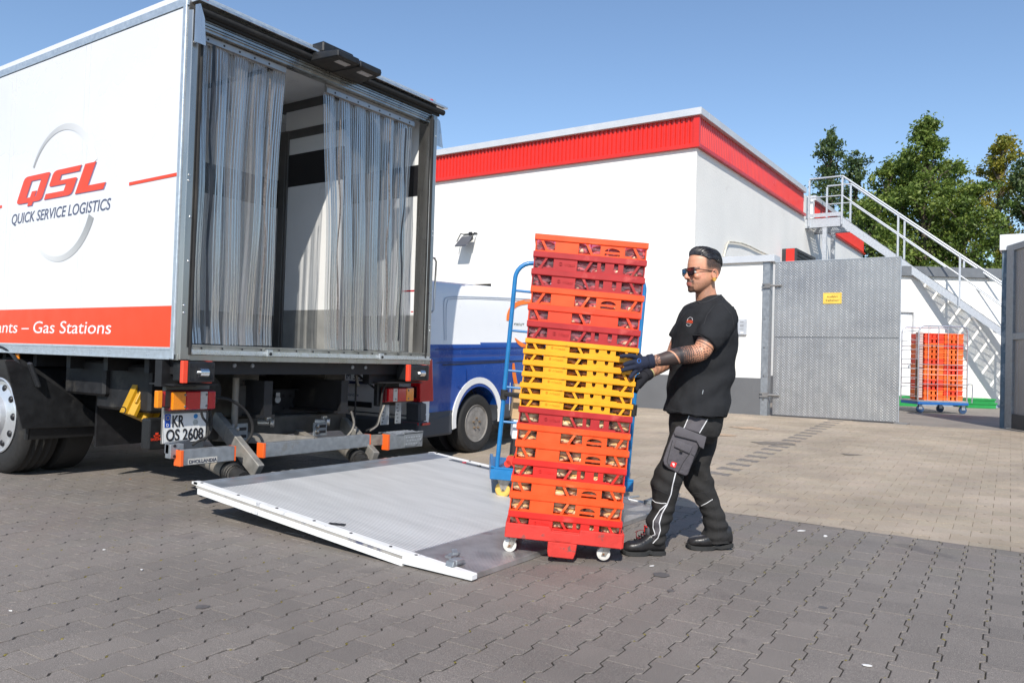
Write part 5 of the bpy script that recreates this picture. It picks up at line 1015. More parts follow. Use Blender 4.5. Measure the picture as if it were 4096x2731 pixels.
# ================================================================== TREES
BARK = M('bark', (.10, .08, .06), .9, var=.3, scale=9, bump=.5)
def leafmat(name, c1, c2, c3):
    m = bpy.data.materials.new(name); m.use_nodes = True; n = m.node_tree.nodes; l = m.node_tree.links; b = n['Principled BSDF']; b.inputs['Roughness'].default_value = .55
    at = n.new('ShaderNodeAttribute'); at.attribute_name = 'tone'; rp = n.new('ShaderNodeValToRGB'); e = rp.color_ramp.elements; e[0].color = (*c1, 1); e[1].color = (*c3, 1); x = e.new(.5); x.color = (*c2, 1)
    l.new(at.outputs['Color'], rp.inputs[0]); l.new(rp.outputs[0], b.inputs['Base Color'])
    tl = n.new('ShaderNodeBsdfTranslucent'); l.new(rp.outputs[0], tl.inputs[0]); mx = n.new('ShaderNodeMixShader'); mx.inputs[0].default_value = .35
    l.new(b.outputs[0], mx.inputs[1]); l.new(tl.outputs[0], mx.inputs[2]); l.new(mx.outputs[0], n['Material Output'].inputs[0]); return m
LG = leafmat('oak_leaves', (.045, .085, .016), (.14, .21, .035), (.29, .34, .07)); LD = leafmat('dark_leaves', (.03, .058, .024), (.08, .13, .04), (.17, .22, .08)); LY = leafmat('yellowing_leaves', (.09, .12, .015), (.26, .26, .03), (.45, .33, .06))
def tree(px, top_py, halfw_px, d, base_px, label, mat_, seed, nclump=90, per=85, spire=1.0, leaf=.085, bottom=None):
    r_ = np.random.RandomState(seed); base = ond(px, 1500, d); base.z = 0; top = ond(px, top_py, d).z; hw_ = halfw_px * d / FPX
    t = thing('tree', label, 'tree', loc=(base.x, base.y, 0), group='trees beyond the outbuilding')
    m = MB(); m.tube([(base.x, base.y, 0), (base.x + .1, base.y, top * .4), (base.x - .05, base.y + .05, top * .75), (base.x, base.y, top * .96)], [.26, .18, .09, .02], 10)
    z0 = bottom if bottom is not None else top * .22; C = []
    # limbs leave the stem in irregular tiers; clumps sit along them
    nb = int(nclump / 4.2)
    for i in range(nb):
        f = (i + .5 * r_.rand()) / nb; zb = z0 + (top - z0) * f * .97; reach = hw_ * ((1 - f) ** (.62 * spire)) * (.55 + .65 * r_.rand()) * (1 if f > .12 else .8); a = r_.rand() * 6.283; rise = (.25 + .7 * f) * reach * (.6 + .6 * r_.rand())
        for q in (.35, .6, .82, 1.0):
            C.append((base.x + reach * q * math.cos(a) + .12 * r_.randn(), base.y + reach * q * math.sin(a) + .12 * r_.randn(), min(top - .1, zb + rise * q + .1 * r_.randn()), (.20 + .30 * (1 - f)) * (.65 + .6 * r_.rand()) * (1.15 - .35 * q)))
    for q in np.linspace(.80, 1, 5): C.append((base.x + .05 * r_.randn(), base.y, z0 + (top - z0) * q, .24 * (1.15 - q) + .08))
    for (x, y, z, s) in C[::3]:
        zz = max(z - .9, top * .15); m.tube([(base.x, base.y, zz), ((base.x + x) / 2, (base.y + y) / 2, (zz + z) / 2 + .1), (x, y, z)], [.05, .03, .008], 5)
    m.build('trunk', BARK, t, smooth=True)
    P = []; T = []
    for (x, y, z, s) in C:
        q = r_.randn(per, 3) * np.array([s, s, s * .75]) * .62; P.append(q + [x, y, z]); T.append(np.clip(.5 + .13 * r_.randn() + .16 * r_.randn(per), 0, 1))
    # ragged twigs at the rim
    for i in range(nclump // 2):
        x, y, z, s = C[r_.randint(len(C))]; a = r_.rand() * 6.283; dv = np.array([math.cos(a), math.sin(a), r_.rand() * 1.4]) ; dv /= np.linalg.norm(dv); k = per // 3
        P.append(np.array([x, y, z]) + dv * (s * (.6 + 1.3 * r_.rand(k, 1))) + r_.randn(k, 3) * .09); T.append(np.clip(.6 + .15 * r_.randn(k), 0, 1))
    P = np.concatenate(P); T = np.concatenate(T); N = len(P)
    a = r_.randn(N, 3); a /= np.linalg.norm(a, axis=1)[:, None]; b = r_.randn(N, 3); b -= (b * a).sum(1)[:, None] * a; b /= np.linalg.norm(b, axis=1)[:, None]
    sz = leaf * (.6 + .8 * r_.rand(N, 1)); V = np.stack([P - a * sz, P + b * sz * .55, P + a * sz, P - b * sz * .55], 1).reshape(-1, 3) - np.array([base.x, base.y, 0])
    me = bpy.data.meshes.new('crown'); me.from_pydata(V.tolist(), [], np.arange(4 * N).reshape(-1, 4).tolist()); me.materials.append(mat_)
    c = np.ones((4 * N, 4)); c[:, :3] = np.repeat(T, 4)[:, None]; set_tone(me, c); link('crown', me, t)
for args in (
    (3305, 530, 135, 33, 0, 'slender dark tree rising behind the stair landing, tip above the railing', LD, 1, 170, 60, .85),
    (3410, 615, 125, 36, 0, 'small dark bushy tree just right of the stair landing post', LD, 2, 140, 60, .6),
    (3535, 660, 165, 32, 0, 'mid green oak left of the tallest tree, above the sloping handrail', LG, 3, 170, 70, .55),
    (3690, 470, 205, 31, 0, 'tallest green oak with a pointed top in the middle of the tree row', LG, 4, 270, 70, .95),
    (3600, 620, 150, 34, 0, 'mid green oak just left behind the tallest tree', LG, 9, 170, 70, .7),
    (3780, 650, 150, 34, 0, 'mid green oak just right behind the tallest tree', LG, 10, 170, 70, .7),
    (3850, 745, 180, 30, 0, 'rounded green oak with low crown right of the tallest tree', LG, 5, 200, 75, .45),
    (3480, 800, 150, 30, 0, 'low green bush-like tree directly behind the stairs', LG, 8, 150, 75, .5),
    (3990, 555, 155, 33, 0, 'yellowing maple with orange tinted leaves near the right edge', LY, 6, 180, 70, .42),
    (4120, 600, 125, 31, 0, 'dark green tree cut by the right edge behind the maple', LD, 7, 150, 75, .5)):
    tree(*args, leaf=.066, bottom=2.0)
# ================================================================== PARCEL VAN BESIDE THE TRUCK
VY, VX = 5.31, 6.20
van = thing('delivery_van', 'white and blue panel van with orange swirl parked behind the truck', 'van', loc=(8.6, 6.2, .05))
VW = M('van_white', (.80, .80, .80), .35, var=.01, coat=.2); VB = M('van_blue', (.006, .058, .30), .25, var=.02, coat=.6); VG = M('van_grey_plastic', (.055, .062, .075), .55, var=.08, scale=8)
RAK = math.radians(2.03); VM = Matrix.Translation((VX, VY + .955, .04)) @ Matrix.Rotation(-RAK, 4, 'Y')
prof = [(.30, .90), (.33, .935), (.47, .95), (.483, .945), (.60, .95), (.8, .955), (1.03, .955), (1.05, .950), (1.07, .955), (1.19, .95), (1.21, .943), (1.4, .915), (1.6, .87), (1.72, .835), (1.80, .79), (1.86, .72), (1.89, .62), (1.905, .4), (1.91, .12)]
def vring(x, sc_y, zs, rr=0):
    pts = [(x, -hw_ * sc_y, .30 + (z - .30) * zs) for z, hw_ in prof]; return pts + [(x, -p[1], p[2]) for p in pts[::-1]]
m = MB(); m.m = VM
m.rings([vring(.02, .86, .975), vring(.0, .90, .985), vring(.012, .955, .995), (vring(.05, .985, 1)), vring(.12, 1, 1), vring(.45, 1, 1), vring(1.0, 1, 1), vring(2, 1, 1.0), vring(3.3, 1, 1.0), vring(3.75, .985, .97), vring(4.35, .97, .55), vring(4.8, .93, .48), vring(4.9, .85, .40)])
m.nonormals = True
me = m.mesh('body_shell', [VW, VB, VG]); bmv = bmesh.new(); bmv.from_mesh(me); bmesh.ops.recalc_face_normals(bmv, faces=bmv.faces); bmv.to_mesh(me); bmv.free()
wc = onx(1, 1, 1) * 0; WXc = 7.16; WZc = .36
tmp = bpy.data.objects.new('tmp', me); COL.objects.link(tmp)
cut = MB(); cut.cyl((WXc, VY - .2, WZc + .03), (WXc, VY + .35, WZc + .03), .40, 40); cut.cyl((WXc, VY + 1.6, WZc + .03), (WXc, VY + 2.2, WZc + .03), .40, 40); cut.cyl((WXc + 3.0, VY - .2, WZc + .13), (WXc + 3.0, VY + .35, WZc + .13), .40, 40)
co_ = bpy.data.objects.new('cut', cut.mesh('cut', VG)); COL.objects.link(co_)
mod = tmp.modifiers.new('b', 'BOOLEAN'); mod.object = co_; mod.operation = 'DIFFERENCE'; mod.solver = 'EXACT'
dg = bpy.context.evaluated_depsgraph_get(); me2 = bpy.data.meshes.new_from_object(tmp.evaluated_get(dg)); bpy.data.objects.remove(tmp); bpy.data.objects.remove(co_)
me2.materials.clear(); [me2.materials.append(x) for x in (VW, VB, VG)]
iv = VM.inverted(); tv = W[van.name].inverted()
for p in me2.polygons:
    c = iv @ Vector(p.center); 
    p.material_index = 0 if c.z > 1.2 else (1 if c.z > .482 and c.x > .10 else (0 if c.z > .38 and c.x <= .10 else 2))
    if c.z < .482 and c.x > .1: p.material_index = 2
me2.transform(tv); me2.polygons.foreach_set('use_smooth', [True] * len(me2.polygons)); me2.set_sharp_from_angle(angle=math.radians(28)); me2.name = 'body_shell'
shell = link('body_shell', me2, van)
def vlocal(m_): m_.m = VM; return m_
yS = -.955
m = MB(); m.m = VM; R1 = .40; m.rings([[((7.16 - VX) + math.cos(t) * r, y, WZc - .01 + math.sin(t) * r) for r, y in ((.402, -.958), (.47, -.962), (.47, -.94), (.402, -.94))] for t in np.linspace(-.15, 3.3, 28)]); m.build('arch_trim', VW, van, smooth=50)
m = MB(); m.m = VM; m.cyl((7.16 - VX, -.68, WZc), (7.16 - VX, -.50, WZc), .41, 32); m.build('wheel_well', INK, van)
for x, y in ((7.16, VY), (7.16, VY + 1.91), (7.16 + 3.0, VY), (7.16 + 3.0, VY + 1.91)):
    s_ = -1 if y < VY + 1 else 1; c = (x, y - s_ * -.0 + (.03 if s_ < 0 else -.03), zg(x) + .332)
    t = MB(); t.lathe([(.20, -.03), (.215, 0), (.25, .012), (.30, .004), (.325, -.02), (.332, -.045), (.331, -.10), (.326, -.105), (.332, -.11), (.332, -.16), (.322, -.195), (.25, -.22), (.2, -.2)], c, (0, s_, 0), 48, False); tw = t.build('wheel', RUBBER, van, smooth=30)
    r = MB(); r.lathe([(.214, -.01), (.208, .004), (.200, .0), (.195, -.035), (.185, -.04), (.155, -.012), (.14, -.008), (.10, -.03), (.075, -.03), (.065, -.01), (.035, -.006), (.032, -.03), (0, -.03)], c, (0, s_, 0), 40); r.build('rim', M('steel_rim', (.23, .215, .20), .55, .1, var=.25, scale=14), tw, smooth=35)
    r = MB()
    for k in range(16): a = k / 16 * 6.283; r.ell((c[0] + .168 * math.cos(a), c[1] + s_ * -.020, c[2] + .168 * math.sin(a)), (.014, .008, .014), 8, 6)
    r.build('rim_holes', INK, tw)
    r = MB()
    for k in range(5): a = k / 5 * 6.283 + .3; r.cyl((c[0] + .058 * math.cos(a), c[1] + s_ * -.035, c[2] + .058 * math.sin(a)), (c[0] + .058 * math.cos(a), c[1] + s_ * .01, c[2] + .058 * math.sin(a)), .011, 8)
    r.build('wheel_nuts', M('nut_brown', (.25, .18, .12), .5, .5), tw)
def vs_(px, py, off=.004): p = ony(px, py, VY - off); return p
def stroke(pts, wpx, mat_, nm, off=.006):
    m = MB(); P = []
    Q = []
    for i in range(len(pts) - 1):
        p0, p1, p2, p3 = [np.array(pts[j], float) for j in (max(i - 1, 0), i, i + 1, min(i + 2, len(pts) - 1))]
        for t in np.linspace(0, 1, 9)[:-1]: Q.append(.5 * (2 * p1 + (p2 - p0) * t + (2 * p0 - 5 * p1 + 4 * p2 - p3) * t * t + (3 * p1 - p0 - 3 * p2 + p3) * t ** 3))
    Q.append(np.array(pts[-1], float)); n = len(Q); V = []
    for i, q in enumerate(Q):
        d = Q[min(i + 1, n - 1)][:2] - Q[max(i - 1, 0)][:2]; d /= np.linalg.norm(d); nn = np.array([-d[1], d[0]]) * q[2] / 2
        V += [(q[0] + nn[0], q[1] + nn[1]), (q[0] - nn[0], q[1] - nn[1])]
    def surf(px, py, o):
        # follow the van side's tumblehome
        p = ony(px, py, VY); zz = (iv @ p).z; hw_ = np.interp(zz, [z for z, _ in prof], [h for _, h in prof]); return ony(px, py, VY + .955 - hw_ - o)
    A = [surf(*v, off) for v in V]; B = [surf(*v, off - .003) for v in V]; k = len(V)
    fs = []
    for i in range(n - 1): a = 2 * i; fs += [(a, a + 1, a + 3, a + 2), (k + a, k + a + 2, k + a + 3, k + a + 1), (a, a + 2, k + a + 2, k + a), (a + 1, k + a + 1, k + a + 3, a + 3)]
    m.add(A + B, fs); return m.build(nm, mat_, van)
VO = M('van_orange', (.88, .20, .015), .3, var=.02)
stroke([(2034, 1282, 16), (2037, 1256, 17), (2052, 1228, 18), (2080, 1212, 18), (2125, 1206, 18), (2170, 1210, 16)], 0, VO, 'orange_swirl')
stroke([(2060, 1352, 3), (2078, 1372, 14), (2102, 1386, 18), (2130, 1396, 18)], 0, VO, 'orange_swirl'); stroke([(2054, 1452, 8), (2056, 1490, 14), (2064, 1535, 14), (2080, 1575, 6)], 0, VO, 'orange_swirl')
for s_, px, py, fw in (('GREAT', 2058, 1308, .22), ('AT YOUR', 2060, 1338, .30)):
    p = vs_(px, py, -.035); p.y = VY + .955 - .9085 - .003; textmesh('van_lettering', s_, .08, M('van_ink', (.10, .13, .10), .5), p, (1, 0, .035), (0, -.0, 1), van, fit=(fw, .052))
LN = M('panel_gap', (.02, .025, .04), .6)
stroke([(1743, 1397, 4), (1900, 1392, 4), (2100, 1390, 4), (2300, 1385, 4)], 0, M('panel_gap_blue', (.004, .03, .2), .5), 'panel_line'); stroke([(1770, 1459, 5), (1900, 1452, 5), (2040, 1445, 5), (2100, 1442, 5)], 0, LN, 'sliding_rail'); stroke([(1745, 1450, 2), (1900, 1444, 2), (2040, 1438, 2)], 0, LN, 'sliding_rail')
stroke([(2041, 1530, 2.5), (2039, 1600, 2.5), (2037, 1640, 2.5)], 0, PAPER, 'door_gap')
stroke([(1832, 1545, 2), (1860, 1565, 2.5), (1868, 1540, 2), (1867, 1480, 2)], 0, M('panel_gap_blue', ()), 'fuel_flap')
PG = M('press_grey', (.42, .45, .50), .4)
stroke([(1778, 1360, 3), (1776, 1250, 3), (1778, 1200, 3), (1795, 1188, 3), (1850, 1186, 3), (1980, 1190, 3), (2120, 1196, 3)], 0, PG, 'pressed_panel_line', .004); stroke([(1785, 1360, 2), (1785, 1250, 2), (1790, 1205, 2), (1805, 1196, 2), (1900, 1194, 2), (2120, 1204, 2)], 0, PG, 'pressed_panel_line', .004)
m = MB(); m.m = VM; m.prism([(.13, 1.78), (.10, 1.5), (.09, 1.2), (.095, 1.0), (.10, 1.0), (.096, 1.2), (.106, 1.5), (.136, 1.78)], (0, -.958, 0), (1, 0, 0), (0, 0, 1), .1) if 0 else None
m.box(-.004, -.80, .44, .002, .80, .452); m.build('tailgate_gap', LN, van)
# tail lamps
for s_ in (-1, 1):
    m = MB(); m.m = VM; m.hexa([(-.012, s_ * .80, .60), (-.012, s_ * .93, .60), (.17, s_ * .966, .60), (.12, s_ * .8, .60), (-.004, s_ * .80, 1.04), (-.004, s_ * .925, 1.04), (.15, s_ * .964, 1.04), (.12, s_ * .8, 1.04)]); tl_ = m.build('tail_lamp', LRED, van, bevel=.01, seg=2)
    m = MB(); m.m = VM; m.box(-.018, min(s_ * .81, s_ * .89), .64, -.008, max(s_ * .81, s_ * .89), .76); m.build('lamp_insert', M('lamp_dark', (.06, .008, .01), .15, coat=1), tl_)
m = MB(); m.m = VM; m.hexa([(-.03, -.93, .22), (.5, -.965, .22), (.5, .965, .22), (-.03, .93, .22), (-.02, -.93, .405), (.5, -.962, .47), (.5, .962, .47), (-.02, .93, .405)]); bp_ = m.build('bumper', VG, van, bevel=.03, seg=2)
m = MB(); m.m = VM; m.box(-.018, -.92, .36, .02, -.62, .385); m.box(.0, -.962, .36, .12, -.95, .385); m.build('reflector_strip', LRED, bp_)
m = MB(); m.m = VM; m.box(-.02, -.94, .39, .10, -.74, .60); m.build('bumper_corner', VG, van, bevel=.02)
m = MB(); m.m = VM; zpl = .78; m.box(-.016, -.30 + .12, zpl, -.006, .22 + .12, zpl + .11); vp = m.build('licence_plate', M('plate_white', ()), van)
m = MB(); m.m = VM; m.box(-.018, .30, zpl + .005, -.016, .335, zpl + .105); m.build('euro_band', BLUE, vp)
m = MB(); m.m = VM; m.box(-.018, -.18, zpl - .03, -.008, .34, zpl); m.build('plate_holder', M('holder_navy', (.01, .015, .06), .4), vp)
def vt(s_, y, z, fit, mat_, nm, x=-.019): o_ = VM @ Vector((x, y, z)); textmesh(nm, s_, .1, mat_, o_, (0, -1, 0), (math.sin(RAK) * -1, 0, 1), van, fit=fit, th=.001)
vt('MA M 325', .29, zpl + .018, (.40, .075), INK, 'plate_lettering'); vt('SCHERER', .18, zpl - .024, (.10, .016), PAPER, 'holder_lettering')
vt('www.epta-deutschland.de', .50, .615, (.56, .035), M('van_ink_navy', (.01, .015, .08), .5), 'van_lettering')
m = MB(); m.m = VM; m.box(-.012, -.25, .50, -.002, .25, .56); m.build('handle_recess', INK, van, bevel=.02)
# ================================================================== CRATE STACK ON RED DOLLY
TW = 3.787 / 57.2958; YW = -58.381 / 57.2958
eh = Vector((math.cos(YW), math.sin(YW), 0)); EW = eh * math.cos(TW) - Vector((0, 0, 1)) * math.sin(TW); EU = Vector((0, 0, 1)) * math.cos(TW) + eh * math.sin(TW)
S0 = K((3.436, 2.348, .173), 1.045); WD, DP = .627, .41
def pj(P): c = RM @ (np.array(P) - EYE); return CX + FPX * c[0] / c[2], CY + FPX * c[1] / c[2]
def hsolve(py):
    lo, hi = -.2, 2.2
    for _ in range(40):
        mid = (lo + hi) / 2
        if pj(S0 + EU * mid)[1] > py: lo = mid
        else: hi = mid
    return lo
tops = [936, 1005, 1075, 1145, 1215, 1283, 1353.5, 1397, 1442, 1487, 1532, 1577.6, 1625.5, 1694, 1763, 1834, 1903, 1969, 2043]
H = [hsolve(p) for p in tops] + [hsolve(2100)]
CO = {'o': M('crate_orange', (.84, .080, .010), .42, var=.10, scale=9, dirt=(.80, .16, .05), dscale=5, dth=.62), 'r': M('crate_dark_red', (.40, .014, .016), .45, var=.14, scale=7, dirt=(.55, .07, .06), dscale=6, dth=.6),
      'v': M('crate_vermilion', (.78, .050, .012), .42, var=.10, scale=7, dirt=(.75, .12, .07), dscale=5, dth=.62), 'b': M('crate_bright_red', (.62, .018, .012), .42, var=.10, scale=7, dirt=(.62, .06, .05), dscale=5, dth=.62), 'y': M('crate_yellow', (.82, .36, .006), .42, var=.09, scale=9, dirt=(.50, .22, .02), dscale=14, dth=.62)}
SPEC = [('o', 'A'), ('r', 'B'), ('r', 'B'), ('o', 'A'), ('v', 'C'), ('r', 'B')] + [('y', 'B')] * 6 + [('r', 'B'), ('o', 'A'), ('o', 'A'), ('b', 'B'), ('o', 'A'), ('o', 'A'), ('b', 'B')]
_mc = {}
def cached(key, fn):
    if key not in _mc: _mc[key] = fn()
    return _mc[key]
def crate(base, h, colr, typ, down, idx, label, W_=WD, D_=DP):
    """local frame: x width, y depth, z up, z=0 at foot, rim top at h"""
    mat_ = CO[colr]; rh = .031 if colr != 'y' else .024; kf = (colr, typ, round(h, 3), down)
    t = thing('bread_crate', label, 'crate', mat=frame(tuple(base), EW, EU), group='stacked bread crates on the red dolly')
    zb = h * .04; z1 = h - rh; i0 = .010; yo = .010
    def rim():
        m = MB(); th = .007
        m.box(0, 0, z1, W_, th, h); m.box(0, D_ - th, z1, W_, D_, h); m.box(0, th, z1, th, D_ - th, h); m.box(W_ - th, th, z1, W_, D_ - th, h)
        m.box(.001, .001, z1 - .003, W_ - .001, .018, z1); 
        return m.mesh('rim', mat_, bevel=.002)
    def base_():
        m = MB(); m.box(i0, yo, 0, W_ - i0, D_ - yo, .006)
        for a, b in ((.02, .185), (.39, .595), (.80, .985)): m.box(W_ * a, yo - .002, .0, W_ * b, yo + .004, h * .10)
        for a, b in ((.10, .19), (.53, .60), (.80, .86)): m.box(W_ * a, yo - .003, .0, W_ * b, yo + .003, h * .17)
        m.box(i0, D_ - yo - .004, 0, W_ - i0, D_ - yo, h * .2); m.box(i0, yo, 0, i0 + .004, D_ - yo, h * .2); m.box(W_ - i0 - .004, yo, 0, W_ - i0, D_ - yo, h * .2)
        return m.mesh('base', mat_)
    link('rim', cached(kf + ('rim',), rim), t); link('base', cached(kf + ('base',), base_), t)
    def pA():
        m = MB(); m.box(W_ * .185, yo - .004, 0, W_ * .395, yo + .002, z1); return m.mesh('panel', mat_, bevel=.0012)
    link('panel', cached(kf + ('pa',), pA), t)
    def pB():
        m = MB(); a, b = W_ * .585, W_ * .80; y0, y1 = yo - .004, yo + .002; w_ = b - a
        if typ == 'C': m.box(W_ * .56, y0, 0, b, y1, z1)
        elif typ == 'A':
            s0, s1 = a + w_ * .18, b - w_ * .2
            m.box(a, y0, 0, s0, y1, z1); m.box(s1, y0, 0, b, y1, z1); zz = [0, z1 * .16, z1 * .33, z1 * .50, z1 * .78, z1]
            m.box(s0, y0, zz[0], s1, y1, zz[1]); m.box(s0, y0, zz[2], s1, y1, zz[3])
            n = 8; arch = [(s0 + (s1 - s0) * i / n, zz[3] + (zz[4] - zz[3]) * (.25 + .75 * math.sin(math.pi * i / n) ** .6)) for i in range(n + 1)]
            for i in range(n): m.hexa([(arch[i][0], y0, arch[i][1]), (arch[i + 1][0], y0, arch[i + 1][1]), (arch[i + 1][0], y1, arch[i + 1][1]), (arch[i][0], y1, arch[i][1]), (arch[i][0], y0, zz[5]), (arch[i + 1][0], y0, zz[5]), (arch[i + 1][0], y1, zz[5]), (arch[i][0], y1, zz[5])])
        else:
            a = W_ * .57; w_ = b - a; dpt = z1 * (.28 if colr != 'y' else .42)
            cuts = [(.14, .30), (.64, .80)] if colr != 'y' else [(.22, .38), (.72, .88)]
            if colr == 'y': cuts = [(.22, .36), (.66, .80)]
            m.box(a, y0, 0, b, y1, dpt); x = 0
            for c0, c1 in cuts: m.box(a + w_ * x, y0, dpt, a + w_ * c0, y1, z1); x = c1
            m.box(a + w_ * x, y0, dpt, b, y1, z1)
            for c0, c1 in cuts:   # rounded slot bottoms
                n = 6; r_ = (c1 - c0) * w_ / 2; xc = a + w_ * (c0 + c1) / 2
                for i in range(n):
                    t0, t1 = math.pi * (1 + i / n), math.pi * (1 + (i + 1) / n); xa, xb_ = xc + r_ * math.cos(t0), xc + r_ * math.cos(t1); za, zb_ = dpt + r_ + r_ * math.sin(t0), dpt + r_ + r_ * math.sin(t1)
                    m.hexa([(xa, y0, dpt - .001), (xb_, y0, dpt - .001), (xb_, y1, dpt - .001), (xa, y1, dpt - .001), (xa, y0, za), (xb_, y0, zb_), (xb_, y1, zb_), (xa, y1, za)])
        return m.mesh('handle_panel', mat_)
    link('handle_panel', cached(kf + ('pb',), pB), t)
    s_ = -1 if down else 1   # "\" or "/"
    def strut(xc):
        def f():
            m = MB(); dx = h * .40; m.bar((xc - s_ * dx / 2, yo - .002, h * .02), (xc + s_ * dx / 2, yo - .002, z1 + .002), .006, .013, (1, 0, 0)) ; return m.mesh('strut', mat_)
        return f
    for q, xc in enumerate((W_ * .095, W_ * .49, W_ * .905)): link('strut', cached(kf + ('st', q), strut(xc)), t)
    def sides(xx):
        m = MB()
        if 1:
            for k in range(7): y = yo + .01 + (D_ - 2 * yo - .02) * k / 6; m.box(xx, y - (.012 if k in (0, 6) else .004), 0, xx + .006, y + (.012 if k in (0, 6) else .004), z1)
            m.box(xx, D_ * .35, 0, xx + .006, D_ * .65, z1 * .6)
        if xx > .1: m.box(i0, D_ - yo - .006, 0, W_ - i0, D_ - yo, z1 * .85)
        return m.mesh('side_bars', mat_)
    for xx in (i0 - .003, W_ - i0 - .003): link('side_bars', cached(kf + ('sd', xx > .1), lambda: sides(xx)), t, kind='stuff')
    if typ == 'B':
        tm = cached((colr, 'txt', round(h, 3)), lambda: None)
        f_ = W[t.name]; ux = (f_.to_3x3() @ Vector((1, 0, 0))).normalized(); uz = (f_.to_3x3() @ Vector((0, 0, 1))).normalized(); hh = (z1) * .28
        o_ = f_ @ Vector((W_ * .232, yo - .0048, z1 * .45)); textmesh('maker_lettering', '\u00a9', .05, mat_, o_, ux, uz, t, fit=(hh * 1.1, hh), th=.005); o_ = f_ @ Vector((W_ * .232 + hh * 1.5, yo - .0048, z1 * .45))
        textmesh('maker_lettering', 'Wback', .05, mat_, o_, ux, uz, t, fit=(W_ * .098, hh), th=.005)
    return t
# buns and film
def bunmesh(nm, c1, c2, r=.052, h=.040):
    mt = bpy.data.materials.new(nm + '_crust'); mt.use_nodes = True; n = mt.node_tree.nodes; l = mt.node_tree.links; b = n['Principled BSDF']; b.inputs['Roughness'].default_value = .38
    tc = n.new('ShaderNodeTexCoord'); sx = n.new('ShaderNodeSeparateXYZ'); l.new(tc.outputs['Object'], sx.inputs[0]); mr = n.new('ShaderNodeMapRange'); mr.inputs[1].default_value = -.004; mr.inputs[2].default_value = .016; l.new(sx.outputs[2], mr.inputs[0])
    nz = n.new('ShaderNodeTexNoise'); nz.inputs['Scale'].default_value = 30; nz.inputs['Detail'].default_value = 5; l.new(tc.outputs['Object'], nz.inputs[0])
    mx = n.new('ShaderNodeMix'); mx.data_type = 'RGBA'; l.new(mr.outputs[0], mx.inputs[0]); mx.inputs[6].default_value = (*c2, 1); mx.inputs[7].default_value = (*c1, 1)
    m2 = n.new('ShaderNodeMix'); m2.data_type = 'RGBA'; m2.blend_type = 'MULTIPLY'; m2.inputs[0].default_value = .35; l.new(mx.outputs[2], m2.inputs[6]); l.new(nz.outputs[0], m2.inputs[7]); l.new(m2.outputs[2], b.inputs['Base Color'])
    m = MB(); P = [(.001, -.016), (r * .7, -.016), (r * .93, -.011), (r, 0), (r * .97, .008), (r * .82, .017), (r * .5, h - .017), (r * .2, h - .016), (.001, h - .0155)]
    m.lathe(P, (0, 0, 0), (0, 0, 1), 18); return m.mesh(nm, mt, smooth=60)
B1 = bunmesh('bun', (.92, .46, .13), (.98, .80, .50)); B2 = bunmesh('brown_bun', (.36, .12, .03), (.62, .28, .09), h=.034); B3 = bunmesh('glazed_bun', (.85, .38, .18), (.95, .72, .48))
def filmmat(nm, tint, amt):
    mt = bpy.data.materials.new(nm); mt.use_nodes = True; n = mt.node_tree.nodes; l = mt.node_tree.links; n.clear(); o = n.new('ShaderNodeOutputMaterial')
    tr = n.new('ShaderNodeBsdfTransparent'); tr.inputs[0].default_value = (*tint, 1); gl = n.new('ShaderNodeBsdfGlossy'); gl.inputs['Roughness'].default_value = .12; df = n.new('ShaderNodeBsdfDiffuse'); df.inputs[0].default_value = (*[min(1, .35 + .6 * t) for t in tint], 1)
    fr = n.new('ShaderNodeFresnel'); fr.inputs[0].default_value = 1.22; tc = n.new('ShaderNodeTexCoord'); nz = n.new('ShaderNodeTexNoise'); nz.inputs['Scale'].default_value = 45; nz.inputs['Detail'].default_value = 4; nz.inputs['Distortion'].default_value = 2; l.new(tc.outputs['Object'], nz.inputs[0])
    bp = n.new('ShaderNodeBump'); bp.inputs['Strength'].default_value = 1; bp.inputs['Distance'].default_value = .02; l.new(nz.outputs[0], bp.inputs['Height']); l.new(bp.outputs[0], gl.inputs['Normal'])
    a = n.new('ShaderNodeMixShader'); a.inputs[0].default_value = amt; l.new(tr.outputs[0], a.inputs[1]); l.new(df.outputs[0], a.inputs[2]); b = n.new('ShaderNodeMixShader'); l.new(fr.outputs[0], b.inputs[0]); l.new(a.outputs[0], b.inputs[1]); l.new(gl.outputs[0], b.inputs[2]); l.new(b.outputs[0], o.inputs[0]); return mt
FC = filmmat('clear_film', (.97, .97, .98), .03); FP = filmmat('magenta_film', (.90, .45, .60), .14)
def film(seed, w_, h_, mt, nm):
    r_ = random.Random(seed); m = MB(); m.nonormals = True
    def fn(u, v):
        a = v * 2 * math.pi * .62 - .9; yy = .044 - .034 * math.cos(a) ; zz = h_ * .5 + h_ * .58 * math.sin(a)
        e = abs(u - .5) * 2; pin = 1 - .35 * max(0, e - .8) / .2
        nn_ = noise.noise(Vector((u * 14 + seed, v * 9, seed))) * .010 + noise.noise(Vector((u * 40, v * 22 + seed, 1))) * .005
        return ((u) * w_, yy * pin + nn_ - .004, h_ * .5 + (zz - h_ * .5) * pin + nn_)
    m.sheet(fn, 34, 12); return m.mesh(nm, mt, smooth=25)
FL = {}
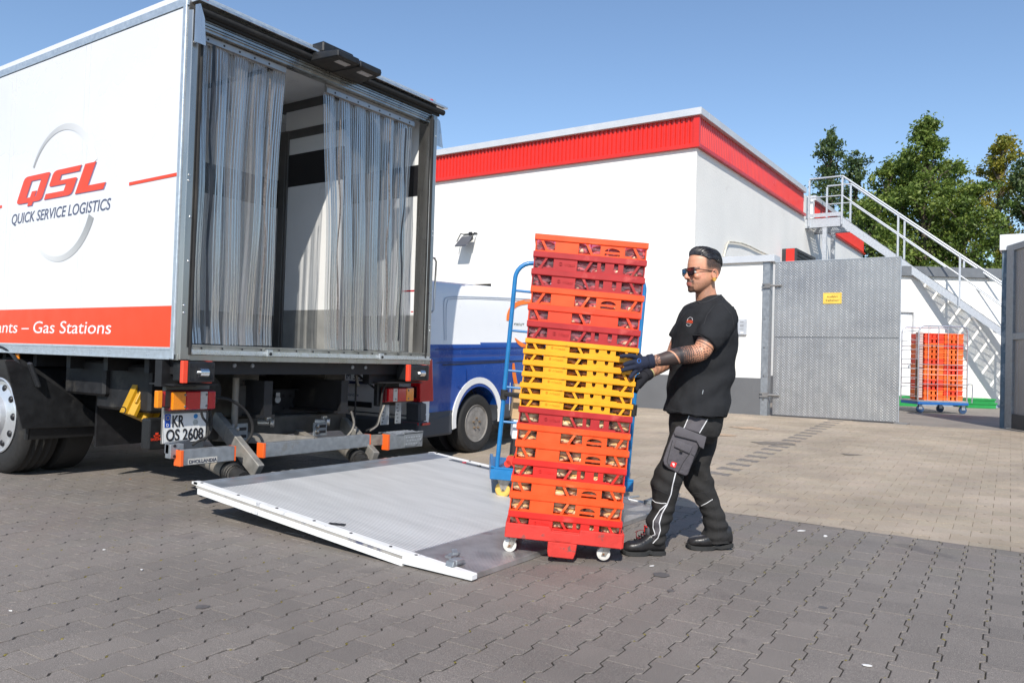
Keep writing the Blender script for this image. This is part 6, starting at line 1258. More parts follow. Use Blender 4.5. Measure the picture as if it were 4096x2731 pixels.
def bag(t0, x0, w_, h, kind, lab, seed):
    t = thing('bun_bag', lab, 'bag of buns', mat=W[t0.name] @ Matrix.Translation((x0, .014, .007)), group='bagged buns in the crates')
    r_ = random.Random(seed); bm_ = {'y': B2, 'p': B3, 'c': B1}[kind]; lay = 1 if kind == 'y' else 2; nx = 3; hz = h - .02
    for L in range(lay):
        for i in range(nx):
            o = link('bun', bm_, t, loc=(w_ * (i + .5) / nx + r_.uniform(-.008, .008), .066 + r_.uniform(-.006, .006), .016 + L * (.030 if kind != 'y' else 0) + r_.uniform(0, .003))); sc_ = r_.uniform(.92, 1.05)
            o.rotation_euler = (r_.uniform(-.14, .14), r_.uniform(-.18, .18), r_.uniform(0, 6)); o.scale = (sc_ * .98, sc_ * .98, sc_ * (.9 if h > .08 else .75))
    m = MB()
    for L in range(lay):
        for j in range(2):
            for i in range(nx): m.ell((w_ * (i + .5) / nx + r_.uniform(-.01, .01), .165 + j * .105, .022 + L * .030), (.050, .050, .018), 10, 6)
    m.build('buns_behind', bm_.materials[0], t, smooth=60, local=True, kind='stuff')
    k = (kind == 'p', round(h, 2), seed % 3)
    if k not in FL: FL[k] = film(seed % 3 + 5, w_ * 1.04, (h * .80 if kind != 'y' else h * .66), FP if kind == 'p' else FC, 'plastic_film')
    link('plastic_film', FL[k], t, loc=(-.004, .004, .002))
NM = {'o': 'orange', 'r': 'dark red', 'v': 'plain vermilion', 'b': 'bright red', 'y': 'yellow'}
OR1 = ['topmost', 'second from the top', 'third from the top', 'fourth from the top', 'fifth from the top', 'directly above the yellow ones', 'uppermost yellow one', 'second yellow one from above', 'third yellow one from above', 'third yellow one from below', 'second yellow one from below', 'lowest yellow one', 'just below the yellow ones', 'sixth from the bottom', 'fifth from the bottom', 'fourth from the bottom', 'third from the bottom', 'second from the bottom', 'lowest, standing on the dolly']
r3 = random.Random(9)
for i, (c, ty) in enumerate(SPEC):
    top, bot = H[i], H[i + 1] - (.0 if i < 18 else .0); h = top - bot + .004
    jit = Vector((0, 0, 0)); dxx = r3.uniform(-.004, .004)
    t0 = crate(S0 + EU * (bot + .0005) + EW * (dxx + (.003 if i < 6 else 0)), h, c, ty, i % 2 == 0, i, '%s bread crate in the stack, %s' % (NM[c], OR1[i]))
    kd = 'y' if c == 'y' else ('p' if i < 6 else 'c')
    for s_ in (0, 1): bag(t0, .014 + s_ * .302, .298, h, kd, 'buns in film, %s half of %s crate, %s' % (('left', 'right')[s_], NM[c], OR1[i]), i * 2 + s_)
# white sticker on the sixth crate
# dolly
hb = hsolve(2145); ht = H[-1]
dl = thing('crate_dolly', 'scuffed red plastic dolly on white castors carrying the crate tower', 'dolly', mat=frame(tuple(S0 + EU * hb), EW, EU))
RD = M("dolly_red", (.60, .035, .025), .6, var=.15, scale=9, bump=.15, dirt=(.20, .07, .06), dscale=16, dth=.60, streak=False); hd = ht - hb
m = MB(); fr_ = [(0, 0), (WD * .37, 0), (WD * .372, -.055), (WD * .385, -.082), (WD * .60, -.082), (WD * .615, -.05), (WD * .622, 0), (WD, 0), (WD, hd + .018), (WD * .635, hd + .018), (WD * .625, hd - .008), (WD * .40, hd - .008), (WD * .385, hd + .006), (WD * .375, hd + .018), (0, hd + .018)]
for pts_ in ([fr_[0], fr_[1], fr_[6], fr_[7], fr_[8], fr_[9], fr_[10], fr_[11], fr_[13], fr_[14]],): m.prism(pts_, (-.008, -.014, 0), (1.026, 0, 0), (0, 0, 1), -.020)
m.prism([(WD * .37, 0), (WD * .372, -.055), (WD * .385, -.082), (WD * .60, -.082), (WD * .615, -.05), (WD * .622, 0)], (-.004, -.013, 0), (1.012, 0, 0), (0, 0, 1), -.018)
m.build('front_skirt', RD, dl, local=True, bevel=.004)
m = MB(); m.box(-.008, .006, .0, .012, DP + .01, hd + .018); m.box(WD - .004, .006, 0, WD + .016, DP + .01, hd + .018); m.box(-.008, DP - .006, 0, WD + .016, DP + .014, hd + .018); m.box(.012, .006, .02, WD - .004, DP - .006, hd - .002); m.build('tray', RD, dl, local=True, bevel=.003)
m = MB(); m.box(WD * .43, -.0175, .01, WD * .565, -.0135, hd - .012); m.build('centre_plate', RD, dl, local=True)
WHL = M('castor_white', (.66, .64, .60), .45, var=.08, scale=30, dirt=(.45, .42, .38), dscale=20, dth=.6)
for x, y, dz_, sw in ((.024, .05, -.006, 0), (WD - .085, .05, .002, .0), (.05, DP - .06, 0, .4), (WD - .06, DP - .06, 0, .4)):
    wm = Matrix.Translation((x, y, 0)) @ Matrix.Rotation(sw, 4, 'Z'); r_ = .038; zc = -.047 + dz_
    m = MB(); m.m = wm; m.lathe([(.012, -.014), (.030, -.014), (.036, -.012), (r_, -.006), (r_, .006), (.036, .012), (.030, .014), (.012, .014)], (0, 0, zc), (0, 1, 0), 28); w_ = m.build('castor_wheel', WHL, dl, local=True, smooth=35)
    m = MB(); m.m = wm
    for sy in (-.020, .017): m.prism([(-.012, zc - .012), (.012, zc - .012), (.04, -.004), (.0, -.004)], (0, sy, 0), (1, 0, 0), (0, 0, 1), -.003)
    m.box(.0, -.022, -.006, .045, .022, .002); m.cyl((0, -.023, zc), (0, .023, zc), .007, 10); m.build('castor_fork', M('fork_zinc', (.36, .34, .31), .45, .7, var=.3, scale=30, dirt=(.25, .14, .07), dscale=20, dth=.58), w_, local=True)
    m = MB(); m.m = wm; m.cyl((0, -.0255, zc), (0, -.022, zc), .0055, 6); m.build('axle_bolt', M('rust', (.20, .08, .03), .8), w_, local=True)
# ================================================================== BLUE TROLLEY ON THE LIFT
TL, TR = Vector((4.66, 3.28, .325)), Vector((5.22, 2.52, .262)); tx = (TR - TL).normalized()
tup = Vector((0, 0, 1)) + tx * .085; tz = (tup - tx * tup.dot(tx)).normalized()
TM = frame(tuple(TL), tx, tz); tr = thing('blue_trolley', 'blue tubular roll trolley with cardboard boxes standing on the lift platform', 'trolley', mat=TM)
TB = M('trolley_blue', (.012, .17, .42), .38, var=.12, scale=14, coat=.2, dirt=(.02, .09, .22), dscale=8, dth=.6); Wt = (TR - TL).length
Ht = 1.49
m = MB(); rr = .12; m.tube([(0, 0, 0), (0, 0, Ht - rr)] + [(rr - rr * math.cos(a), 0, Ht - rr + rr * math.sin(a)) for a in np.linspace(.2, 1.57, 6)] + [(Wt - rr + rr * math.sin(a), 0, Ht - rr + rr * math.cos(a)) for a in np.linspace(0, 1.4, 6)] + [(Wt, 0, Ht - rr), (Wt, 0, 0)], .0165, 12); fr = m.build('tube_frame', TB, tr, local=True, smooth=True)
for z in (Ht - .21, Ht - .50, Ht - .79, .58, .33): m = MB(); m.tube([(0, 0, z), (Wt, 0, z)], .009, 8); m.build('rung', TB, tr, local=True, smooth=True)
m = MB(); m.box(-.045, -.03, -.085, Wt + .045, .70, -.01); m.box(-.045, -.03, -.01, -.02, .70, .01); m.box(-.045, -.03, -.01, Wt + .045, -.015, .005); m.build('base_tray', TB, tr, local=True, bevel=.004)
m = MB(); m.cyl((0, 0, .49), (0, 0, .56), .026, 12); m.cyl((Wt, 0, .46), (Wt, 0, .54), .026, 12); m.tube([(0, -.02, .53), (Wt, -.02, .53)], .018, 6, flat=1); m.build('strap', RUBBER, tr, local=True, smooth=True)
YW_ = M('castor_yellow', (.72, .46, .10), .5, var=.1, scale=20)
for x, y in ((.06, .06), (Wt - .06, .06), (.06, .6), (Wt - .06, .6)):
    m = MB(); m.lathe([(.01, -.018), (.045, -.018), (.056, -.010), (.056, .010), (.045, .018), (.01, .018)], (x, y, -.165), (.35, .93, 0), 26); w_ = m.build('castor_wheel', YW_, tr, local=True, smooth=35)
    m = MB(); m.prism([(-.05, 0), (.05, 0), (.012, -.085), (-.012, -.085)], (x - .0, y - .03, -.085), (1, 0, 0), (0, 0, 1), -.004); m.prism([(-.05, 0), (.05, 0), (.012, -.085), (-.012, -.085)], (x, y + .03, -.085), (1, 0, 0), (0, 0, 1), -.004); m.cyl((x, y - .03, -.165), (x, y + .03, -.165), .008, 8); m.build('castor_fork', M('fork_zinc', ()), w_, local=True)
def tbox(x0, y0, z0, x1, y1, z1, mt, nm, lab, cat, bevel=.002):
    m = MB(); m.m = TM; m.box(x0, y0, z0, x1, y1, z1); o = m.build(nm, mt, label=lab, cat=cat, bevel=bevel); return o
CB = M('cardboard', (.50, .34, .19), .85, var=.08, scale=20); CWH = M('white_carton', (.78, .78, .80), .6, var=.02)
blk = tbox(.10, .05, .0, .55, .45, .205, M('black_carton', (.018, .018, .02), .6), 'black_box', 'black carton printed with red tomatoes standing on the blue trolley', 'box')
tbox(.09, .06, .208, .5, .44, .345, CWH, 'white_box', 'white carton stacked on the black tomato box on the trolley', 'box'); tbox(.075, .08, .35, .52, .44, .60, CB, 'cardboard_box', 'brown cardboard box at the top left of the trolley load', 'box')
TOM = M('tomato_red', (.75, .05, .03), .5, var=.15, scale=60)
for k, (x, z, r_) in enumerate(((.10, .055, .038), (.135, .03, .028), (.075, .025, .025), (.17, .045, .03))):
    m = MB(); m.m = TM; m.cyl((x, .0475, z), (x, .049, z), r_, 20); o = m.build('tomato_print', TOM, blk)
m = MB(); m.m = TM; [m.prism([(0, 0), (math.cos(a) * .026, math.sin(a) * .012 + .004), (math.cos(a + .3) * .01, math.sin(a + .3) * .008)], (.10, .0468, .085), (1, 0, 0), (0, 0, 1), .001) for a in np.linspace(.1, 3.0, 6)]; m.build('leaf_print', M('leaf_green', (.03, .25, .05), .5), blk)
GB = M('green_box_plastic', (.006, .10, .055), .4, var=.1)
for k, (z0, z1) in enumerate(((.02, .17), (.18, .31), (.32, .46))):
    m = MB(); m.m = TM; x0, x1 = Wt - .34, Wt - .012; m.hexa([(x0, .02, z0), (x1 - .02, .02, z0), (x1 - .02, .42, z0), (x0, .42, z0), (x0, .0, z1), (x1, .0, z1), (x1, .44, z1), (x0, .44, z1)]); m.box(x0, -.008, z1 - .02, x1 + .012, .45, z1)
    o = m.build('green_box', GB, label='dark green plastic box at the right of the trolley, %s of three' % ('lowest', 'middle one', 'top')[k], cat='crate', group='green boxes on the trolley', bevel=.002)
    if k == 2: m = MB(); m.m = TM; m.box(x1 - .075, -.010, z0 + .03, x1 - .03, -.0, z1 - .03); m.build('paper_label', CWH, o)
# ================================================================== THE MAN PUSHING THE STACK
man = thing('person', 'man in black t-shirt, dark work trousers, sunglasses and gloves pushing the crate tower', 'person', loc=tuple(onz(2700, 2205)))
MI = W[man.name].inverted()
def V3(px, py, d): return ond(px, py, d)
def remeshed(name, mb_, voxel, smooth_it, mat_, parent=man, disp=None, smf=.5):
    me = mb_.mesh(name + '_raw', mat_); o = bpy.data.objects.new('tmp', me); COL.objects.link(o)
    r = o.modifiers.new('r', 'REMESH'); r.mode = 'VOXEL'; r.voxel_size = voxel; r.adaptivity = 0
    if smooth_it: s = o.modifiers.new('s', 'SMOOTH'); s.iterations = smooth_it; s.factor = smf
    dg = bpy.context.evaluated_depsgraph_get(); m2 = bpy.data.meshes.new_from_object(o.evaluated_get(dg)); bpy.data.objects.remove(o); bpy.data.meshes.remove(me)
    if disp: 
        n = len(m2.vertices); co = np.empty(n * 3); m2.vertices.foreach_get('co', co); no = np.empty(n * 3); m2.vertices.foreach_get('normal', no); co = co.reshape(-1, 3); no = no.reshape(-1, 3)
        d = np.array([disp(Vector(c)) for c in co]); co += no * d[:, None]; m2.vertices.foreach_set('co', co.ravel())
    m2.transform(W[parent.name].inverted()); m2.polygons.foreach_set('use_smooth', [True] * len(m2.polygons)); m2.name = name
    m2.materials.clear(); m2.materials.append(mat_)
    return link(name, m2, parent)
def loft(mb_, rings_, n=28, p=2.3):
    """rings: (y px, x-left px, x-right px, half depth m, centre distance m, skew)"""
    rs = []
    for (py, xl, xr, hb_, d, *sk) in rings_:
        a, b = V3(xl, py, d), V3(xr, py, d); c = (a + b) / 2; hx = (b - a) / 2; hd = Vector(CF.tolist()) * hb_; s_ = sk[0] if sk else 0; ring = []
        for k in range(n):
            t = 2 * math.pi * k / n; cx_ = math.copysign(abs(math.cos(t)) ** (2 / p), math.cos(t)); cy_ = math.copysign(abs(math.sin(t)) ** (2 / p), math.sin(t))
            ring.append(c + hx * cx_ + hd * cy_ + Vector((0, 0, s_ * cx_)))
        rs.append(ring)
    mb_.rings(rs)
def limb(mb_, pts, n=16, flat=1.0):
    """pts: (px, py, radius m, distance)"""
    P = [V3(a, b, d) for a, b, r, d in pts]; R = [r for a, b, r, d in pts]; Q = []; S_ = []
    for i in range(len(P) - 1):
        p0, p1, p2, p3 = P[max(i - 1, 0)], P[i], P[i + 1], P[min(i + 2, len(P) - 1)]
        for t in (0, .33, .67): Q.append(.5 * ((2 * p1) + (p2 - p0) * t + (2 * p0 - 5 * p1 + 4 * p2 - p3) * t * t + (3 * p1 - p0 - 3 * p2 + p3) * t ** 3)); S_.append(R[i] + (R[i + 1] - R[i]) * t)
    Q.append(P[-1]); S_.append(R[-1]); mb_.tube(Q, S_, n, flat=flat)
# ---- body: head, neck, torso core and arms as one skin
FH = -Vector(CR.tolist()) * math.cos(.36) - Vector(CF.tolist()) * math.sin(.36); LH = -Vector(CF.tolist()) * math.cos(.36) + Vector(CR.tolist()) * math.sin(.36)
HO = V3(2812, 1090, 4.63); UPH = Vector((0.0, 0, 1)) + FH * -.05
def hp(f, l, z): return HO + FH * f + LH * l + Vector((0, 0, z)) 
HM = Matrix.Identity(4)
for i in range(3): HM[i][0] = FH[i]; HM[i][1] = LH[i]; HM[i][2] = (0, 0, 1)[i]; HM[i][3] = HO[i]
m = MB(); m.m = HM
E = m.ell
HR_ = [(.131, -.045, .030, .034), (.122, -.072, .058, .054), (.104, -.094, .080, .068), (.075, -.108, .093, .0755), (.045, -.112, .098, .0775), (.018, -.109, .099, .077), (-.004, -.101, .092, .0755), (-.028, -.088, .094, .0725), (-.050, -.070, .095, .069), (-.068, -.052, .097, .064), (-.084, -.036, .096, .057), (-.098, -.016, .095, .048), (-.110, .008, .093, .037), (-.119, .030, .086, .024)]
_rs = []
for z_, fb, ff, hw_ in HR_:
    r_ = []
    for k in range(36):
        a = 6.28318 * k / 36; ca, sa = math.cos(a), math.sin(a); cx_ = math.copysign(abs(ca) ** .9, ca); cy_ = math.copysign(abs(sa) ** .9, sa); taper = 1 - .20 * max(0, cx_) ** 1.5
        r_.append(((fb + ff) / 2 + (ff - fb) / 2 * cx_, hw_ * cy_ * taper, z_))
    _rs.append(r_)
m.rings(_rs)
E((.078, 0, -.108), (.020, .024, .016), 12, 10)
for s in (1, -1):
    E((.084, s * .030, .012), (.015, .028, .008), 12, 8); E((.103, s * .013, -.040), (.012, .009, .009), 10, 8); E((.058, s * .042, -.030), (.030, .018, .022), 12, 8)
    E((-.026, s * .077, -.020), (.019, .006, .028), 14, 10); E((-.022, s * .077, -.044), (.012, .006, .015), 12, 8); E((-.038, s * .072, .000), (.010, .011, .018), 10, 8)
m.tube([(.086, 0, .006), (.098, 0, -.010), (.112, 0, -.028), (.119, 0, -.037)], [.009, .010, .012, .011], 12); E((.113, 0, -.039), (.014, .012, .010), 12, 8)
E((.090, 0, -.060), (.014, .026, .014), 12, 8); E((.098, 0, -.070), (.011, .022, .0055), 14, 8); E((.094, 0, -.081), (.012, .020, .007), 14, 8)
m.m = Matrix.Identity(4)
limb(m, [(2822, 1120, .052, 4.64), (2822, 1160, .058, 4.645), (2826, 1195, .064, 4.65), (2836, 1240, .085, 4.66)], 22)
loft(m, [(1222, 2785, 2890, .07, 4.66), (1250, 2760, 2905, .13, 4.66), (1300, 2725, 2915, .18, 4.66), (1450, 2705, 2915, .16, 4.66), (1640, 2700, 2885, .15, 4.66)])
ARM = [(2872, 1275, .060, 4.52), (2846, 1325, .058, 4.43), (2820, 1380, .054, 4.41), (2803, 1407, .050, 4.405), (2770, 1416, .050, 4.40), (2735, 1420, .050, 4.39), (2690, 1428, .045, 4.375), (2650, 1437, .037, 4.36), (2615, 1443, .031, 4.345), (2592, 1447, .030, 4.34)]
limb(m, ARM, 20)
FARM = [(2795, 1275, .055, 4.83), (2735, 1330, .054, 4.88), (2702, 1395, .047, 4.88), (2690, 1430, .044, 4.85), (2662, 1454, .042, 4.81), (2625, 1478, .035, 4.76), (2592, 1496, .029, 4.71), (2576, 1506, .028, 4.69)]
limb(m, FARM, 18)
SK = bpy.data.materials.new('skin'); SK.use_nodes = True; n = SK.node_tree.nodes; l = SK.node_tree.links; b_ = n['Principled BSDF']; at = n.new('ShaderNodeAttribute'); at.attribute_name = 'tone'
nz = n.new('ShaderNodeTexNoise'); nz.inputs['Scale'].default_value = 35; nz.inputs['Detail'].default_value = 5; tc = n.new('ShaderNodeTexCoord'); l.new(tc.outputs['Object'], nz.inputs[0])
mr = n.new('ShaderNodeMapRange'); mr.inputs[1].default_value = .3; mr.inputs[2].default_value = .7; mr.inputs[3].default_value = .9; mr.inputs[4].default_value = 1.08; l.new(nz.outputs[0], mr.inputs[0])
mx = n.new('ShaderNodeMix'); mx.data_type = 'RGBA'; mx.blend_type = 'MULTIPLY'; mx.inputs[0].default_value = 1; l.new(at.outputs['Color'], mx.inputs[6]); l.new(mr.outputs[0], mx.inputs[7]); l.new(mx.outputs[2], b_.inputs['Base Color'])
b_.inputs['Roughness'].default_value = .48; b_.inputs['Subsurface Weight'].default_value = .12; b_.inputs['Subsurface Radius'].default_value = (.012, .004, .002); b_.inputs['Subsurface Scale'].default_value = .6
body = remeshed('body', m, .0034, 9, SK)
me = body.data; nv = len(me.vertices); co = np.empty(nv * 3); me.vertices.foreach_get('co', co); co = co.reshape(-1, 3) + np.array(list(W[man.name].translation))
col = np.tile(np.array([.62, .30, .185, 1.0]), (nv, 1))
HI = np.array(HM.inverted()); hl = co @ HI[:3, :3].T + HI[:3, 3]; f_, l_, z_ = hl[:, 0], hl[:, 1], hl[:, 2]
head = (z_ > -.16) & (np.abs(f_) < .16) & (np.abs(l_) < .12)
rn = np.random.RandomState(4).rand(nv)
def blend(mask, c, a): 
    aa = (np.clip(a, 0, 1) * mask)[:, None]; col[:, :3] = col[:, :3] * (1 - aa) + np.array(c) * aa
blend(head & (f_ > .03) & (z_ < .03) & (z_ > -.06), (.66, .27, .18), .5 * np.exp(-((z_ + .02) / .03) ** 2))
sm = lambda x, a, b: np.clip((x - a) / (b - a), 0, 1)
# beard stubble, chin beard, moustache
blend(head & (z_ < -.03), (.16, .095, .07), .55 * sm(-z_, .03, .07) * sm(f_, -.045, -.01) * (.55 + .5 * rn))
blend(head & (z_ < -.088) & (f_ > .058), (.035, .022, .018), .8 * sm(f_, .055, .075) * (np.abs(l_) < .03))
blend(head & (z_ > -.068) & (z_ < -.050) & (f_ > .085) & (np.abs(l_) < .036), (.05, .03, .024), .8 + 0 * f_)
blend(head & (z_ < -.05) & (z_ > -.078) & (f_ > .070) & (np.abs(l_) > .024) & (np.abs(l_) < .036), (.05, .03, .024), .5 + 0 * f_)
blend(head & (z_ < -.066) & (z_ > -.086) & (f_ > .088) & (np.abs(l_) < .022), (.45, .13, .11), .8 + 0 * f_)
blend(head & (z_ > .013) & (z_ < .024) & (f_ > .060) & (np.abs(l_) > .010) & (np.abs(l_) < .056), (.05, .03, .025), .7 + 0 * f_)
# side fade
fade = sm(z_, -.010, .045) * sm(-f_, -.040, -.022)
blend(head & (f_ < .034), (.030, .023, .020), np.clip(sm(z_, -.016, .040) * sm(-f_, -.034, -.016) * 1.2, 0, .97) * (.85 + .25 * rn)); blend(head & (f_ < -.04) & (z_ > -.06), (.05, .035, .028), .75 * sm(-f_, .05, .09) * sm(z_, -.06, 0))
# tattooed arm
def armparam(arm_):
    P = [V3(a, b, d) for a, b, r, d in arm_]; best = np.full(nv, 9.); s_ = np.zeros(nv); ang = np.zeros(nv); acc = 0
    for i in range(len(P) - 1):
        a, b = np.array(P[i]), np.array(P[i + 1]); d = b - a; L = np.linalg.norm(d); t = np.clip(((co - a) @ d) / L ** 2, 0, 1); q = a + t[:, None] * d; dist = np.linalg.norm(co - q, axis=1); up = co - q; an = np.arctan2(up[:, 2], -(up @ CF))
        u = dist < best; best[u] = dist[u]; s_[u] = (acc + t * L)[u]; ang[u] = an[u]; acc += L
    return best, s_ / acc, ang, acc
bd, s_, an, LA = armparam(ARM); near_ = (bd < .075) & ~head & (s_ > .22)
INKC = (.026, .025, .028)
blend(near_ & (s_ > .2) & (s_ < .375), INKC, .90 + 0 * s_); blend(near_ & (s_ > .385) & (s_ < .395), INKC, .85 + 0 * s_)
su, av = s_ * LA / .0125, an * .048 / .0125; tri = ((np.floor(su) % 2 == 0) ^ (np.floor(av + .5 * (np.floor(su) % 2)) % 2 == 0))
grd = sm(s_, .42, .66); dd = np.hypot((su % 1) - .5, ((av + .5 * (np.floor(su) % 2)) % 1) - .5)
blend(near_ & (s_ > .405) & (s_ < .70), INKC, np.where(dd < .22 + .40 * grd, .92, 0.))
line = np.abs(s_ - (.735 + .035 * an)) < .008
blend(near_ & (s_ > .66) & (s_ < .90) & ~line, INKC, .94 * sm(s_, .655, .68))
ray_ = np.abs(np.sin(np.arctan2(an * .04 - .0, (s_ - .95) * LA) * 5)) < .30
blend(near_ & (s_ >= .90), INKC, np.where(ray_, .1, .8))
bd2, s2, an2, LB_ = armparam(FARM); far_ = (bd2 < .065) & ~head & (s2 > .3) & ~near_
blend(far_, (.10, .075, .065), np.where((np.sin(s2 * 90 + 2 * np.sin(an2 * 3)) > .1), .55, .25))
set_tone(me, col)
# ---- t-shirt
def cloth(amp, sc_, seed, zs=1.0):
    def f(c): return amp * noise.noise(Vector((c.x * sc_, c.y * sc_, c.z * sc_ * zs + seed))) + amp * .5 * noise.noise(Vector((c.x * sc_ * 2.3, c.y * sc_ * 2.3, c.z * sc_ * 2.0 * zs + seed)))
    return f
SHM = M('tshirt_black', (.020, .021, .024), .9, var=.1, scale=30, bump=.9, bscale=13, spec=.25)
m = MB()
loft(m, [(1185, 2800, 2882, .074, 4.65, .006), (1196, 2788, 2894, .086, 4.65, .008), (1208, 2770, 2910, .11, 4.655), (1224, 2745, 2920, .165, 4.66), (1250, 2728, 2930, .205, 4.66), (1290, 2709, 2938, .222, 4.66), (1340, 2697, 2941, .225, 4.66), (1400, 2689, 2939, .212, 4.66), (1460, 2684, 2934, .200, 4.66), (1524, 2680, 2927, .198, 4.66), (1580, 2671, 2918, .200, 4.66), (1630, 2660, 2908, .202, 4.66, -.006), (1655, 2654, 2901, .202, 4.66, -.012)], 40, 2.35)
limb(m, [(2886, 1262, .098, 4.545), (2868, 1298, .095, 4.48), (2842, 1340, .082, 4.43), (2818, 1372, .072, 4.41)], 24); limb(m, [(2790, 1265, .092, 4.80), (2745, 1315, .076, 4.87), (2712, 1362, .066, 4.885)], 20)
def shdisp(c):
    v = cloth(.010, 8, 3.0)(c); px_, py_ = pj(c)
    # drape folds running from the arm pit down towards the belly
    k = (px_ * .55 + py_ * 1.0); w_ = max(0, 1 - abs(py_ - 1500) / 190); v += .013 * w_ * math.sin(k * .055) * (.5 + noise.noise(c * 5)); v += .005 * math.sin(px_ * .12 + 2 * noise.noise(c * 6)) * max(0, (py_ - 1560) / 110)
    return v
shirt = remeshed('t_shirt', m, .0085, 3, SHM, disp=shdisp)
dgx = bpy.context.evaluated_depsgraph_get()
from mathutils.bvhtree import BVHTree
def bvh(o): 
    me = o.data; M_ = W[o.name]; return BVHTree.FromPolygons([M_ @ v.co for v in me.vertices], [tuple(p.vertices) for p in me.polygons])
BS, BB_ = bvh(shirt), bvh(body)
def hit(tree_, px, py, off=.002):
    d = Vector(ray(px, py)).normalized(); h = tree_.ray_cast(Vector(EYE), d)
    return (h[0] + h[1] * off) if h[0] is not None else None
def seamline(tree_, pts, r, mat_, nm, parent=man, off=.001, closed=False):
    P = []
    for i in range(len(pts) - 1):
        k = max(2, int(math.hypot(pts[i + 1][0] - pts[i][0], pts[i + 1][1] - pts[i][1]) / 9))
        for j in range(k): t = j / k; P.append((pts[i][0] + (pts[i + 1][0] - pts[i][0]) * t, pts[i][1] + (pts[i + 1][1] - pts[i][1]) * t))
    P.append(pts[-1]); Q = [h for h in (hit(tree_, *p, off) for p in P) if h is not None]
    if len(Q) < 2: return None
    Q2 = [Q[0]] + [q for a, q in zip(Q, Q[1:]) if (q - a).length < .05]
    mm_ = MB(); mm_.tube(Q2, r, 6); return mm_.build(nm, mat_, parent, smooth=True)
HEM = M('tshirt_seam', (.030, .031, .035), .9, var=.1)
seamline(BS, [(2786, 1201), (2800, 1214), (2830, 1207), (2860, 1193), (2884, 1180)], .0045, HEM, 'collar'); seamline(BS, [(2886, 1180), (2892, 1215), (2928, 1262), (2938, 1330)], .0016, HEM, 'shoulder_seam')
seamline(BS, [(2892, 1214), (2858, 1222), (2828, 1260), (2815, 1300)], .0016, HEM, 'sleeve_seam'); seamline(BS, [(2772, 1340), (2800, 1340), (2835, 1360), (2860, 1390)], .0025, HEM, 'sleeve_hem')
seamline(BS, [(2660, 1635), (2740, 1650), (2820, 1662), (2895, 1662)], .0016, HEM, 'bottom_hem'); seamline(BS, [(2813, 1560), (2809, 1576)], .003, GALV, 'zip')
# chest emblem
LC = M('emblem_grey', (.50, .50, .52), .5); LO = M('emblem_orange', (.75, .10, .04), .5)
seamline(BS, [(2749, 1284), (2752, 1275), (2760, 1269), (2768, 1271), (2771, 1281)], .0015, LC, 'emblem_arc', shirt); seamline(BS, [(2746, 1298), (2750, 1304), (2758, 1305), (2765, 1299)], .0015, LC, 'emblem_arc', shirt)
for y_ in (1281, 1285, 1289): seamline(BS, [(2749 - (y_ - 1281) * .3, y_), (2771, y_ + 2)], .0019, LO, 'emblem_letters', shirt)
seamline(BS, [(2747, 1293), (2767, 1296)], .0010, LC, 'emblem_letters', shirt)
# ---- trousers
TRM = M('trouser_black', (.024, .023, .023), .85, var=.15, scale=22, bump=1.0, bscale=17, spec=.3); TRG = M('trouser_grey', (.085, .078, .088), .85, var=.12, scale=30, bump=.6, bscale=40); PIP = M('white_piping', (.72, .72, .74), .6)
m = MB()
loft(m, [(1618, 2690, 2885, .165, 4.67), (1660, 2685, 2888, .175, 4.67), (1700, 2680, 2886, .18, 4.67), (1735, 2682, 2872, .17, 4.67), (1765, 2700, 2850, .13, 4.68)], 30, 2.3)
def legl(rings_, p=2.1): loft(m, [(y, (a + b) / 2 - (b - a) / 2 * (.95 if y > 1880 else 1), (a + b) / 2 + (b - a) / 2 * (.95 if y > 1880 else 1), h * .92, d) for y, a, b, h, d in rings_], 24, p)
legl([(1690, 2690, 2850, .105, 4.585), (1740, 2679, 2826, .105, 4.575), (1795, 2659, 2800, .10, 4.565), (1850, 2639, 2770, .095, 4.56), (1885, 2617, 2748, .092, 4.56), (1920, 2606, 2732, .09, 4.56), (1960, 2601, 2722, .086, 4.565), (1995, 2606, 2710, .08, 4.575), (2030, 2608, 2702, .078, 4.58), (2060, 2592, 2694, .08, 4.585), (2085, 2578, 2685, .082, 4.59), (2110, 2585, 2670, .078, 4.595), (2140, 2593, 2661, .07, 4.60), (2165, 2597, 2658, .066, 4.60)])
legl([(1700, 2730, 2880, .10, 4.755), (1750, 2735, 2868, .10, 4.755), (1810, 2732, 2856, .096, 4.75), (1860, 2733, 2836, .092, 4.75), (1900, 2730, 2846, .088, 4.75), (1940, 2736, 2858, .085, 4.75), (1980, 2762, 2872, .08, 4.755), (2020, 2792, 2886, .076, 4.76), (2060, 2808, 2900, .078, 4.765), (2100, 2811, 2912, .08, 4.77), (2140, 2809, 2920, .08, 4.77), (2170, 2816, 2923, .076, 4.77)])
def trdisp(c):
    px_, py_ = pj(c); v = cloth(.009, 9, 9.0, .8)(c); low = max(0, min(1, (py_ - 1960) / 130)); v += .010 * low * math.sin(c.z * 95 + 4 * noise.noise(c * 7)) * (.4 + .6 * noise.noise(c * 9 + Vector((3, 3, 3))) ** 2 * 3)
    v += .005 * math.sin((c.z * 60 + (px_ - 2700) * .05) + 3 * noise.noise(c * 5)) * max(0, 1 - abs(py_ - 1930) / 90); return v
trousers = remeshed('trousers', m, .008, 2, TRM, disp=trdisp); BT = bvh(trousers)
seamline(BT, [(2703, 1888), (2690, 1940), (2684, 1975), (2673, 2004), (2668, 2018), (2648, 2052), (2637, 2090), (2641, 2120), (2632, 2150), (2606, 2178)], .0034, PIP, 'piping', trousers)
seamline(BT, [(2667, 2016), (2640, 2040), (2614, 2082), (2612, 2108), (2621, 2136), (2595, 2149)], .0032, PIP, 'piping', trousers)
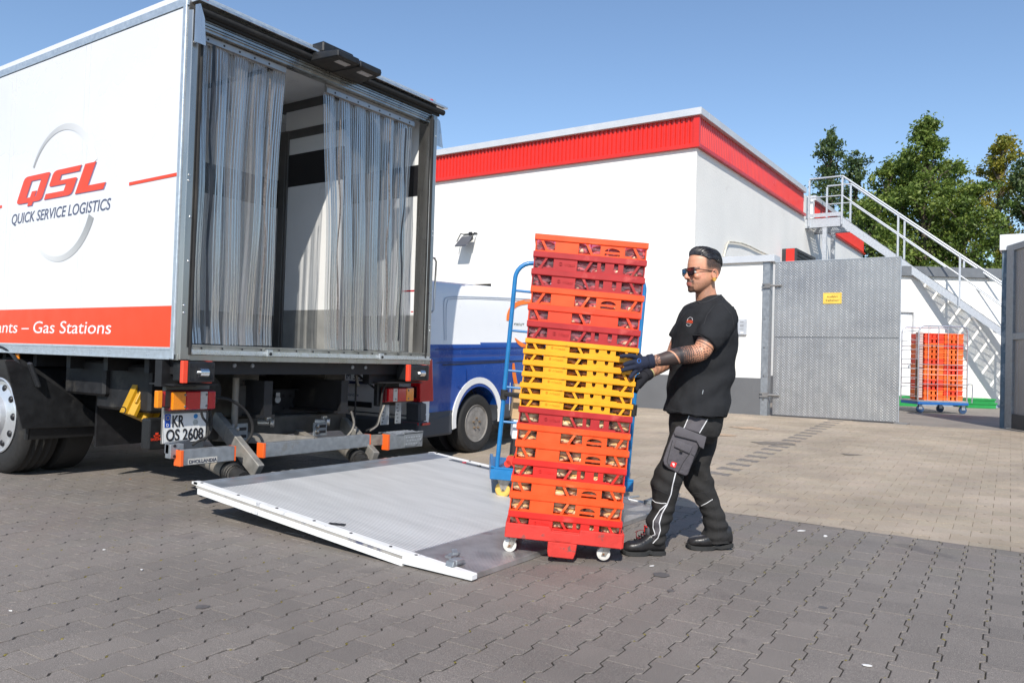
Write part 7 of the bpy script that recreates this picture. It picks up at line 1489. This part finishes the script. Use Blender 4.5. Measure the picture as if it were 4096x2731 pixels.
seamline(BT, [(2610, 1998), (2622, 2008), (2645, 2012), (2666, 2012)], .0022, PIP, 'piping', trousers); seamline(BT, [(2797, 2026), (2825, 2012), (2850, 1996)], .0022, PIP, 'piping', trousers)
seamline(BT, [(2757, 1662), (2746, 1690), (2736, 1712)], .0032, PIP, 'piping', trousers); seamline(BT, [(2830, 1676), (2815, 1702), (2797, 1731)], .0032, PIP, 'piping', trousers)
SEAM = M('trouser_seam', (.030, .030, .032), .9)
for pts in ([(2630, 1870), (2650, 1873), (2690, 1880)], [(2615, 1950), (2650, 1966), (2676, 1978)], [(2690, 1938), (2725, 1944)], [(2755, 1975), (2790, 1972), (2838, 1965)], [(2815, 1960), (2845, 2000), (2862, 2035), (2870, 2090), (2876, 2165)], [(2820, 1922), (2850, 1908)]): seamline(BT, pts, .0016, SEAM, 'seam', trousers)
def patch(tree_, poly, mat_, nm, parent, off=.003, nu=10, nvv=8):
    """cloth patch lying on a surface; poly = 4 corner pixels tl,tr,br,bl"""
    a, b, c, d = [np.array(q, float) for q in poly]; m_ = MB(); m_.nonormals = True; pts = []
    last = None
    for j in range(nvv + 1):
        for i in range(nu + 1):
            u, v = i / nu, j / nvv; q = a * (1 - u) * (1 - v) + b * u * (1 - v) + c * u * v + d * (1 - u) * v; h = hit(tree_, q[0], q[1], off)
            if h is None: h = last if last is not None else V3(q[0], q[1], 4.5)
            last = h; pts.append(h)
    m_.add(pts, [(j * (nu + 1) + i, j * (nu + 1) + i + 1, (j + 1) * (nu + 1) + i + 1, (j + 1) * (nu + 1) + i) for j in range(nvv) for i in range(nu)]); return m_.build(nm, mat_, parent, smooth=80)
patch(BT, [(2759, 1662), (2827, 1676), (2796, 1730), (2738, 1712)], TRG, 'hip_panel', trousers); patch(BT, [(2664, 2020), (2668, 2020), (2636, 2090), (2616, 2086)], TRG, 'shin_panel', trousers, .002); patch(BT, [(2616, 2086), (2636, 2090), (2640, 2122), (2622, 2134)], TRG, 'shin_panel', trousers, .002); patch(BT, [(2622, 2134), (2640, 2122), (2606, 2174), (2597, 2150)], TRG, 'shin_panel', trousers, .002)
# cargo pocket with flaps
def pouch(poly, d, th, mat_, nm, par, bev=.006, back=None):
    m_ = MB(); A = [V3(x, y, d) for x, y in poly]; B_ = [V3(x, y, d + th) for x, y in (back or poly)]; k = len(A); m_.add(A + B_, [tuple(range(k))[::-1], tuple(range(k, 2 * k))] + [(i, (i + 1) % k, k + (i + 1) % k, k + i) for i in range(k)])
    return m_.build(nm, mat_, par, bevel=bev, seg=2, smooth=50)
PD = 4.462
pk = pouch([(2697, 1722), (2806, 1752), (2789, 1800), (2752, 1896), (2742, 1903), (2712, 1892), (2672, 1872), (2656, 1858), (2652, 1838), (2668, 1790)], PD, .055, TRG, 'cargo_pocket', trousers, .008)
TRG2 = M('trouser_grey_flap', (.095, .088, .098), .85, var=.1, scale=30, bump=.3, bscale=300)
pouch([(2703, 1708), (2716, 1703), (2762, 1722), (2826, 1747), (2814, 1796), (2798, 1786), (2786, 1764), (2740, 1752), (2699, 1742), (2695, 1728)], PD - .014, .016, TRG2, 'pocket_flap', pk, .004)
pouch([(2706, 1757), (2771, 1784), (2758, 1814), (2696, 1786)], PD - .012, .012, TRG2, 'small_flap', pk, .003); pouch([(2719, 1797), (2732, 1802), (2728, 1811), (2718, 1808)], PD - .015, .004, TRM, 'flap_loop', pk, .001)
for pts in ([(2690, 1760), (2668, 1845), (2678, 1868)], [(2760, 1812), (2735, 1845), (2713, 1888)], [(2764, 1815), (2782, 1826)]):
    mm_ = MB(); mm_.tube([V3(x, y, PD - .001) for x, y in pts], .0018, 6); mm_.build('pocket_seam', SEAM, pk)
bq = pouch([(2688, 1845), (2708, 1851), (2700, 1870), (2680, 1863)], PD - .003, .003, M('badge_red', (.75, .02, .015), .5), 'red_badge', pk, 0)
mm_ = MB(); c_ = V3(2694, 1857, PD - .005); mm_.m = frame(tuple(c_), CR, (0, 0, 1)) @ Matrix.Rotation(-.28, 4, 'Y'); mm_.ell((.001, 0, .001), (.0062, .001, .0062), 12, 8); mm_.box(-.001, -.001, -.011, .001, .001, -.004); mm_.box(-.004, -.001, -.011, .004, .001, -.0095); mm_.ell((-.004, 0, .007), (.0018, .001, .0035), 8, 6); mm_.build('badge_emblem', PAPER, pk)
# ---- shoes
LEA = M('boot_leather', (.020, .019, .020), .34, var=.2, scale=25, bump=.2, bscale=70); SOL = M('boot_sole', (.016, .016, .016), .7, var=.2); LACE = M('boot_lace', (.16, .02, .025), .7); LACE2 = M('lace_black', (.015, .015, .017), .7)
def shoe(heel, toe, lift, lab, toes_up=0.0):
    hv_, tv_ = Vector(heel), Vector(toe); d = tv_ - hv_; L = d.length; ex = d.normalized(); fm = frame(tuple(hv_), ex, (0, 0, 1)); sh = None
    st = [(0.0, .026, .060, 0), (.04, .034, .100, 0), (.10, .037, .112, 0), (.20, .038, .118, 0), (.30, .037, .118, 0), (.40, .038, .100, 0), (.50, .042, .080, .004), (.62, .046, .066, .006), (.74, .048, .058, .004), (.86, .044, .053, 0), (.95, .032, .044, 0), (1.0, .014, .030, 0)]
    m_ = MB(); m_.m = fm; rs = []
    for t, hw_, hh, off in st:
        r_ = []
        for k in range(20): a = 6.2832 * k / 20; r_.append((t * L, off + hw_ * math.copysign(abs(math.cos(a)) ** .75, math.cos(a)), .022 + hh / 2 + hh / 2 * math.copysign(abs(math.sin(a)) ** .8, math.sin(a)) + lift * max(0, 1 - t * 2.2)))
        rs.append(r_)
    m_.rings(rs); up = m_.build('boot', LEA, man, smooth=70)
    m_ = MB(); m_.m = fm; rs = []
    for t, hw_, hh, off in st:
        q = hw_ + .005; z0 = .0 + lift * max(0, 1 - t * 2.2) + (.010 if .30 < t < .42 else 0) + (.012 if t >= .99 else (.004 if t > .9 else 0)); rs.append([((t * 1.03 - .015) * L, off - q, z0), ((t * 1.03 - .015) * L, off + q, z0), ((t * 1.03 - .015) * L, off + q * .96, z0 + .024), ((t * 1.03 - .015) * L, off - q * .96, z0 + .024)])
    m_.rings(rs); so_ = m_.build('sole', SOL, up, bevel=.003)
    m_ = MB(); m_.m = fm
    for i in range(13):
        if 4 <= i <= 5: continue
        t = .02 + i * .078; m_.box(t * L, -.048, -.001 + lift * max(0, 1 - t * 2.2), t * L + .011, -.041, .016 + lift * max(0, 1 - t * 2.2))
    m_.build('tread_lugs', SOL, so_)
    return up, fm, L
h1 = V3(2655, 2213, 4.60); h1.z = 0; t1 = V3(2490, 2218, 4.565); t1.z = 0; b1, F1, L1 = shoe(h1, t1, 0, 'near')
h2 = V3(2925, 2190, 4.775); h2.z = 0; t2 = V3(2750, 2200, 4.755); t2.z = 0; b2, F2, L2 = shoe(h2, t2, .018, 'far')
m_ = MB(); m_.m = F1; m_.ell((L1 * .40, 0, .135), (.016, .028, .034), 12, 8); m_.build('boot_tongue', M('tongue_grey', (.07, .07, .08), .7), b1, smooth=True)
m_ = MB(); m_.m = F1; m_.tube([(L1 * .40 + .010, -.028, .12), (L1 * .41 + .012, -.02, .162), (L1 * .41 + .012, .02, .162)], .004, 6); m_.build('tongue_edge', M('badge_red', ()), b1, smooth=True)
for i in range(5):
    t = .44 + i * .055; z = .128 - i * .010
    m_ = MB(); m_.m = F1; m_.tube([(L1 * t, -.040, z - .022), (L1 * t + .012, -.02, z - .002), (L1 * t + .012, .02, z)], .0028, 6); m_.tube([(L1 * t + .02, -.040, z - .030), (L1 * t, -.015, z - .002), (L1 * t, .015, z)], .0028, 6); m_.build('boot_lace', LACE if i % 2 else LACE2, b1)
    m_ = MB(); m_.m = F1; m_.ell((L1 * t, -.043, z - .026), (.005, .003, .005), 8, 6); m_.build('lace_hook', CHROME, b1)
m_ = MB(); m_.m = F1
for ph in (0, 1.2, 2.4, 4.0): m_.tube([(L1 * .50 + .03 * math.sin(a + ph) * (1 if ph < 2 else 1.4), -.046 - .004 * math.sin(a * 2), .105 + .026 * math.cos(a * 1.0 + ph)) for a in np.linspace(0, 3.4, 12)], .0022, 5)
m_.build('lace_bow', LACE, b1); m_ = MB(); m_.m = F2; m_.tube([(L2 * .45, -.03, .105), (L2 * .42, -.01, .118), (L2 * .42, .02, .118)], .005, 6); m_.build('boot_lace', LACE, b2)
# ---- gloves
GLM = M('glove_navy', (.012, .017, .040), .85, var=.15, scale=60, bump=.5, bscale=260)
m = MB()
PH = [(2600, 1446, .034, 4.345), (2582, 1449, .036, 4.345), (2562, 1454, .038, 4.34), (2544, 1458, .036, 4.33), (2532, 1460, .028, 4.318)]
limb(m, PH, 18)
m.ell(V3(2556, 1440, 4.332), (.026, .026, .026)); m.ell(V3(2556, 1472, 4.334), (.026, .026, .026)); m.ell(V3(2540, 1484, 4.33), (.020, .020, .020))
for pts in ([(2552, 1430, .015, 4.322), (2530, 1424, .0135, 4.305), (2505, 1423, .0125, 4.292), (2478, 1425, .0105, 4.296)], [(2545, 1447, .015, 4.318), (2522, 1450, .0135, 4.300), (2505, 1455, .0125, 4.290), (2494, 1460, .0105, 4.294)], [(2545, 1466, .015, 4.320), (2522, 1471, .0135, 4.300), (2500, 1477, .0125, 4.290), (2485, 1483, .0105, 4.294)], [(2545, 1482, .014, 4.325), (2532, 1495, .0125, 4.308), (2524, 1506, .0115, 4.298), (2517, 1512, .0095, 4.296)], [(2565, 1435, .016, 4.35), (2552, 1418, .015, 4.375), (2535, 1412, .013, 4.40)]): limb(m, pts, 12)
gl = remeshed('glove', m, .0034, 3, GLM)
cf = MB(); limb(cf, [(2590, 1447, .0385, 4.343), (2598, 1446, .041, 4.344), (2606, 1444, .0395, 4.345), (2612, 1443, .0405, 4.346)], 22); cf.build('glove_cuff', GLM, gl, smooth=True)
BG = bvh(gl); seamline(BG, [(2549, 1440), (2554, 1434), (2562, 1438), (2563, 1447), (2556, 1452), (2549, 1447), (2549, 1440)], .0018, M('glove_mark_blue', (.02, .12, .45), .5), 'glove_mark', gl)
m = MB(); limb(m, [(2584, 1500, .033, 4.70), (2570, 1512, .035, 4.69), (2556, 1528, .034, 4.68), (2546, 1545, .028, 4.67)], 16)
for pts in ([(2556, 1536, .014, 4.655), (2548, 1556, .012, 4.65), (2541, 1572, .010, 4.65)], [(2552, 1536, .014, 4.675), (2543, 1558, .012, 4.67), (2538, 1570, .010, 4.67)], [(2548, 1530, .014, 4.695), (2540, 1550, .012, 4.69), (2535, 1562, .010, 4.69)], [(2548, 1524, .013, 4.715), (2540, 1540, .011, 4.71), (2536, 1550, .009, 4.71)], [(2562, 1506, .014, 4.66), (2550, 1504, .012, 4.64)]): limb(m, pts, 10)
gl2 = remeshed('glove', m, .0036, 3, M('glove_black', (.010, .011, .018), .85, var=.2, scale=60, bump=.5, bscale=260)); cf = MB(); limb(cf, [(2580, 1503, .035, 4.695), (2590, 1497, .037, 4.705), (2596, 1492, .036, 4.712)], 18); cf.build('glove_cuff', M('glove_black', ()), gl2, smooth=True)
cf = MB(); limb(cf, [(2596, 1492, .0365, 4.712), (2599, 1490, .0365, 4.716)], 18); cf.build('cuff_edge', M('cuff_yellow', (.55, .50, .25), .8), gl2, smooth=True)
# ---- hair
HR = M('hair_black', (.012, .010, .010), .38, var=.3, scale=40, spec=.6)
m = MB(); m.m = HM
m = MB(); HC = HM @ Vector((-.008, 0, .028)); BH = BVHTree.FromPolygons([W[body.name] @ v.co for v in body.data.vertices], [tuple(p.vertices) for p in body.data.polygons])
R3 = HM.to_3x3()
def scalp(phi, th, lift=0.0, vol=1.0):
    p_, t_ = math.radians(phi), math.radians(th); d = (R3 @ Vector((math.cos(t_) * math.cos(p_), math.sin(p_), math.sin(t_) * math.cos(p_)))).normalized()
    h = BH.ray_cast(HC + d * .25, -d); q = h[0] if h[0] is not None else HC + d * .1
    edge = max(0, 1 - (abs(phi) / 60) ** 3); quiff = .010 * math.exp(-((th - 66) / 24) ** 2)
    return q + d * (.0012 + vol * (.0065 + quiff) * edge * min(1, max(0, (178 - th) / 50)) * min(1, max(.25, (th - 34) / 14)) + lift)
def th_front(phi): return 37 + 24 * (abs(phi) / 56) ** 2.0
m.nonormals = True
def capf(u, v):
    phi = (u - .5) * 112; t0 = th_front(phi); t1 = 178 - 52 * (abs(phi) / 56) ** 2
    return scalp(phi, t0 + (t1 - t0) * v, 0, .35)
m.sheet(capf, 30, 34); cap_ = m.build('hair', HR, man, smooth=80)
m = MB(); r_ = random.Random(5)
for i in range(1100):
    phi0 = r_.uniform(-56, 56); t0 = th_front(phi0) + r_.uniform(-1, 80) * (r_.random() < .65); L_h = r_.uniform(45, 85); dphi = phi0 * .16 + r_.uniform(-7, 7); k_ = r_.uniform(.0004, .004); vl = r_.uniform(.35, 1.15)
    P = [scalp(max(-59, min(59, phi0 + dphi * t)), min(178 - 52 * (abs(phi0) / 56) ** 2, t0 + L_h * t), 0.0004 + k_ * math.sin(t * 3.1), vl) for t in np.linspace(0, 1, 9)]
    m.tube(P, [.0006, .0013, .0017, .0018, .0017, .0015, .0012, .0008, .0003], 4)
m.build('hair_strands', M('hair_strand', (.016, .013, .013), .36, var=.6, scale=90, spec=.8), cap_, smooth=True)
# ---- sunglasses, ear plug, eyes
GLS = M('sunglass_frame', (.010, .010, .012), .2, coat=.8); LEN = M('sunglass_lens', (.02, .022, .028), .06, var=.02, spec=1.0, coat=1)
sgl = MB(); sgl.m = HM
for s in (1, -1):
    c = (.106, s * .034, -.004); pts = [(-.026, .018), (.026, .020), (.025, -.008), (.015, -.021), (-.012, -.021), (-.023, -.008)]
    yaw = Matrix.Translation(c) @ Matrix.Rotation(s * .16, 4, 'Z'); sgl.m = HM @ yaw; k = len(pts)
    for i in range(k): a, b = pts[i], pts[(i + 1) % k]; sgl.bar((0, a[0], a[1]), (0, b[0], b[1]), .006, .0042 if a[1] < 0 else .006, (1, 0, 0))
sgl.m = HM; sgl.bar((.109, -.010, .006), (.109, .010, .006), .004, .004); 
for s in (1, -1): sgl.tube([(.100, s * .060, .010), (.085, s * .068, .009), (.03, s * .078, .005), (-.02, s * .083, .000), (-.035, s * .080, -.012)], .0024, 6)
gg = sgl.build('sunglasses', GLS, man)
for s in (1, -1):
    m = MB(); m.m = HM @ Matrix.Translation((.106, s * .034, -.004)) @ Matrix.Rotation(s * .16, 4, 'Z'); m.prism([(-.026, .018), (.026, .020), (.025, -.008), (.015, -.021), (-.012, -.021), (-.023, -.008)], (.0005, 0, 0), (0, 1, 0), (0, 0, 1), .0015); m.build('lens', LEN, gg)
    m = MB(); m.m = HM; m.ell((.076, s * .031, -.006), (.012, .012, .012), 14, 10); m.build('eye', M('eye_white', (.6, .58, .55), .2), body, smooth=True)
    m = MB(); m.m = HM; m.cyl((-.022, s * .076, -.046), (-.022, s * .088, -.046), .0115, 20); m.build('ear_plug', M('gold_plug', (.65, .33, .04), .2, .3, var=.3, scale=150, coat=1), body, smooth=30)
m = MB(); m.m = HM; m.ell((.096, .016, -.084), (.002, .002, .002), 8, 6); m.ell((.098, .014, -.074), (.002, .002, .002), 8, 6); m.ell((-.034, .080, -.032), (.0025, .0025, .0025), 8, 6); m.build('piercing', CHROME, body)
m = MB(); m.m = HM; m.tube([(-.028 + .020 * math.cos(a), .080, -.016 + .027 * math.sin(a)) for a in np.linspace(-.9, 3.9, 14)], .0038, 8); m.build('ear_rim', M('skin_ear', (.66, .27, .17), .5), body, smooth=True)

for o in list(bpy.data.objects):   # groups of tiny fittings too small to pick apart
    if o.name.split('.')[0] in ('vent_hole', 'punched_holes', 'piercing', 'rim_holes', 'wheel_nuts', 'bolt_hole', 'lamp_screws', 'rail_screws', 'sill_screws', 'edge_screws', 'speaker_slots', 'euro_stars', 'boot_lace', 'hair_strands'): o['kind'] = 'stuff'
